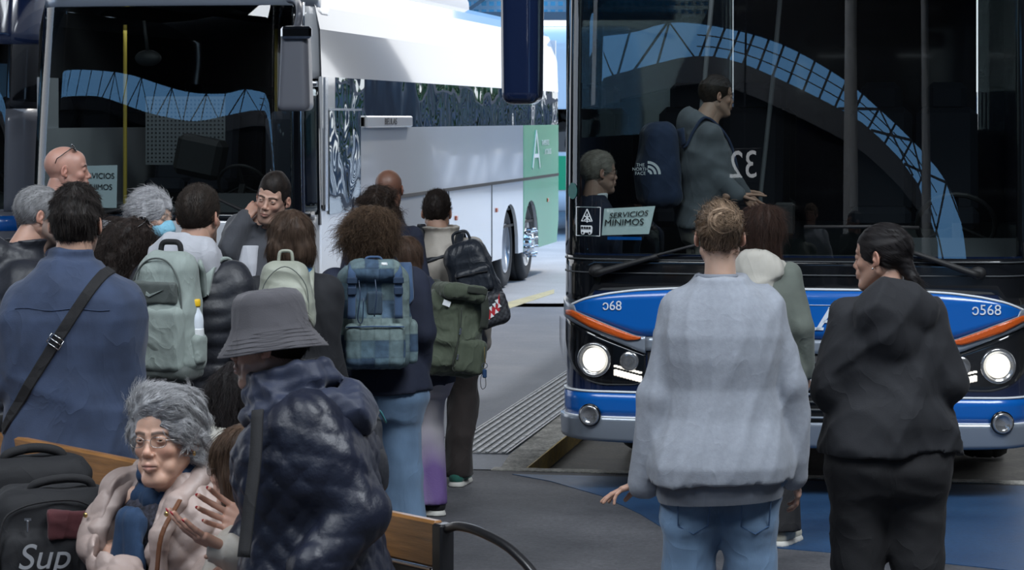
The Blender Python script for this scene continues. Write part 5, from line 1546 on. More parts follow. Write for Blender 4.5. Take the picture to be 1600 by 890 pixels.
mk('hair_bun', lkv, lk.f, hair_mat(), P.root, col=lc)
SW = P

# ---------------------------------------------------------------- black hoodie woman
P = Person(1388, 346, 440, 0.04, 'woman from behind in a black hoodie and black trousers with a dark plait', hair_t=.014, w=1.12, d=1.15, fem=True, skin=(.44, .26, .19), head=(.98, -.05, 0), headoff=(-.018, .0, -.005))
P.set(ell=P.px(1302, 610, -.03), wrl=P.px(1335, 660, .24), elr=P.px(1476, 600, -.03), wrr=P.px(1440, 650, .24), shl=P.px(1328, 500, 0), shr=P.px(1448, 500, 0))
P.body(headkw=dict(h=.0034, fem=1.0))
def hood_dn(r=.115, zc=1.46, drop=.10, yy=-.085, w=1.0):
    def f(v, s):
        c = s.pt(0, yy, zc)
        v.ell(c, (r * w, r * .62, r * .85), .010); v.ell(c + Vector((0, -.02, -drop * .7)), (r * .72 * w, r * .50, r * .80), .012)
        for sd in (-1, 1): v.cone(s.pt(sd * .085 * w, -.03, zc + .01), s.pt(sd * .045 * w, .09, zc - .06), .036, .03, .02)
        v.ell(s.pt(0, -.01, zc + .10), (r * .62, r * .55, r * .78), .012, cut=True)
    return f
P.top('hoodie', M_blackhood, .036, .90, (.078, .074, .056), fold=(.012, 9, (.7, .7, 1.3)), h=.010, seed=11, mw=1.02, neck=1.49, shr=.085, hood=hood_dn(.135, 1.425, .12, -.105, 1.12),
      extra=lambda z: (.035 * math.exp(-((z - 1.02) / .10) ** 2), .035 * math.exp(-((z - 1.02) / .12) ** 2)))
P.pants('trousers', M_blackpants, (.125, .094, .078), fold=(.005, 12, (1, 1, 1.6)), seed=12, th=.014, mw=1.0, md=1.05, waist=.98)
P.shoes(M_blackpants, ms=M_rubber)
def fplait(v):
    cap_hair(.013, nape=-.095, ear=True)(v)
    v.cone((.0, -.085, -.02), (.0, -.115, -.07), .034, .026, .02)
    for i in range(5):
        for s_ in (-1, 1): v.ell((s_ * .011, -.125 - .007 * i, -.075 - i * .026 - (.013 if s_ > 0 else 0)), (.020, .019, .020), .004)
P.hair(fplait, (.008, .007, .008), (.022, .018, .018), n=1700, L=.05, flow=(0, -.8, -.45), lift=.05, noise=.15, hug=1.0, fold=(.002, 50, (.4, .4, 2)), seed=6, box=((-.13, -.20, -.26), (.13, .14, .15)))
MB().ball(P.HM @ Vector((.083, .004, -.036)), .004, 10).build('earring', M_steel, P.root, smooth=True); MB().ball(P.HM @ Vector((-.083, .004, -.036)), .004, 10).build('earring', M_steel, P.root, smooth=True)

# ---------------------------------------------------------------- girl with the pale hood in front of the bus
P = Person(1192, 319, 322, -.35, 'young woman with dark wavy hair and a pale hood close to the right bus', hair_t=.018, fem=True, w=.95)
P.body()
P.top('jacket', cloth('olive_cloth', (.13, .15, .13)), .035, .80, (.062, .056, .045), h=.012, seed=3, shr=.07)
v = Vol((-.22, -.27, 1.22), (.22, .14, 1.56), .009); hood_dn(.12, 1.42, .11, -.09, 1.05)(v, P); v.folds(.008, 12, 4); v.build('hood', M_cream, P.root, label='pale hood')
P.pants('trousers', M_blackpants, (.10, .085, .095), seed=14)
P.shoes(cloth('beige_shoe', (.5, .47, .38)))
P.hair(cap_long(.020, -.26, .092, .055, yb=-.05), (.022, .013, .010), (.07, .035, .025), n=2600, L=.11, flow=(0, -.1, -1), lift=.12, noise=.25, curl=.006, hug=.3, fold=(.007, 22, (1, 1, .35)), seed=7, box=((-.16, -.19, -.34), (.16, .14, .17)))

# ---------------------------------------------------------------- denim shirt man
P = Person(112, 289, 440, -.06, 'tall man in a dark blue denim shirt seen from behind at the left edge', hair_t=.022, w=1.20, d=1.15, skin=(.55, .34, .25), headoff=(.012, 0, 0), hs=1.10)
P.set(ell=P.px(18, 600, -.02), wrl=P.px(70, 650, .24), elr=P.px(196, 585, -.02), wrr=P.px(160, 610, .26), shl=P.px(40, 474, 0), shr=P.px(180, 474, 0))
P.body(headkw=dict(h=.0036))
P.top('shirt', M_denim_shirt, .034, .80, (.072, .066, .05), fold=(.009, 6.5, (1, 1, .55)), h=.010, seed=21, collar=(.062, .074, .004), neck=1.50, shr=.078, extra=lambda z: (.012, .012))
sy, sn = P.hproj([(-.17 + .34 * i / 12, P.px(0, 478)[2] + .004 * math.sin(i)) for i in range(13)], .0015)
MB().tube(sy, .0018, 5).build('yoke_seam', cloth('denim_seam', (.025, .045, .10)), P.topo)
P.pants('trousers', M_navyc, (.11, .08, .07))
P.shoes(M_blackpants)
P.hair(cap_hair(.017, top=.012, nape=-.072), (.012, .010, .010), (.045, .036, .032), n=5200, L=.022, flow=(.15, -.2, -1), lift=.34, noise=.4, hug=.5, fold=(.006, 34), seed=9, rad=.0008)
DM = P
# crossbody strap with buckle
cs = []
for i in range(26):
    t = i / 25; x = 168 + (5 - 168) * t; y = 418 + (672 - 418) * t ** 1.0
    q = P.px(x, y, -.1); cs.append((q.x, q.z))
pts, ns = P.hproj(cs, .006)
CB = empty('crossbody_bag', P.M @ Vector((-.26, .05, .86)), P.root.rotation_euler.z, 'black crossbody strap and bag across the denim shirt back', 'bag')
Ti = (Matrix.Translation(CB.location) @ Matrix.Rotation(CB.rotation_euler.z, 4, 'Z')).inverted() @ P.M
pts2 = [P.pt(.12, .10, 1.42), P.pt(.125, .03, 1.475), P.pt(.12, -.04, 1.48)] 
rb_ = ribbon([Ti @ p for p in (pts)], .040, .004, [n for n in ns]); rb_.build('strap', M_strap, CB, smooth=False)
v = Vol((-.16, -.12, -.2), (.10, .12, .16), .01); v.rbox((-.02, .02, .0), (.09, .20, .26), .035); v.build('pouch', M_strap, CB)
i0 = 11; R_ = Matrix.Identity(3); t_ = (pts[12] - pts[10]).normalized(); n_v = ns[11]; xx_ = t_.cross(n_v).normalized(); yy_ = xx_.cross(t_)
Rb = Matrix((xx_, t_, yy_)).transposed(); c_ = Ti @ (pts[11] + n_v * .006); bk = MB()
R3 = Ti.to_3x3() @ Rb
for (a, b) in (((-.026, -.018), (.026, -.018)), ((.026, -.018), (.026, .018)), ((.026, .018), (-.026, .018)), ((-.026, .018), (-.026, -.018)), ((-.026, 0), (.026, 0))):
    bk.tube([c_ + R3 @ Vector((a[0], a[1], 0)), c_ + R3 @ Vector((b[0], b[1], 0))], .0022, 8)
bk.build('buckle', M_steel, CB, smooth=True)

# ---------------------------------------------------------------- older grey haired man at the left edge
P = Person(28, 289, 396, -1.15, 'grey haired bearded man in a dark puffer jacket at the left edge', hair_t=.014, w=1.1, d=1.2, skin=(.48, .28, .21), headoff=(0.0, .07, 0), head=(-.15, -.05, 0), lean=(0, .0))
P.body(headkw=dict(age=1.0), colkw=dict(beard=.6, beardc=(.20, .19, .18), brow=(.10, .09, .08)))
P.top('puffer_jacket', M_nylon, .055, .80, (.082, .072, .055), chan=(.085, .010), fold=(.006, 10, (1, 1, 1)), h=.012, seed=23, collar=(.07, .088, .02), shr=.088, hood=hood_dn(.12, 1.47, .05, -.09))
P.pants('trousers', M_blackpants); P.shoes(M_blackpants)
P.hair(cap_hair(.010, nape=-.075, face=(.118, -.022, .082, .085, .105)), (.15, .15, .155), (.38, .38, .39), n=1800, L=.018, flow=(0, -.6, -.6), lift=.25, noise=.3, seed=31)

# ---------------------------------------------------------------- bald man in profile near the left bus
P = Person(84, 229, 340, -1.38, 'bald man in profile with sunglasses on his head beside the left bus', hair_t=.0, w=1.05, d=1.1, skin=(.50, .27, .21), headoff=(0, .035, 0))
P.body(headkw=dict(age=1.0, nose=2.0), colkw=dict(scalp=.3, beard=.15, beardc=(.2, .16, .14)))
P.top('jacket', M_navyc, .05, .80, (.078, .068, .052), h=.013, seed=25, collar=(.075, .085, .022), shr=.085, hood=hood_dn(.12, 1.47, .05, -.09))
MB().tube([P.pt(.19, -.10, 1.44), P.pt(.21, -.02, 1.36), P.pt(.20, .02, 1.2)], .012, 8).build('blue_piping', M_bblue, P.root, smooth=True)
P.pants('trousers', M_blackpants); P.shoes(M_blackpants)
glasses(P, M_sunf, name='sunglasses', tilt=((0, -.040, .052), .62), lensm=G_sun, fr_=.0022, w=.026, hgt=.019)

# ---------------------------------------------------------------- curly dark haired woman with sunglasses in her hair
P = Person(182, 339, 390, -1.25, 'woman with long dark curly hair and sunglasses pushed up, in profile', hair_t=.024, fem=True, skin=(.50, .31, .23), headoff=(0, .03, 0), head=(.1, -.1, 0))
P.body()
P.top('jacket', M_navyc, .03, .80, (.06, .054, .042), h=.013, seed=27)
P.pants('trousers', M_blackpants); P.shoes(M_blackpants)
P.hair(cap_long(.024, -.30, .095, .07, yb=-.045, face=(.125, -.04, .07, .065, .10)), (.014, .010, .009), (.05, .034, .028), n=3200, L=.10, flow=(0, -.15, -1), lift=.2, noise=.4, curl=.009, hug=.3, fold=(.010, 26), seed=33, box=((-.17, -.2, -.38), (.17, .14, .18)))
glasses(P, M_sunf, name='sunglasses', tilt=((0, -.022, .072), .62), lensm=G_sun, fr_=.0022, w=.026, hgt=.019)

# ---------------------------------------------------------------- grey haired woman with a mask
P = Person(228, 297, 330, -1.95, 'grey haired woman wearing a light blue face mask', hair_t=.024, fem=True, skin=(.52, .34, .26), headoff=(0, .01, 0))
P.body(headkw=dict(age=1.0), colkw=dict(brow=(.2, .18, .16)))
P.top('coat', M_navyc, .035, .80, (.064, .056, .045), h=.013, seed=29, collar=(.06, .08, .02))
P.pants('trousers', M_blackpants); P.shoes(M_blackpants)
P.hair(cap_hair(.022, top=.014, nape=-.088, face=(.125, -.045, .078, .078, .098), ear=False), (.32, .32, .34), (.60, .60, .62), n=2400, L=.05, flow=(0, -1, -.3), lift=.2, noise=.3, curl=.003, fold=(.008, 28, (1, 1, .6)), seed=35)
v = Vol((-.085, .0, -.13), (.085, .15, .03), .004); V0 = Vol
def mask_shape(v):
    v.ell((0, .055, -.055), (.066, .066, .058), .01); v.cone((0, .105, -.02), (0, .112, -.05), .014, .02, .02)
    v.ell((0, .045, -.055), (.060, .058, .060), .003, cut=True)
    v.plane((0, .10, -.004), (0, -.1, 1)); v.plane((0, .035, 0), (0, -1, 0))
mask_shape(v); 
for i in range(3): v.cone((-.06, .10, -.04 - i * .018), (.06, .10, -.04 - i * .018), .002, .002, .003, cut=True)
mo_ = v.build('face_mask', M_mask, P.root, T=P.HM)
e_ = MB()
for sd in (-1, 1): e_.tube([P.HM @ Vector(q) for q in ((sd * .060, .045, -.03), (sd * .074, .01, -.005), (sd * .083, -.012, .01))], .0012, 5)
e_.build('ear_loop', M_white, mo_)

# ---------------------------------------------------------------- black puffer man with the sage backpack
P = Person(303, 291, 400, -.38, 'man in a black puffer jacket with a pale grey hood seen from behind', hair_t=.012, w=1.06, d=1.1, skin=(.50, .30, .22), headoff=(.005, .01, 0), hs=1.02)
P.set(elr=P.pt(.27, -.03, 1.10), wrr=P.pt(.22, .16, .92))
P.body(colkw=dict(beard=.6))
P.top('puffer_jacket', M_nylon, .050, .76, (.080, .074, .056), chan=(.062, .009), fold=(.004, 11, (1, 1, 1)), h=.011, seed=41, collar=(.03, .09, .01), shr=.090)
v = Vol((-.25, -.28, 1.28), (.25, .18, 1.62), .009); hood_dn(.135, 1.475, .06, -.075, 1.12)(v, P); v.folds(.010, 10, 7); v.build('hood', M_lightgrey, P.root, label='pale grey hood')
P.pants('trousers', M_blackpants, (.10, .075, .065)); P.shoes(M_blackpants)
P.hair(cap_hair(.009, top=.008, nape=-.062), (.016, .012, .010), (.05, .036, .028), n=2600, L=.016, flow=(0, .2, 1), lift=.5, noise=.3, seed=37)
PUF = P

# ---------------------------------------------------------------- young man facing the viewer
P = Person(396, 268, 330, math.pi - .10, 'young man with short dark hair facing the camera, hand raised to his neck', hair_t=.022, w=1.02, skin=(.54, .33, .25), head=(-.12, -.12, -.20), headoff=(-.10, .02, 0), hs=.97, lean=(0, 0))
P.set(elr=P.px(357, 388, -.10), wrr=P.px(383, 343, -.06), shr=P.px(372, 355, 0), ell=P.px(455, 455, 0), wrl=P.px(450, 520, 0), shl=P.px(438, 362, 0))
P.hands['r'] = dict(d=(-.55, -.25, .8), pn=(-.4, -.8, -.3), curl=1.05, side=1, sc_=.86, h=.0035, thumb=(.5, .3))
P.body(headkw=dict(h=.0026), colkw=dict(beard=.45, brow=(.02, .014, .01)), gaze=(.25, -.1), headh=.0026)
P.top('overshirt', M_greycharc, .030, .80, (.066, .058, .044), fold=(.009, 9, (1, 1, .8)), h=.010, seed=43, collar=(.045, .076, .02), shr=.072)
v = Vol((-.06, .05, .95), (.08, .22, 1.50), .008); v.loft([(zz_, .045, .03, P.off(1.3)[0], yy_) for zz_, yy_ in ((.98, .125), (1.1, .135), (1.25, .142), (1.38, .128), (1.47, .085))], .01); v.build('undershirt', M_lightgrey, P.root)
P.pants('trousers', M_navyc, (.10, .08, .07)); P.shoes(M_blackpants)
P.hair(cap_hair(.010, top=.018, nape=-.06, face=(.125, -.030, .072, .080, .098)), (.012, .009, .008), (.035, .025, .02), n=2600, L=.020, flow=(.3, -.8, .2), lift=.12, noise=.2, fold=(.002, 35), seed=39)

# ---------------------------------------------------------------- bob haired woman with the small pale backpack
P = Person(455, 326, 370, .05, 'woman with a short brown bob and a bright blue scarf seen from behind', hair_t=.020, fem=True, w=1.05)
P.set(ell=P.px(402, 520, 0), elr=P.px(508, 520, 0)); P.body()
P.top('jacket', M_blackhood, .036, .80, (.066, .060, .048), h=.011, seed=45, shr=.074)
v = Vol((-.16, -.16, 1.38), (.16, .16, 1.56), .008); c = P.pt(0, -.01, 1.475)
v.loft([(c.z - .03, .105, .10, c.x, c.y), (c.z + .035, .078, .075, c.x, c.y)], .01, p=2); v.folds(.006, 25, 3, (1, 1, 2)); v.build('scarf', mat('bright_blue_silk', (.05, .22, .50), .35, var=.5, vscale=22), P.root, label='bright blue and purple scarf')
P.pants('trousers', M_blackpants); P.shoes(M_blackpants)
def fbob(v):
    v.ell((0, -.012, .033), (.096, .115, .103), .01); v.rbox((0, -.025, -.045), (.21, .19, .13), .055, .03); v.ell((0, .12, -.05), (.07, .07, .11), .006, cut=True)
P.hair(fbob, (.040, .024, .016), (.12, .078, .055), n=3000, L=.07, flow=(0, 0, -1), lift=.03, noise=.12, hug=.55, grav=3, fold=(.0045, 45, (1.3, 1.3, .15)), seed=47, box=((-.13, -.16, -.15), (.13, .14, .16)))
BOB = P

# ---------------------------------------------------------------- curly haired girl with the denim patchwork backpack
P = Person(590, 321, 350, .10, 'young woman with wild brown curls, dark coat and light jeans seen from behind', hair_t=.030, fem=True, w=1.12, d=1.1, headoff=(-.035, 0, 0), head=(.1, 0, 0))
P.set(elr=P.px(658, 520, -.02), wrr=P.px(650, 585, .12), ell=P.px(515, 520, 0), wrl=P.px(530, 590, .12), shl=P.px(525, 445, 0), shr=P.px(640, 445, 0))
P.body()
P.top('coat', M_navyc, .036, .88, (.074, .066, .052), h=.011, seed=49, shr=.082, collar=(.03, .08, .01))
P.set(knl=Vector((-.10, .0, .47)), anl=Vector((-.115, -.02, .08)), knr=Vector((.10, .0, .47)), anr=Vector((.11, -.02, .08)))
P.pants('wide_jeans', M_jeans, (.105, .100, .112), fold=(.008, 8, (1, 1, .35)), seed=51, hem=.03)
P.shoes(M_blackpants)
def fcurl(t=.034, low=-.20, w=.10, yb=-.035):
    def f(v):
        v.ell((0, -.012, .033), (.0745 + t, .095 + t, .084 + t), .01); v.cone((0, yb, -.02), (0, yb - .02, low + .04), w, w * .80, .03, flat=((0, 1, 0), 1.25)); v.ell((0, .13, -.04), (.07, .07, .10), .006, cut=True)
    return f
P.hair(fcurl(.028, -.19, .100), (.035, .022, .014), (.15, .095, .060), n=6500, L=.10, flow=(0, -.05, -1), lift=.12, noise=.32, curl=.008, hug=.3, fold=(.014, 26), seed=53, box=((-.19, -.19, -.28), (.19, .15, .2)), M=10, rad=.0009)
DEN = P

# ---------------------------------------------------------------- second curly head further back
P = Person(588, 291, 290, .35, 'person with dark curly hair behind the girl with the denim backpack', hair_t=.026, w=.82, headoff=(.01, 0, 0))
P.body(); P.top('jacket', M_navyc, .03, .80, (.06, .055, .05), h=.014, seed=55); P.pants('trousers', M_blackpants); P.shoes(M_blackpants)
P.hair(fcurl(.026, -.12, .10), (.016, .011, .009), (.06, .038, .028), n=3400, L=.07, flow=(0, -.05, -1), lift=.15, noise=.35, curl=.008, hug=.3, fold=(.012, 30), seed=57, box=((-.17, -.18, -.2), (.17, .15, .19)), M=9, rad=.0009)
# ---------------------------------------------------------------- bald dark skinned man
P = Person(606, 265, 285, -.25, 'bald brown skinned man in the middle of the queue seen from behind', hair_t=.0, w=.85, skin=(.16, .075, .05), headoff=(.0, .0, 0))
P.body(); P.top('jacket', M_navyc, .04, .80, (.07, .06, .05), h=.014, seed=59, collar=(.04, .08, .01)); P.pants('trousers', M_blackpants); P.shoes(M_blackpants)
# ---------------------------------------------------------------- girl with tie-dye trousers
P = Person(652, 367, 301, .45, 'girl with brown hair and white and purple dip-dyed trousers', hair_t=.014, fem=True, w=.92, headoff=(-.06, .0, 0), hs=.95)
P.set(wrl=P.pt(-.20, .12, .95), wrr=P.pt(.2, .1, .9)); P.body()
P.top('jacket', M_navyc, .028, .82, (.056, .050, .040), h=.012, seed=61)
def tie(V):
    z = V[:, 2]; t = np.clip((z - .24) / .22, 0, 1) + .12 * np.sin(V[:, 0] * 40 + z * 9); t = np.clip(t, 0, 1); u = np.clip((z - .72) / .12 + .1 * np.sin(V[:, 0] * 35), 0, 1)
    pur = np.array((.15, .09, .26)); wh = np.array((.55, .52, .56)); lil = np.array((.33, .27, .50))
    C = pur[None] * (1 - t[:, None]) + wh[None] * t[:, None]; return C * (1 - u[:, None]) + lil[None] * u[:, None]
P.set(knl=(-.06, 0, .42), knr=(.065, 0, .42), anl=(-.06, -.02, .08), anr=(.075, -.02, .08))
P.pants('trousers', mat('dip_dye', rough=.8, vcol=True, bump=(120, .2)), (.085, .078, .080), fold=(.008, 9, (1, 1, .35)), seed=63, hem=.06, colf=tie, label='white trousers fading to purple')
P.shoes(M_blackpants, yaw=-.8)
P.hair(cap_long(.013, -.16, .08, .04), (.045, .026, .017), (.11, .065, .045), n=1800, L=.08, flow=(0, -.1, -1), lift=.05, noise=.15, fold=(.003, 40, (1, 1, .2)), seed=65, box=((-.14, -.17, -.24), (.14, .14, .16)))
GIRL = P
# ---------------------------------------------------------------- beige jacket man
P = Person(690, 299, 277, -.10, 'young man in a pale beige jacket and dark trousers with green trainers', hair_t=.016, w=1.08, d=1.12, headoff=(-.030, .01, 0), head=(-.05, -.12, 0), skin=(.48, .29, .21))
P.set(wrr=P.pt(.21, .10, .84), anl=(-.12, .12, .085), knl=(-.10, .16, .48), knr=(.12, .02, .48), anr=(.10, -.06, .085)); P.body()
P.top('jacket', M_beigej, .050, .84, (.076, .068, .054), h=.011, seed=67, chan=(.16, .008), collar=(.065, .092, .026), shr=.084, fold=(.008, 9, (1, 1, .8)))
P.pants('trousers', cloth('dark_brown_trousers', (.020, .014, .013)), (.105, .085, .078), fold=(.010, 9, (1, 1, .9)), seed=69, hem=.05)
P.shoes(cloth('green_suede', (.02, .13, .10)), label='green trainer with pale sole')
P.hair(cap_hair(.011, top=.012, nape=-.062), (.014, .010, .009), (.045, .032, .026), n=2400, L=.022, flow=(0, .1, .8), lift=.45, noise=.4, seed=71, fold=(.004, 38))
BEI = P
# ================================================================== bench, seated people, bags
A_ = Vector((-1.43, 8.37, 0)); B_ = Vector((-.19, 6.88, 0)); BD = (B_ - A_).normalized(); BN = Vector((BD.y, -BD.x, 0))   # BN points to the seat side (camera-left)
A2 = A_ - BD * 1.1; Lb = (B_ - A2).length; brz = math.atan2(BD.y, BD.x)
BR = empty('bench', (A2 + B_) / 2, brz, 'double sided bench with a varnished wooden back rail and black steel ends', 'bench')
M_wood = mat('varnished_wood', (.30, .14, .045), .32, var=.35, vscale=9, aniso=(.6, 6, 8), coat=.4, bump=(40, .1))
M_bsteel = mat('black_bench_steel', (.012, .012, .014), .35, coat=.3)
h2 = Lb / 2
MB().box((0, 0, .885), (Lb - .03, .035, .13), None, .008).build('back_rail', M_wood, BR)
MB().box((0, 0, .66), (Lb - .05, .022, .30), None, .004).build('back_panel', M_bsteel, BR)
for sd, n in ((-1, 'seat'), (1, 'seat')):
    st_ = MB()
    for i in range(4):
        if sd < 0: st_.box((0, sd * (.09 + i * .125), .44), (Lb - .04, .11, .03), None, .006)
        else: st_.box((h2 / 2, sd * (.09 + i * .125), .44), (h2 - .04, .11, .03), None, .006)
    st_.build('seat', M_wood, BR)
for x in (-h2, 0, h2):
    e_ = MB(); e_.box((x, 0, .47), (.045, .05, .95), None, .006); e_.box((x, 0 if x >= 0 else -.25, .41), (.045, 1.0 if x >= 0 else .5, .04), None, .006)
    for sd in ((-1, 1) if x >= 0 else (-1,)): e_.box((x, sd * .46, .20), (.045, .045, .40), None, .006)
    e_.build('end_frame' if abs(x) > 0 else 'middle_frame', M_bsteel, BR)
MB().tube([(-h2 + .1, -.02, .817), (h2 - .03, -.02, .817)], .004, 6).build('edge_strip', M_steel, BR)
MB().tube(spline([(h2, 0, .925), (h2 + .08, -.01, .948), (h2 + .20, -.02, .945), (h2 + .34, -.03, .915), (h2 + .47, -.04, .84), (h2 + .56, -.05, .70), (h2 + .61, -.06, .5), (h2 + .62, -.06, .25), (h2 + .62, -.06, 0)], 8), .013, 10).build('arm_hoop', M_bsteel, BR, smooth=True)

# ---------------------------------------------------------------- seated woman with glasses and blue scarf
P = Person(272, 592, 530, 2.55, 'seated grey haired woman in thin glasses, rose beige coat and blue scarf', hair_t=.040, fem=True, w=1.12, d=1.12, seat=.45, Hs=1.62, skin=(.60, .36, .265), head=(.20, .04, .05), headoff=(-.032, .045, -.004), hs=1.13)
P.set(ell=P.px(378, 850, .02), wrl=P.px(322, 915, -.28), elr=P.px(165, 845, -.02), wrr=P.px(200, 920, -.28), shl=P.px(338, 775, .03), shr=P.px(200, 775, .0))
P.body(headkw=dict(h=.0021, age=1.0, jaw=.90, nose=1.0, fem=.5), colkw=dict(brow=(.11, .075, .06), lip=(.42, .17, .15)), gaze=(-.30, .0), eyec=(.07, .045, .03))
_R = P.rows(.05, .70, 1.47)
def FY(z, off=0.0):
    """y of the coat front at body height z"""
    return float(np.interp(z * P.k + P.zo, [r[0] for r in _R], [r[4] + r[2] for r in _R])) + off
def lady_open(v, s):
    for a, b in (((1.50, .012), (1.36, .02)), ((1.36, .02), (1.15, .03)), ((1.15, .03), (.80, .035))):
        pa = s.pt(a[1], 0, a[0]); pb = s.pt(b[1], 0, b[0]); pa.y = FY(a[0], .02); pb.y = FY(b[0], .02)
        v.cone(pa, pb, .085, .085, .01, cut=True)
P.top('coat', M_pinkcoat, .050, .70, (.080, .076, .058), chan=(.095, .012, 'dia'), fold=(.004, 12, (1, 1, 1)), h=.007, seed=81, shr=.080, neck=1.47, cuff=.056, bk=.04, more=lady_open)
def lapel(pts, r, fl=(0, 1, 0), fo=.004):
    pts = [Vector(p) for p in pts]; lo = [min(p[i] for p in pts) - .09 for i in range(3)]; hi = [max(p[i] for p in pts) + .09 for i in range(3)]
    v = Vol(lo, hi, .006)
    for a, b in zip(pts[:-1], pts[1:]): v.cone(a, b, r, r, .015, flat=(fl, 1.6))
    v.folds(fo, 22, 5); return v
def fp(x, z, off=0.0):
    p = P.pt(x, 0, z); p.y = FY(z, off); return p
for sg in (-1, 1):
    o_ = .02 * sg
    v = lapel([P.pt(sg * .02, -.095, 1.50), P.pt(sg * .085, -.06, 1.49), P.pt(sg * .115, .015, 1.45), fp(sg * .118, 1.38, -.01), fp(sg * .118 + .01, 1.28, .0), fp(sg * .112 + .02, 1.12, .0), fp(sg * .108 + .02, .95, .0), fp(sg * .105 + .02, .80, .0)], .032)
    v.build('collar', M_pinkcoat, P.topo)
v = Vol((-.24, -.18, .50), (.24, .36, 1.25), .010); v.loft(P.rows(.014, .70, 1.475), .01); v.build('blouse', cloth('dark_print_blouse', (.03, .03, .045), var=.9, vs=90), P.root, label='dark printed blouse')
for (x, z) in ((-.135, 1.36), (-.13, 1.18), (-.13, 1.0), (.165, 1.33), (.16, 1.12)):
    MB().ball(fp(x, z, .030), (.008, .005, .008), 12).build('snap_button', M_gold, P.topo, smooth=True)
v = Vol((-.20, -.16, .50), (.20, .36, 1.30), .006)
def ringn(r, zf, drop, yo=0.0, n=12):
    out = []
    for k in range(n + 1):
        a = 2 * math.pi * k / n; out.append(P.pt(r * math.sin(a), -.012 + yo - r * math.cos(a), zf - drop * (1 - math.cos(a)) / 2))
    return out
for r, zf, dr, rad, yo in ((.092, 1.465, .085, .030, .014), (.086, 1.505, .055, .022, .02), (.104, 1.435, .13, .028, .014)):
    rg = ringn(r, zf, dr, yo)
    for a, b in zip(rg[:-1], rg[1:]): v.cone(a, b, rad, rad, .012)
v.ell(fp(.012, 1.315, -.005), (.040, .032, .040), .015)
q_ = [fp(.012, 1.31, -.005), fp(.03, 1.20, .0), fp(.02, 1.05, .01), fp(-.01, .88, .02), fp(-.03, .74, .03)]
for a, b in zip(q_[:-1], q_[1:]): v.cone(a, b, .048, .052, .012, flat=((0, 1, 0), 1.7))
q_ = [fp(.0, 1.31, .01), fp(-.03, 1.20, .012), fp(-.045, 1.06, .02), fp(-.05, .92, .02)]
for a, b in zip(q_[:-1], q_[1:]): v.cone(a, b, .034, .042, .012, flat=((0, 1, 0), 1.9))
v.folds(.0085, 20, 9, (1.8, 1, .35)); v.build('scarf', M_scarf, P.root)
P.pants('trousers', M_navyc, (.10, .08, .07)); P.shoes(M_blackpants)
def flady(v):
    v.ell((0, -.020, .045), (.092, .112, .100), .01); v.ell((.005, .030, .108), (.074, .066, .044), .03); v.ell((-.035, .058, .098), (.045, .040, .034), .02); v.ell((.045, .04, .095), (.042, .042, .040), .02)
    for s_ in (-1, 1): v.ell((s_ * .076, .018, .028), (.022, .046, .050), .02); v.ell((s_ * .068, -.045, -.02), (.028, .05, .05), .02)
    v.ell((0, .134, -.014), (.078, .078, .100), .010, cut=True); v.ell((0, .12, -.10), (.095, .115, .09), .01, cut=True)
    v.plane((0, -.02, -.065), (0, .55, -.83))
    for s_ in (-1, 1): v.ell((s_ * .088, .005, -.022), (.024, .026, .034), .004, cut=True)
P.hair(flady, (.24, .24, .25), (.66, .66, .68), n=9000, L=.045, flow=lambda p: np.stack([p[:, 0] * 4 - .5, -.75 + 0 * p[:, 0], .35 - 1.5 * (np.abs(p[:, 0]) > .065)], 1), lift=.09, noise=.18, curl=.003, hug=1.0, fold=(.0055, 28, (.6, .8, 1.2)), seed=83, h=.0042, rad=.0006, box=((-.15, -.17, -.13), (.15, .15, .19)))
glasses(P, M_frame, z=.001, y=.104, w=.0225, hgt=.0135, lensm=glass('spectacle_glass', (.93, .95, .95), 1.2))
MB().ball(P.HM @ Vector((-.086, .004, -.036)), (.005, .005, .007), 12).build('earring', M_gold, P.root, smooth=True)
LADY = P
# brown shoulder bag on her lap
SBg = empty('handbag', P.M @ Vector((.03, .34, .62)), P.root.rotation_euler.z, 'brown leather handbag on the lap of the seated woman', 'bag')
M_leather = mat('brown_leather', (.14, .055, .025), .4, var=.2, bump=(80, .15))
v = Vol((-.2, -.14, -.14), (.2, .14, .16), .008); v.rbox((0, 0, .0), (.30, .14, .24), .05); v.rbox((0, .0, .02), (.30, .16, .10), .04, .01); v.folds(.004, 12, 4); v.build('bag_body', M_leather, SBg)
sp = [fp(-.15, 1.40, .02), fp(-.148, 1.30, .035), fp(-.125, 1.15, .045), fp(-.08, .98, .05)]
Ti = (Matrix.Translation(SBg.location) @ Matrix.Rotation(SBg.rotation_euler.z, 4, 'Z')).inverted() @ P.M
ribbon([Ti @ p for p in spline(sp + [Vector((.0, .30, .74))], 5)], .016, .004, (0, 1, .3)).build('shoulder_strap', M_leather, SBg)

# ---------------------------------------------------------------- cream jacket woman sitting on the far side of the bench
P = Person(374, 566, 452, -.80, 'dark haired woman in a cream jacket sitting on the far side of the bench', hair_t=.018, fem=True, seat=.45, Hs=1.62, w=1.05)
P.body()
P.top('jacket', M_cream, .045, .80, (.072, .064, .05), h=.011, seed=85, fold=(.009, 10, (1, 1, .8)), hood=hood_dn(.11, 1.44, .06, -.08), shr=.080)
P.pants('trousers', M_blackpants); P.shoes(M_blackpants)
P.hair(cap_long(.022, -.24, .095, .06, yb=-.045), (.010, .009, .010), (.035, .028, .028), n=2600, L=.11, flow=(.2, -.1, -1), lift=.12, noise=.3, curl=.007, hug=.3, fold=(.008, 24, (1, 1, .4)), seed=87, box=((-.17, -.2, -.34), (.17, .14, .17)))

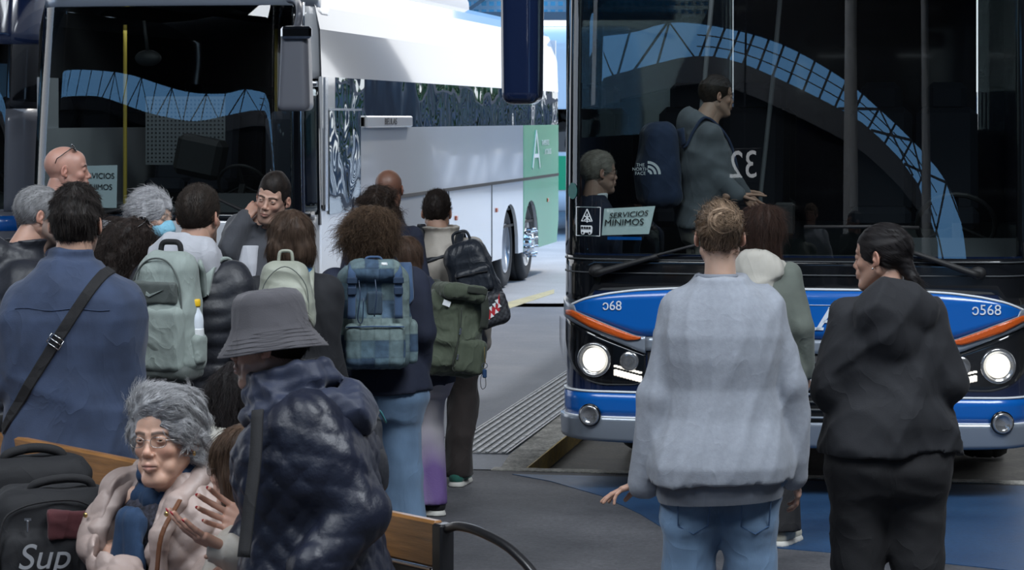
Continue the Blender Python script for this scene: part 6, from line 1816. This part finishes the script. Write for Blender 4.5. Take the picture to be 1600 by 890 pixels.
# ---------------------------------------------------------------- woman talking with her hands
P = Person(408, 661, 560, 1.25, 'brown haired woman in a beige coat gesturing with open hands and red nails', hair_t=.016, fem=True, seat=.45, Hs=1.55, w=1.0, skin=(.56, .34, .26), headoff=(.0, .03, 0), head=(-.1, -.1, 0))
W3 = lambda x, y, z: P.Mi.to_3x3() @ Vector((x, y, z))
P.set(ell=P.px(405, 905, -.12), wrl=P.px(362, 862, -.24), elr=P.px(440, 880, .05), wrr=P.px(402, 826, -.12))
P.hands['l'] = dict(d=W3(-.80, -.15, .42), pn=W3(.25, .35, .85), fing=[.30, .22, .16, .10], spread=.42, side=1, sc_=1.1, h=.0022, thumb=(1.05, .25))
P.hands['r'] = dict(d=W3(-.75, .1, .30), pn=W3(-.2, -.75, .35), fing=[.35, .30, .35, .40], spread=.25, side=1, sc_=1.02, h=.0026, thumb=(.95, .15))
P.body(headkw=dict(fem=1.0))
P.top('coat', M_beigej, .038, .72, (.070, .062, .046), h=.009, seed=89, fold=(.010, 11, (1, 1, 1)), cuff=.050)
def blue_cuff():
    W, E = P.J['wrl'], P.J['ell']; u = (W - E).normalized()
    MB().tube([W - u * .04, W - u * .006], .036, 20).build('cuff', mat('blue_cuff', (.01, .05, .32), .7), P.root, smooth=True)
blue_cuff()
P.pants('trousers', M_navyc); P.shoes(M_blackpants)
for n in 'lr':
    for (tp, dr, r, up_) in P.tips[n]:
        x_ = dr.cross(up_).normalized(); R = Matrix((x_, dr, up_)).transposed()
        MB().ball(tp + up_ * r * .72 + dr * r * .35, (r * .72, r * 1.25, r * .35), 12, R).build('fingernail', mat('red_varnish', (.50, .015, .03), .15, coat=1), P.root, smooth=True)
bd = P.J['wrl']; u = (P.J['wrl'] - P.J['ell']).normalized(); x_ = u.cross(Vector((0, 0, 1))).normalized(); y_ = u.cross(x_)
BC = empty('bracelet', P.M @ bd, 0, 'beaded bracelet on the wrist of the gesturing woman', 'bracelet'); M3 = P.M.to_3x3()
bcols = [(.5, .35, .03), (.35, .02, .02), (.02, .12, .06), (.02, .02, .02)]
for i in range(22):
    a = 2 * math.pi * i / 22
    MB().ball(M3 @ ((x_ * math.cos(a) + y_ * math.sin(a)) * .034 + u * .008), .0052, 10).build('bead', mat('bead_%s' % 'abcd'[i % 4], bcols[i % 4], .25, coat=.5), BC, smooth=True)
def fbob2(v):
    v.ell((0, -.012, .033), (.088, .108, .098), .01); v.rbox((0, -.030, -.055), (.190, .165, .16), .05, .03); v.ell((0, .12, -.05), (.066, .072, .11), .006, cut=True)
P.hair(fbob2, (.045, .026, .017), (.12, .075, .048), n=3200, L=.08, flow=(0, 0, -1), lift=.02, noise=.08, hug=.55, grav=3, fold=(.003, 55, (1.5, 1.5, .1)), seed=91, box=((-.13, -.16, -.17), (.13, .14, .15)))
glasses(P, M_frame, w=.023, hgt=.017, lensm=_mats['spectacle_glass'])
GES = P

# ---------------------------------------------------------------- woman in the bucket hat
P = Person(494, 466, 590, 1.28, 'woman in a grey bucket hat and navy quilted jacket turned to the left', hair_t=.012, fem=True, w=1.12, d=1.25, skin=(.50, .30, .23), lean=(0, .03), headoff=(.0, .075, -.004), head=(.12, -.05, 0), hs=1.0)
P.set(shl=P.px(480, 662, -.12), ell=P.px(556, 800, -.17), wrl=P.px(490, 888, -.24), shr=P.px(470, 660, .14), elr=P.px(440, 800, .20), wrr=P.px(385, 860, .14))
P.body(headkw=dict(h=.0024, age=1.0, fem=.5), colkw=dict(brow=(.03, .02, .02)), gaze=(0, -.1))
P.top('quilted_jacket', M_nylon_navy, .040, .70, (.086, .080, .060), chan=(.085, .0075, 'dia'), fold=(.0045, 9, (1, 1, 1)), h=.0075, seed=93, bk=.06, shr=.084, neck=1.49)
v = Vol((-.20, -.22, 1.15), (.20, .24, 1.50), .0075)
c0 = P.pt(0, -.02, 1.455); hc = P.HM @ Vector((0, -.03, -.12))
ringp = lambda c, r, z, n=12: [Vector((c.x + r * math.sin(2 * math.pi * k / n), c.y + r * 1.05 * math.cos(2 * math.pi * k / n), z - .25 * r * math.cos(2 * math.pi * k / n))) for k in range(n + 1)]
for r, z, rad in ((.118, c0.z - .02, .036), (.098, c0.z + .03, .030), (.088, c0.z + .07, .020)):
    cc = c0.lerp(hc, .35 if z < c0.z else .75); rp = ringp(cc, r, z)
    for a, b in zip(rp[:-1], rp[1:]): v.cone(a, b, rad, rad, .016)
v.ell(P.pt(0, -.14, 1.42), (.10, .05, .07), .03); v.folds(.009, 17, 12, (1, 1, 1.2)); v.build('collar_hood', cloth('navy_collar', (.010, .017, .045), rough=.6), P.topo, label='dark blue gathered collar and hood')
P.pants('trousers', M_blackpants); P.shoes(M_blackpants)
P.hair(cap_hair(.011, nape=-.095, ear=False, face=(.125, -.05, .078, .078, .10)), (.010, .008, .008), (.04, .028, .022), n=2200, L=.035, flow=(0, -.5, -1), lift=.1, noise=.3, seed=95)
glasses(P, M_frame, w=.022, hgt=.016, lensm=_mats['spectacle_glass'])
# the hat
prof = [(.0, .142), (.050, .141), (.080, .134), (.092, .120), (.097, .100), (.103, .040), (.106, .034), (.110, .022), (.128, -.004), (.146, -.030), (.147, -.034), (.144, -.034), (.125, -.010), (.104, .016), (.098, .03), (.09, .1), (.0, .12)]
V = []; f = []; n = 72
for (r, z) in prof:
    for k in range(n):
        a = 2 * math.pi * k / n; w_ = .0025 * math.sin(3 * a + 1) + .0016 * math.sin(7 * a); rr = r * (1 + w_ / .1 * (1 if z < .12 else .4))
        zz = z + (.006 * math.sin(2 * a + .6) if z < .01 else .002 * math.sin(5 * a))
        V.append((rr * math.cos(a), rr * math.sin(a) * 1.10, zz))
for i in range(len(prof) - 1):
    for k in range(n): f.append((i * n + k, (i + 1) * n + k, (i + 1) * n + (k + 1) % n, i * n + (k + 1) % n))
HT = P.HM @ Matrix.Translation((0, -.006, .020)) @ Matrix.Rotation(-.06, 4, 'X') @ Matrix.Scale(.96, 4)
hat = mk('bucket_hat', xf(np.array(V), HT), f, M_hat, P.root)
sm = MB()
for r, z in ((.112, .018), (.120, .008), (.128, -.003), (.137, -.016), (.1455, -.028)):
    sm.tube([HT @ Vector((r * math.cos(a), r * 1.10 * math.sin(a), z + .003 + .005 * math.sin(2 * a + .6))) for a in [2 * math.pi * k / 48 for k in range(48)]], .0008, 4, closed=True)
sm.build('brim_stitching', cloth('hat_stitch', (.05, .048, .055)), hat)
HATL = P

# ================================================================== bags and backpacks
class Bag:
    def __init__(s, name, P, base, label, cat='backpack'):
        s.P = P; s.base = Vector(base); s.root = empty(name, P.M @ s.base, P.root.rotation_euler.z, label, cat)
    def put(s, o): o.location = -s.base; return o
    def vol(s, name, v, m, parent=None, **kw):
        o = v.build(name, m, parent or s.root, **kw); 
        if parent is None: s.put(o)
        return o
    def mb(s, name, mb, m, parent=None, smooth=True, **kw):
        o = mb.build(name, m, parent or s.root, smooth=smooth, **kw)
        if parent is None: s.put(o)
        return o

def pack(P, label, c, size, m, roll=0.0, taper=.10, rad=.06, fold=(.005, 14), name='backpack', colf=None, base=None, h=.007, seed=1, pitch=0.0):
    c = Vector(c); w, d, hh = size; R = Matrix.Rotation(roll, 3, 'Y') @ Matrix.Rotation(pitch, 3, 'X')
    B = Bag(name, P, (c.x, c.y, c.z - hh / 2), label); B.R = R; B.c = c; B.size = size
    B.L = lambda x, y, z: c + R @ Vector((x, y, z))
    e = max(size) * .62
    v = Vol(c - Vector((e, d, e)), c + Vector((e, d, e)), h)
    v.rbox(c, size, rad, R=R, taper=taper); v.ell(B.L(0, -.02, -hh * .12), (w * .46, d * .58, hh * .33), .03, R=R)
    if fold: v.folds(fold[0], fold[1], seed)
    B.main = B.vol('main_compartment', v, m, colf=colf); return B
def pocket(B, name, m, c, size, rad=.025, fold=(.003, 20), h=.006, parent=None, colf=None, label=None, taper=0):
    cc = B.L(*c); e = max(size) * .75
    v = Vol(cc - Vector((e, e, e)), cc + Vector((e, e, e)), h); v.rbox(cc, size, rad, R=B.R, taper=taper)
    if fold: v.folds(fold[0], fold[1], 3)
    return B.vol(name, v, m, parent, colf=colf, label=label)
def shoulder_straps(B, m, xs=(-.11, .11), w=.055, top=None, zt=1.30):
    P = B.P
    for x in xs:
        q = []
        for (yy, zz) in ((-.16, 1.34), (-.10, 1.42), (-.03, 1.455), (.04, 1.43), (.11, 1.34), (.145, 1.2)): q.append((x, yy, zz))
        pts = []; me = P.topo.data; bv = BVHTree.FromPolygons([v.co for v in me.vertices], [p.vertices for p in me.polygons]); ns = []
        for (a, b, c) in q:
            p0 = P.pt(a, b, c); dr = Vector((0, b, (c - 1.25) * 1.3 + .02)).normalized(); hh = bv.ray_cast(p0 + dr * .4, -dr)
            if hh[0] is None: hh = bv.find_nearest(p0)
            pts.append(hh[0] + dr * .010); ns.append(dr)
        start = B.L(x * .8, B.size[1] / 2 - .01, B.size[2] / 2 - .04)
        pts = [start] + pts; ns = [Vector((0, -.3, 1))] + ns
        sp_ = spline(pts, 5); nn = []
        for i in range(len(sp_)): 
            k = min(i / 5, len(ns) - 1.001); a = int(k); nn.append((ns[a] * (1 - (k - a)) + ns[a + 1] * (k - a)).normalized())
        B.mb('shoulder_strap', ribbon(sp_, w, .012, nn), m)
def handle(B, m, w=.07, hgt=.05, r=.008, y=.02):
    h_ = B.size[2] / 2
    B.mb('carry_handle', MB().tube(spline([B.L(-w / 2, y, h_ - .015), B.L(-w / 2 * .8, y, h_ + hgt * .8), B.L(0, y, h_ + hgt), B.L(w / 2 * .8, y, h_ + hgt * .8), B.L(w / 2, y, h_ - .015)], 6), r, 8), m)

# sage backpack
M_sage = cloth('sage_fabric', (.27, .32, .30), rough=.75, var=.06, wr=(8, .25)); M_sageD = cloth('dark_sage', (.08, .095, .09), rough=.7)
P = PUF
B = pack(P, 'sage green backpack with a dark mesh pocket on the black puffer jacket', (P.px(263, 490, -.27)), (.27, .17, .475), M_sage, taper=.14, rad=.075, seed=2)
pocket(B, 'front_pocket', M_sage, (0, -.085, -.09), (.225, .06, .25), .03)
mp_ = pocket(B, 'mesh_pocket', M_sageD, (-.005, -.092, .085), (.185, .03, .085), .010, label='dark mesh pocket'); 
pocket(B, 'base_panel', M_sageD, (0, -.02, -.215), (.265, .165, .065), .03, label='dark base')
B.mb('zip_pull', MB().tube(spline([B.L(-.088, -.105, .12), B.L(-.100, -.110, .085), B.L(-.103, -.112, .04)], 5), .006, 8), mat('orange_red', (.75, .10, .03), .5), label='orange red edge strip')
B.mb('zipper', MB().tube(spline([B.L(-.12, -.07, -.1), B.L(-.115, -.078, .10), B.L(-.06, -.07, .20), B.L(.03, -.07, .205), B.L(.09, -.078, .12), B.L(.105, -.08, -.05)], 6), .0035, 6), M_sageD)
sw_ = MB(); sw_.prism([(-.035, -.008), (-.02, -.014), (.04, .014), (-.018, -.004), (-.032, .006)], .003, B.R, B.L(.0, -.110, .085)); B.mb('logo', sw_, _mats['sage_fabric'], smooth=False)
shoulder_straps(B, M_sage, (-.12, .12), .06)
handle(B, M_strap, .09, .035, .011)
bt_ = empty('water_bottle', P.M @ B.L(.125, -.01, -.14), 0, 'clear water bottle with a yellow cap in the side of the sage backpack', 'bottle')
MB().lathe([(0, 0), (.026, .0), (.029, .01), (.029, .12), (.026, .14), (.013, .165), (.013, .18)], (0, 0, 0), None, 24).build('bottle_body', mat('clear_plastic', (.75, .82, .9), .08, spec=.8, coat=1), bt_, smooth=True)
MB().lathe([(.016, .172), (.017, .176), (.017, .196), (.014, .2), (0, .2)], (0, 0, 0), None, 20).build('bottle_cap', mat('yellow_plastic', (.80, .50, .02), .4), bt_, smooth=True)
MB().lathe([(.0296, .04), (.0298, .045), (.0298, .085), (.0296, .09)], (0, 0, 0), None, 24).build('bottle_label', M_white, bt_, smooth=True)
pocket(B, 'side_pocket', M_sage, (.125, -.01, -.13), (.07, .09, .12), .025)

# denim patchwork backpack
def patch_col(ox=0, oz=0):
    pal = np.array([(.06, .11, .17), (.10, .17, .22), (.14, .21, .23), (.045, .085, .145), (.12, .18, .20), (.075, .13, .20), (.16, .22, .22)])
    def f(V):
        i = np.floor((V[:, 0] + ox) / .062).astype(int); j = np.floor((V[:, 2] + oz) / .075).astype(int)
        k = (i * 7 + j * 13 + (i * j) % 5) % 7; C = pal[k].copy()
        e = np.minimum(np.abs(((V[:, 0] + ox) / .062) % 1 - .5), np.abs(((V[:, 2] + oz) / .075) % 1 - .5)); C *= (1 - .25 * (np.maximum(np.abs(((V[:, 0] + ox) / .062) % 1 - .5), np.abs(((V[:, 2] + oz) / .075) % 1 - .5)) > .46))[:, None]
        return C * .95
    return f
M_patch = mat('patchwork_denim', rough=.85, vcol=True, var=.22, vscale=40, bump=(200, .3), bdist=.002)
M_dstrap = cloth('blue_webbing', (.045, .09, .18), sc_=300, st=.4); M_dbuck = mat('navy_plastic', (.03, .05, .09), .35)
P = DEN
B = pack(P, 'patchwork blue denim backpack with two buckled straps on the curly haired girl', P.px(584, 494, -.26), (.32, .19, .455), M_patch, taper=.05, rad=.065, colf=patch_col(), seed=4, h=.006)
pocket(B, 'front_pocket', M_patch, (.0, -.105, -.115), (.265, .07, .19), .03, colf=patch_col(.03, .02))
B.mb('pocket_zip', MB().tube([B.L(-.125, -.140, -.035), B.L(0, -.146, -.032), B.L(.125, -.140, -.035)], .0035, 6), M_dstrap)
pocket(B, 'lid', M_patch, (0, -.03, .205), (.235, .21, .09), .04, fold=(.005, 18), colf=patch_col(.01, .01))
pocket(B, 'patch', cloth('dark_patch', (.03, .055, .085)), (.0, -.105, .065), (.065, .03, .10), .006, fold=None)
for x in (-.10, .10):
    B.mb('lid_strap', ribbon(spline([B.L(x * .9, -.10, .225), B.L(x, -.133, .20), B.L(x, -.130, .12), B.L(x * 1.02, -.128, .0)], 6), .036, .004, B.R @ Vector((0, -1, 0))), M_dstrap)
    bb_ = MB().box(B.L(x, -.140, .165), (.046, .012, .028), B.R, .004).box(B.L(x, -.139, .120), (.040, .010, .034), B.R, .004); B.mb('buckle', bb_, M_dbuck, smooth=False)
B.mb('drawcord', MB().tube(spline([B.L(-.07, -.12, .165), B.L(-.065, -.14, .10), B.L(-.075, -.135, .0), B.L(-.055, -.135, -.01), B.L(-.05, -.14, .09)], 5), .003, 6), M_dbuck)
B.mb('drawcord', MB().tube(spline([B.L(.0, -.12, .175), B.L(.005, -.145, .10), B.L(-.004, -.14, .01)], 5), .003, 6), M_dbuck)
B.mb('zip_rosette', MB().box(B.L(.04, -.125, .235), (.028, .01, .014), B.R, .003), M_white)
shoulder_straps(B, M_dstrap, (-.12, .12), .065)
handle(B, M_dstrap, .08, .03, .006)
for x in (-.165, .165): pocket(B, 'side_pocket', M_patch, (x, -.0, -.11), (.05, .13, .19), .022, colf=patch_col(.02))

# small pale backpack
P = BOB; M_pale = cloth('pale_green_leather', (.33, .35, .29), rough=.5, wr=(7, .2))
B = pack(P, 'small pale green backpack on the bob haired woman', P.px(446, 462, -.22), (.225, .12, .29), M_pale, taper=.22, rad=.05, seed=6)
shoulder_straps(B, M_pale, (-.085, .085), .030); handle(B, M_pale, .06, .04, .007)
pocket(B, 'front_pocket', M_pale, (0, -.065, -.05), (.16, .04, .13), .02)
B.mb('seam', MB().tube(spline([B.L(-.10, -.062, -.1), B.L(-.085, -.066, .05), B.L(0, -.066, .125), B.L(.085, -.066, .05), B.L(.10, -.062, -.1)], 6), .002, 6), _mats['dark_sage'])

# army green backpack
P = GIRL; M_army = cloth('army_green', (.055, .070, .045), rough=.8, wr=(7, .5)); M_armyD = cloth('dark_green_webbing', (.022, .028, .02))
B = pack(P, 'large army green backpack with zips and key rings on the girl', P.px(708, 515, -.22), (.30, .20, .47), M_army, roll=.16, taper=.06, rad=.075, seed=8, fold=(.009, 13))
pocket(B, 'lid', M_army, (-.02, -.045, .195), (.24, .22, .085), .035, fold=(.006, 16))
pocket(B, 'front_pocket', M_army, (.06, -.115, -.12), (.17, .07, .18), .03)
B.mb('zipper', MB().tube(spline([B.L(-.03, -.128, .12), B.L(-.025, -.138, .0), B.L(-.035, -.130, -.18)], 6), .004, 6), M_armyD)
B.mb('zip_pull', MB().box(B.L(-.025, -.145, .0), (.012, .006, .035), B.R, .002).box(B.L(-.02, -.145, -.13), (.010, .006, .03), B.R, .002), M_steel, smooth=False)
B.mb('lid_strap', ribbon(spline([B.L(.08, -.13, .20), B.L(.10, -.140, .12), B.L(.11, -.128, .03)], 6), .045, .006, B.R @ Vector((0, -1, 0))), M_armyD)
pocket(B, 'lid_patch', M_armyD, (.03, -.155, .215), (.11, .015, .035), .004, fold=None)
B.mb('label_patch', MB().box(B.L(-.11, -.115, .13), (.04, .006, .028), B.R @ Matrix.Rotation(.2, 3, 'Y')), M_white, smooth=False, label='small white label')
shoulder_straps(B, M_armyD, (-.10, .10), .05)
kr = empty('key_ring', P.M @ B.L(.115, -.17, -.10), 0, 'bunch of key fobs and rings hanging from the green backpack', 'key ring')
MB().tube([(.0, 0, .04), (0, -.005, .0), (.004, 0, -.04)], .0025, 6).build('chain', M_gold, kr); MB().tube([(.014 * math.cos(a), 0, -.055 + .014 * math.sin(a)) for a in [k * math.pi / 8 for k in range(16)]], .002, 6, closed=True).build('ring', M_steel, kr)
MB().box((.0, 0, -.095), (.022, .012, .045), None, .005).build('fob', mat('blue_fob', (.02, .05, .12), .3), kr); MB().tube(spline([(.0, 0, -.07), (-.02, 0, -.12), (-.015, 0, -.17), (.005, 0, -.16), (.004, 0, -.10)], 5), .0018, 6).build('cord', M_strap, kr)

# black backpack with shark teeth
P = BEI; M_bk = mat('black_leather', (.014, .018, .026), .42, var=.15, bump=(70, .15), wr=(7, .35))
B = pack(P, 'black backpack with a shark mouth print on the beige jacket', P.px(742, 446, -.25), (.27, .18, .50), M_bk, roll=-.30, taper=.12, rad=.065, seed=10, fold=(.007, 12))
pocket(B, 'upper_pocket', M_bk, (.02, -.10, .03), (.20, .06, .15), .03)
B.mb('pocket_zip', MB().tube(spline([B.L(-.07, -.134, .075), B.L(.03, -.14, .07), B.L(.11, -.132, .06)], 5), .004, 6), M_strap)
def dam(V):
    q = B.R.inverted(); W = V @ np.array(q).T; k = (np.floor(W[:, 0] / .014) + np.floor(W[:, 2] / .014)) % 2
    return np.where(k[:, None] > 0, np.array((.045, .048, .055)), np.array((.018, .019, .024)))
lp = pocket(B, 'checked_pocket', mat('checked_canvas', rough=.5, vcol=True), (.02, -.10, -.15), (.27, .075, .17), .03, colf=dam, h=.005, label='lower pocket in dark checks')
fc = lambda x, z: B.L(x, -.1395, z)
tr_ = MB(); tr_.prism([(-.035, -.185), (.03, -.20), (.11, -.165), (.135, -.075), (.10, -.13), (.03, -.15)], .004, B.R, B.L(0, -.1385, 0)); B.mb('mouth', tr_, mat('red_print', (.45, .02, .03), .5), smooth=False)
th_ = MB()
for (x, z, s_) in ((-.01, -.150, -1), (.015, -.146, -1), (.04, -.140, -1), (.065, -.132, -1), (.09, -.120, -1), (.11, -.105, -1), (0, -.197, 1), (.03, -.200, 1), (.06, -.190, 1), (.09, -.176, 1), (.115, -.150, 1)):
    th_.prism([(x - .011, z), (x + .011, z + .003), (x, z + s_ * .026)], .004, B.R, B.L(0, -.141, 0))
B.mb('teeth', th_, M_white, smooth=False)
B.mb('printed_eye', MB().tube(spline([fc(-.02, -.105), fc(-.005, -.115), fc(.012, -.105)], 5), .0035, 6), M_white)
shoulder_straps(B, M_bk, (-.11, .11), .05); handle(B, M_bk, .10, .06, .008)

# small dark backpack worn by the woman with the hat
P = HATL
B = pack(P, 'small black backpack with a teal edged zip behind the bucket hat woman', P.px(556, 712, .06), (.21, .11, .24), M_nylon, taper=.1, rad=.045, seed=12)
B.mb('zipper', MB().tube(spline([B.L(-.10, -.05, .02), B.L(-.085, -.062, .10), B.L(.0, -.062, .125), B.L(.1, -.05, .08)], 5), .003, 6), mat('teal_edge', (.05, .35, .38), .5))
# shoulder bag strap and bag of the woman with the hat
SB = Bag('shoulder_bag', P, P.px(440, 890, -.30), 'black shoulder bag hanging in front of the navy quilted jacket', 'bag')
q = P.px(430, 960, -.30); v = Vol(q - Vector((.25, .25, .2)), q + Vector((.25, .25, .16)), .008); v.rbox(q, (.12, .30, .18), .05); SB.vol('bag_body', v, M_blackpants)
SB.mb('strap', ribbon(spline([P.px(402, 640, -.20), P.px(398, 720, -.26), P.px(388, 800, -.30), P.px(380, 870, -.33)], 6), .035, .005, P.Mi.to_3x3() @ Vector((-.3, -1, 0))), M_strap)

# luggage on the bench
M_bag = cloth('black_canvas', (.008, .0085, .011), rough=.8, sheen=0, wr=(5, .25)); M_bagz = mat('zip_metal', (.45, .46, .48), .3, metal=1)
def luggage(px, py, s_, size, rz, label, name, seat_z=.455):
    c = at(px, py, s_); r = empty(name, (c.x, c.y, seat_z), rz, label, 'bag'); w, d, h_ = size
    v = Vol((-w * .62, -d * .9, -.01), (w * .62, d * .9, h_ + .05), .009)
    v.rbox((0, 0, h_ / 2), size, .065, taper=.03); v.rbox((0, -d * .42, h_ * .42), (w * .86, d * .35, h_ * .72), .04, .015); v.folds(.007, 10, 5); v.plane((0, 0, .004), (0, 0, -1))
    v.build('bag_body', M_bag, r); return r, w, d, h_
r, w, d, h_ = luggage(84, 800, 520, (.37, .24, .50), .18, 'black bag with a grey printed word and a red patch on the bench', 'travel_bag')
MB().tube(spline([(-.07, -.02, h_ - .02), (-.055, -.03, h_ + .012), (.03, -.03, h_ + .028), (.10, -.02, h_ + .018), (.12, -.01, h_ - .02)], 6), .013, 10).build('carry_handle', M_strap, r, smooth=True)
MB().tube(spline([(-.155, -.128, .1), (-.155, -.135, .38), (-.10, -.12, .455), (.05, -.115, .475), (.14, -.12, .44)], 6), .004, 6).build('zipper', M_strap, r)
z_ = MB().box((-.075, -.140, .405), (.008, .006, .035), None, .002).box((-.075, -.138, .425), (.020, .006, .007)); z_.build('zip_pull', M_bagz, r)
v = Vol((-.06, -.2, .30), (.16, -.08, .50), .006); v.rbox((.055, -.140, .405), (.145, .03, .085), .008); v.folds(.005, 20, 2); v.build('red_patch', cloth('dark_red', (.07, .012, .016)), r, label='dark red cloth flap')
text('printed_word', 'Sup', .105, mat('grey_print', (.30, .31, .33), .6), r, (-.030, -.165, .315), ext=.002, shear=.25)
r, w, d, h_ = luggage(52, 745, 486, (.38, .22, .52), .35, 'dark bag with a looped handle behind the printed bag', 'travel_bag')
MB().tube(spline([(-.09, .0, h_ - .03), (-.085, -.01, h_ + .01), (.0, -.01, h_ + .028), (.08, -.01, h_ + .012), (.10, 0, h_ - .03)], 6), .016, 10).build('carry_handle', M_strap, r, smooth=True)
ribbon(spline([(.17, -.10, .1), (.165, -.125, .35), (.13, -.08, .50)], 6), .03, .005, (0, -1, 0)).build('strap', M_strap, r)
MB().box((.135, -.16, .36), (.006, .006, .06)).box((.15, -.16, .35), (.004, .006, .05)).build('zip_pull', M_bagz, r)

# ================================================================== people seen inside the right bus
P = Person(930, 236, 277, -1.25, 'grey haired man in a navy suit sitting behind the right bus windscreen', hair_t=.014, w=.85, d=.9, seat=.9, Hs=1.65, skin=(.42, .26, .2))
for n in 'lr': P.J['kn' + n] = Vector((P.J['kn' + n].x, .35, 1.0)); P.J['an' + n] = Vector((P.J['an' + n].x, .40, .68))
P.body(headkw=dict(age=1.0)); P.top('suit_jacket', M_navyc, .03, .80, (.06, .055, .045), h=.013, seed=101)
v = Vol((-.1, -.12, 1.45), (.1, .14, 1.75), .008); c = P.pt(0, 0, 1.47); v.loft([(c.z - .02, .070, .068, c.x, c.y), (c.z + .035, .064, .064, c.x, c.y + .01)], .01, p=2); v.build('shirt_collar', M_white, P.root)
P.pants('trousers', M_blackpants, zmin=.5)
P.hair(cap_hair(.012, top=.006, nape=-.07), (.20, .17, .14), (.42, .38, .33), n=1500, L=.03, flow=(0, -.8, -.3), lift=.2, noise=.3, seed=103)
glasses(P, M_frame, lensm=_mats['spectacle_glass'])
P = Person(1100, 118, 268, -1.38, 'young man in a grey hoodie standing inside the right bus', hair_t=.012, w=1.05, z0=.60, skin=(.48, .30, .22), headoff=(0, .05, 0), head=(.1, -.05, 0))
P.set(elr=P.px(1105, 262, -.15), wrr=P.px(1150, 305, -.20), ell=P.px(1120, 262, .15), wrl=P.px(1160, 300, .15)); P.hands['r'] = dict(d=(0, 1, .05), pn=(0, 0, -1), curl=.1, h=.004)
P.body(headkw=dict(h=.0034)); P.top('hoodie', cloth('grey_hoodie', (.12, .13, .145)), .042, .84, (.074, .066, .050), h=.011, seed=105, hood=hood_dn(.115, 1.47, .06, -.08), fold=(.009, 9, (1, 1, .8)), shr=.08)
P.pants('trousers', M_beigej); P.shoes(M_blackpants)
P.hair(cap_hair(.009, top=.008), (.02, .014, .01), (.06, .04, .03), n=1200, L=.015, flow=(0, 1, .2), lift=.4, seed=107)
B = pack(P, 'navy backpack with a white emblem worn inside the right bus', P.pt(0, -.27, 1.22), (.30, .22, .50), cloth('navy_pack', (.014, .028, .07)), taper=.12, rad=.08, seed=14)
em = MB(); sx_ = 1 
em_o = P.Mi @ (Vector(((1012 - 800) / 275, F / 275, HC - (272 - HZ) / 275)))
# emblem on the side that faces the windscreen: a quarter dome of two bands and three short words
Rm = Matrix.Rotation(-P.root.rotation_euler.z, 3, 'Z')
for r0, r1 in ((.075, .060), (.050, .036), (.026, .012)):
    poly = [(r0 * math.cos(a), r0 * math.sin(a)) for a in [k * math.pi / 16 for k in range(9)]] + [(r1 * math.cos(a), r1 * math.sin(a)) for a in [k * math.pi / 16 for k in range(8, -1, -1)]]
    for i in range(8): em.prism([poly[i], poly[i + 1], poly[16 - i], poly[17 - i]], .004, Rm, em_o)
B.mb('emblem', em, M_white, smooth=False)
for i, w_ in enumerate(('THE', 'NORTH', 'FACE')):
    o = text('emblem_word', w_, .026, M_white, B.root, em_o - B.base + Rm @ Vector((-.042, -.001, .052 - i * .024)), rot=(math.pi / 2, 0, -P.root.rotation_euler.z), ext=.002)
shoulder_straps(B, _mats['navy_pack'], (-.12, .12), .05)
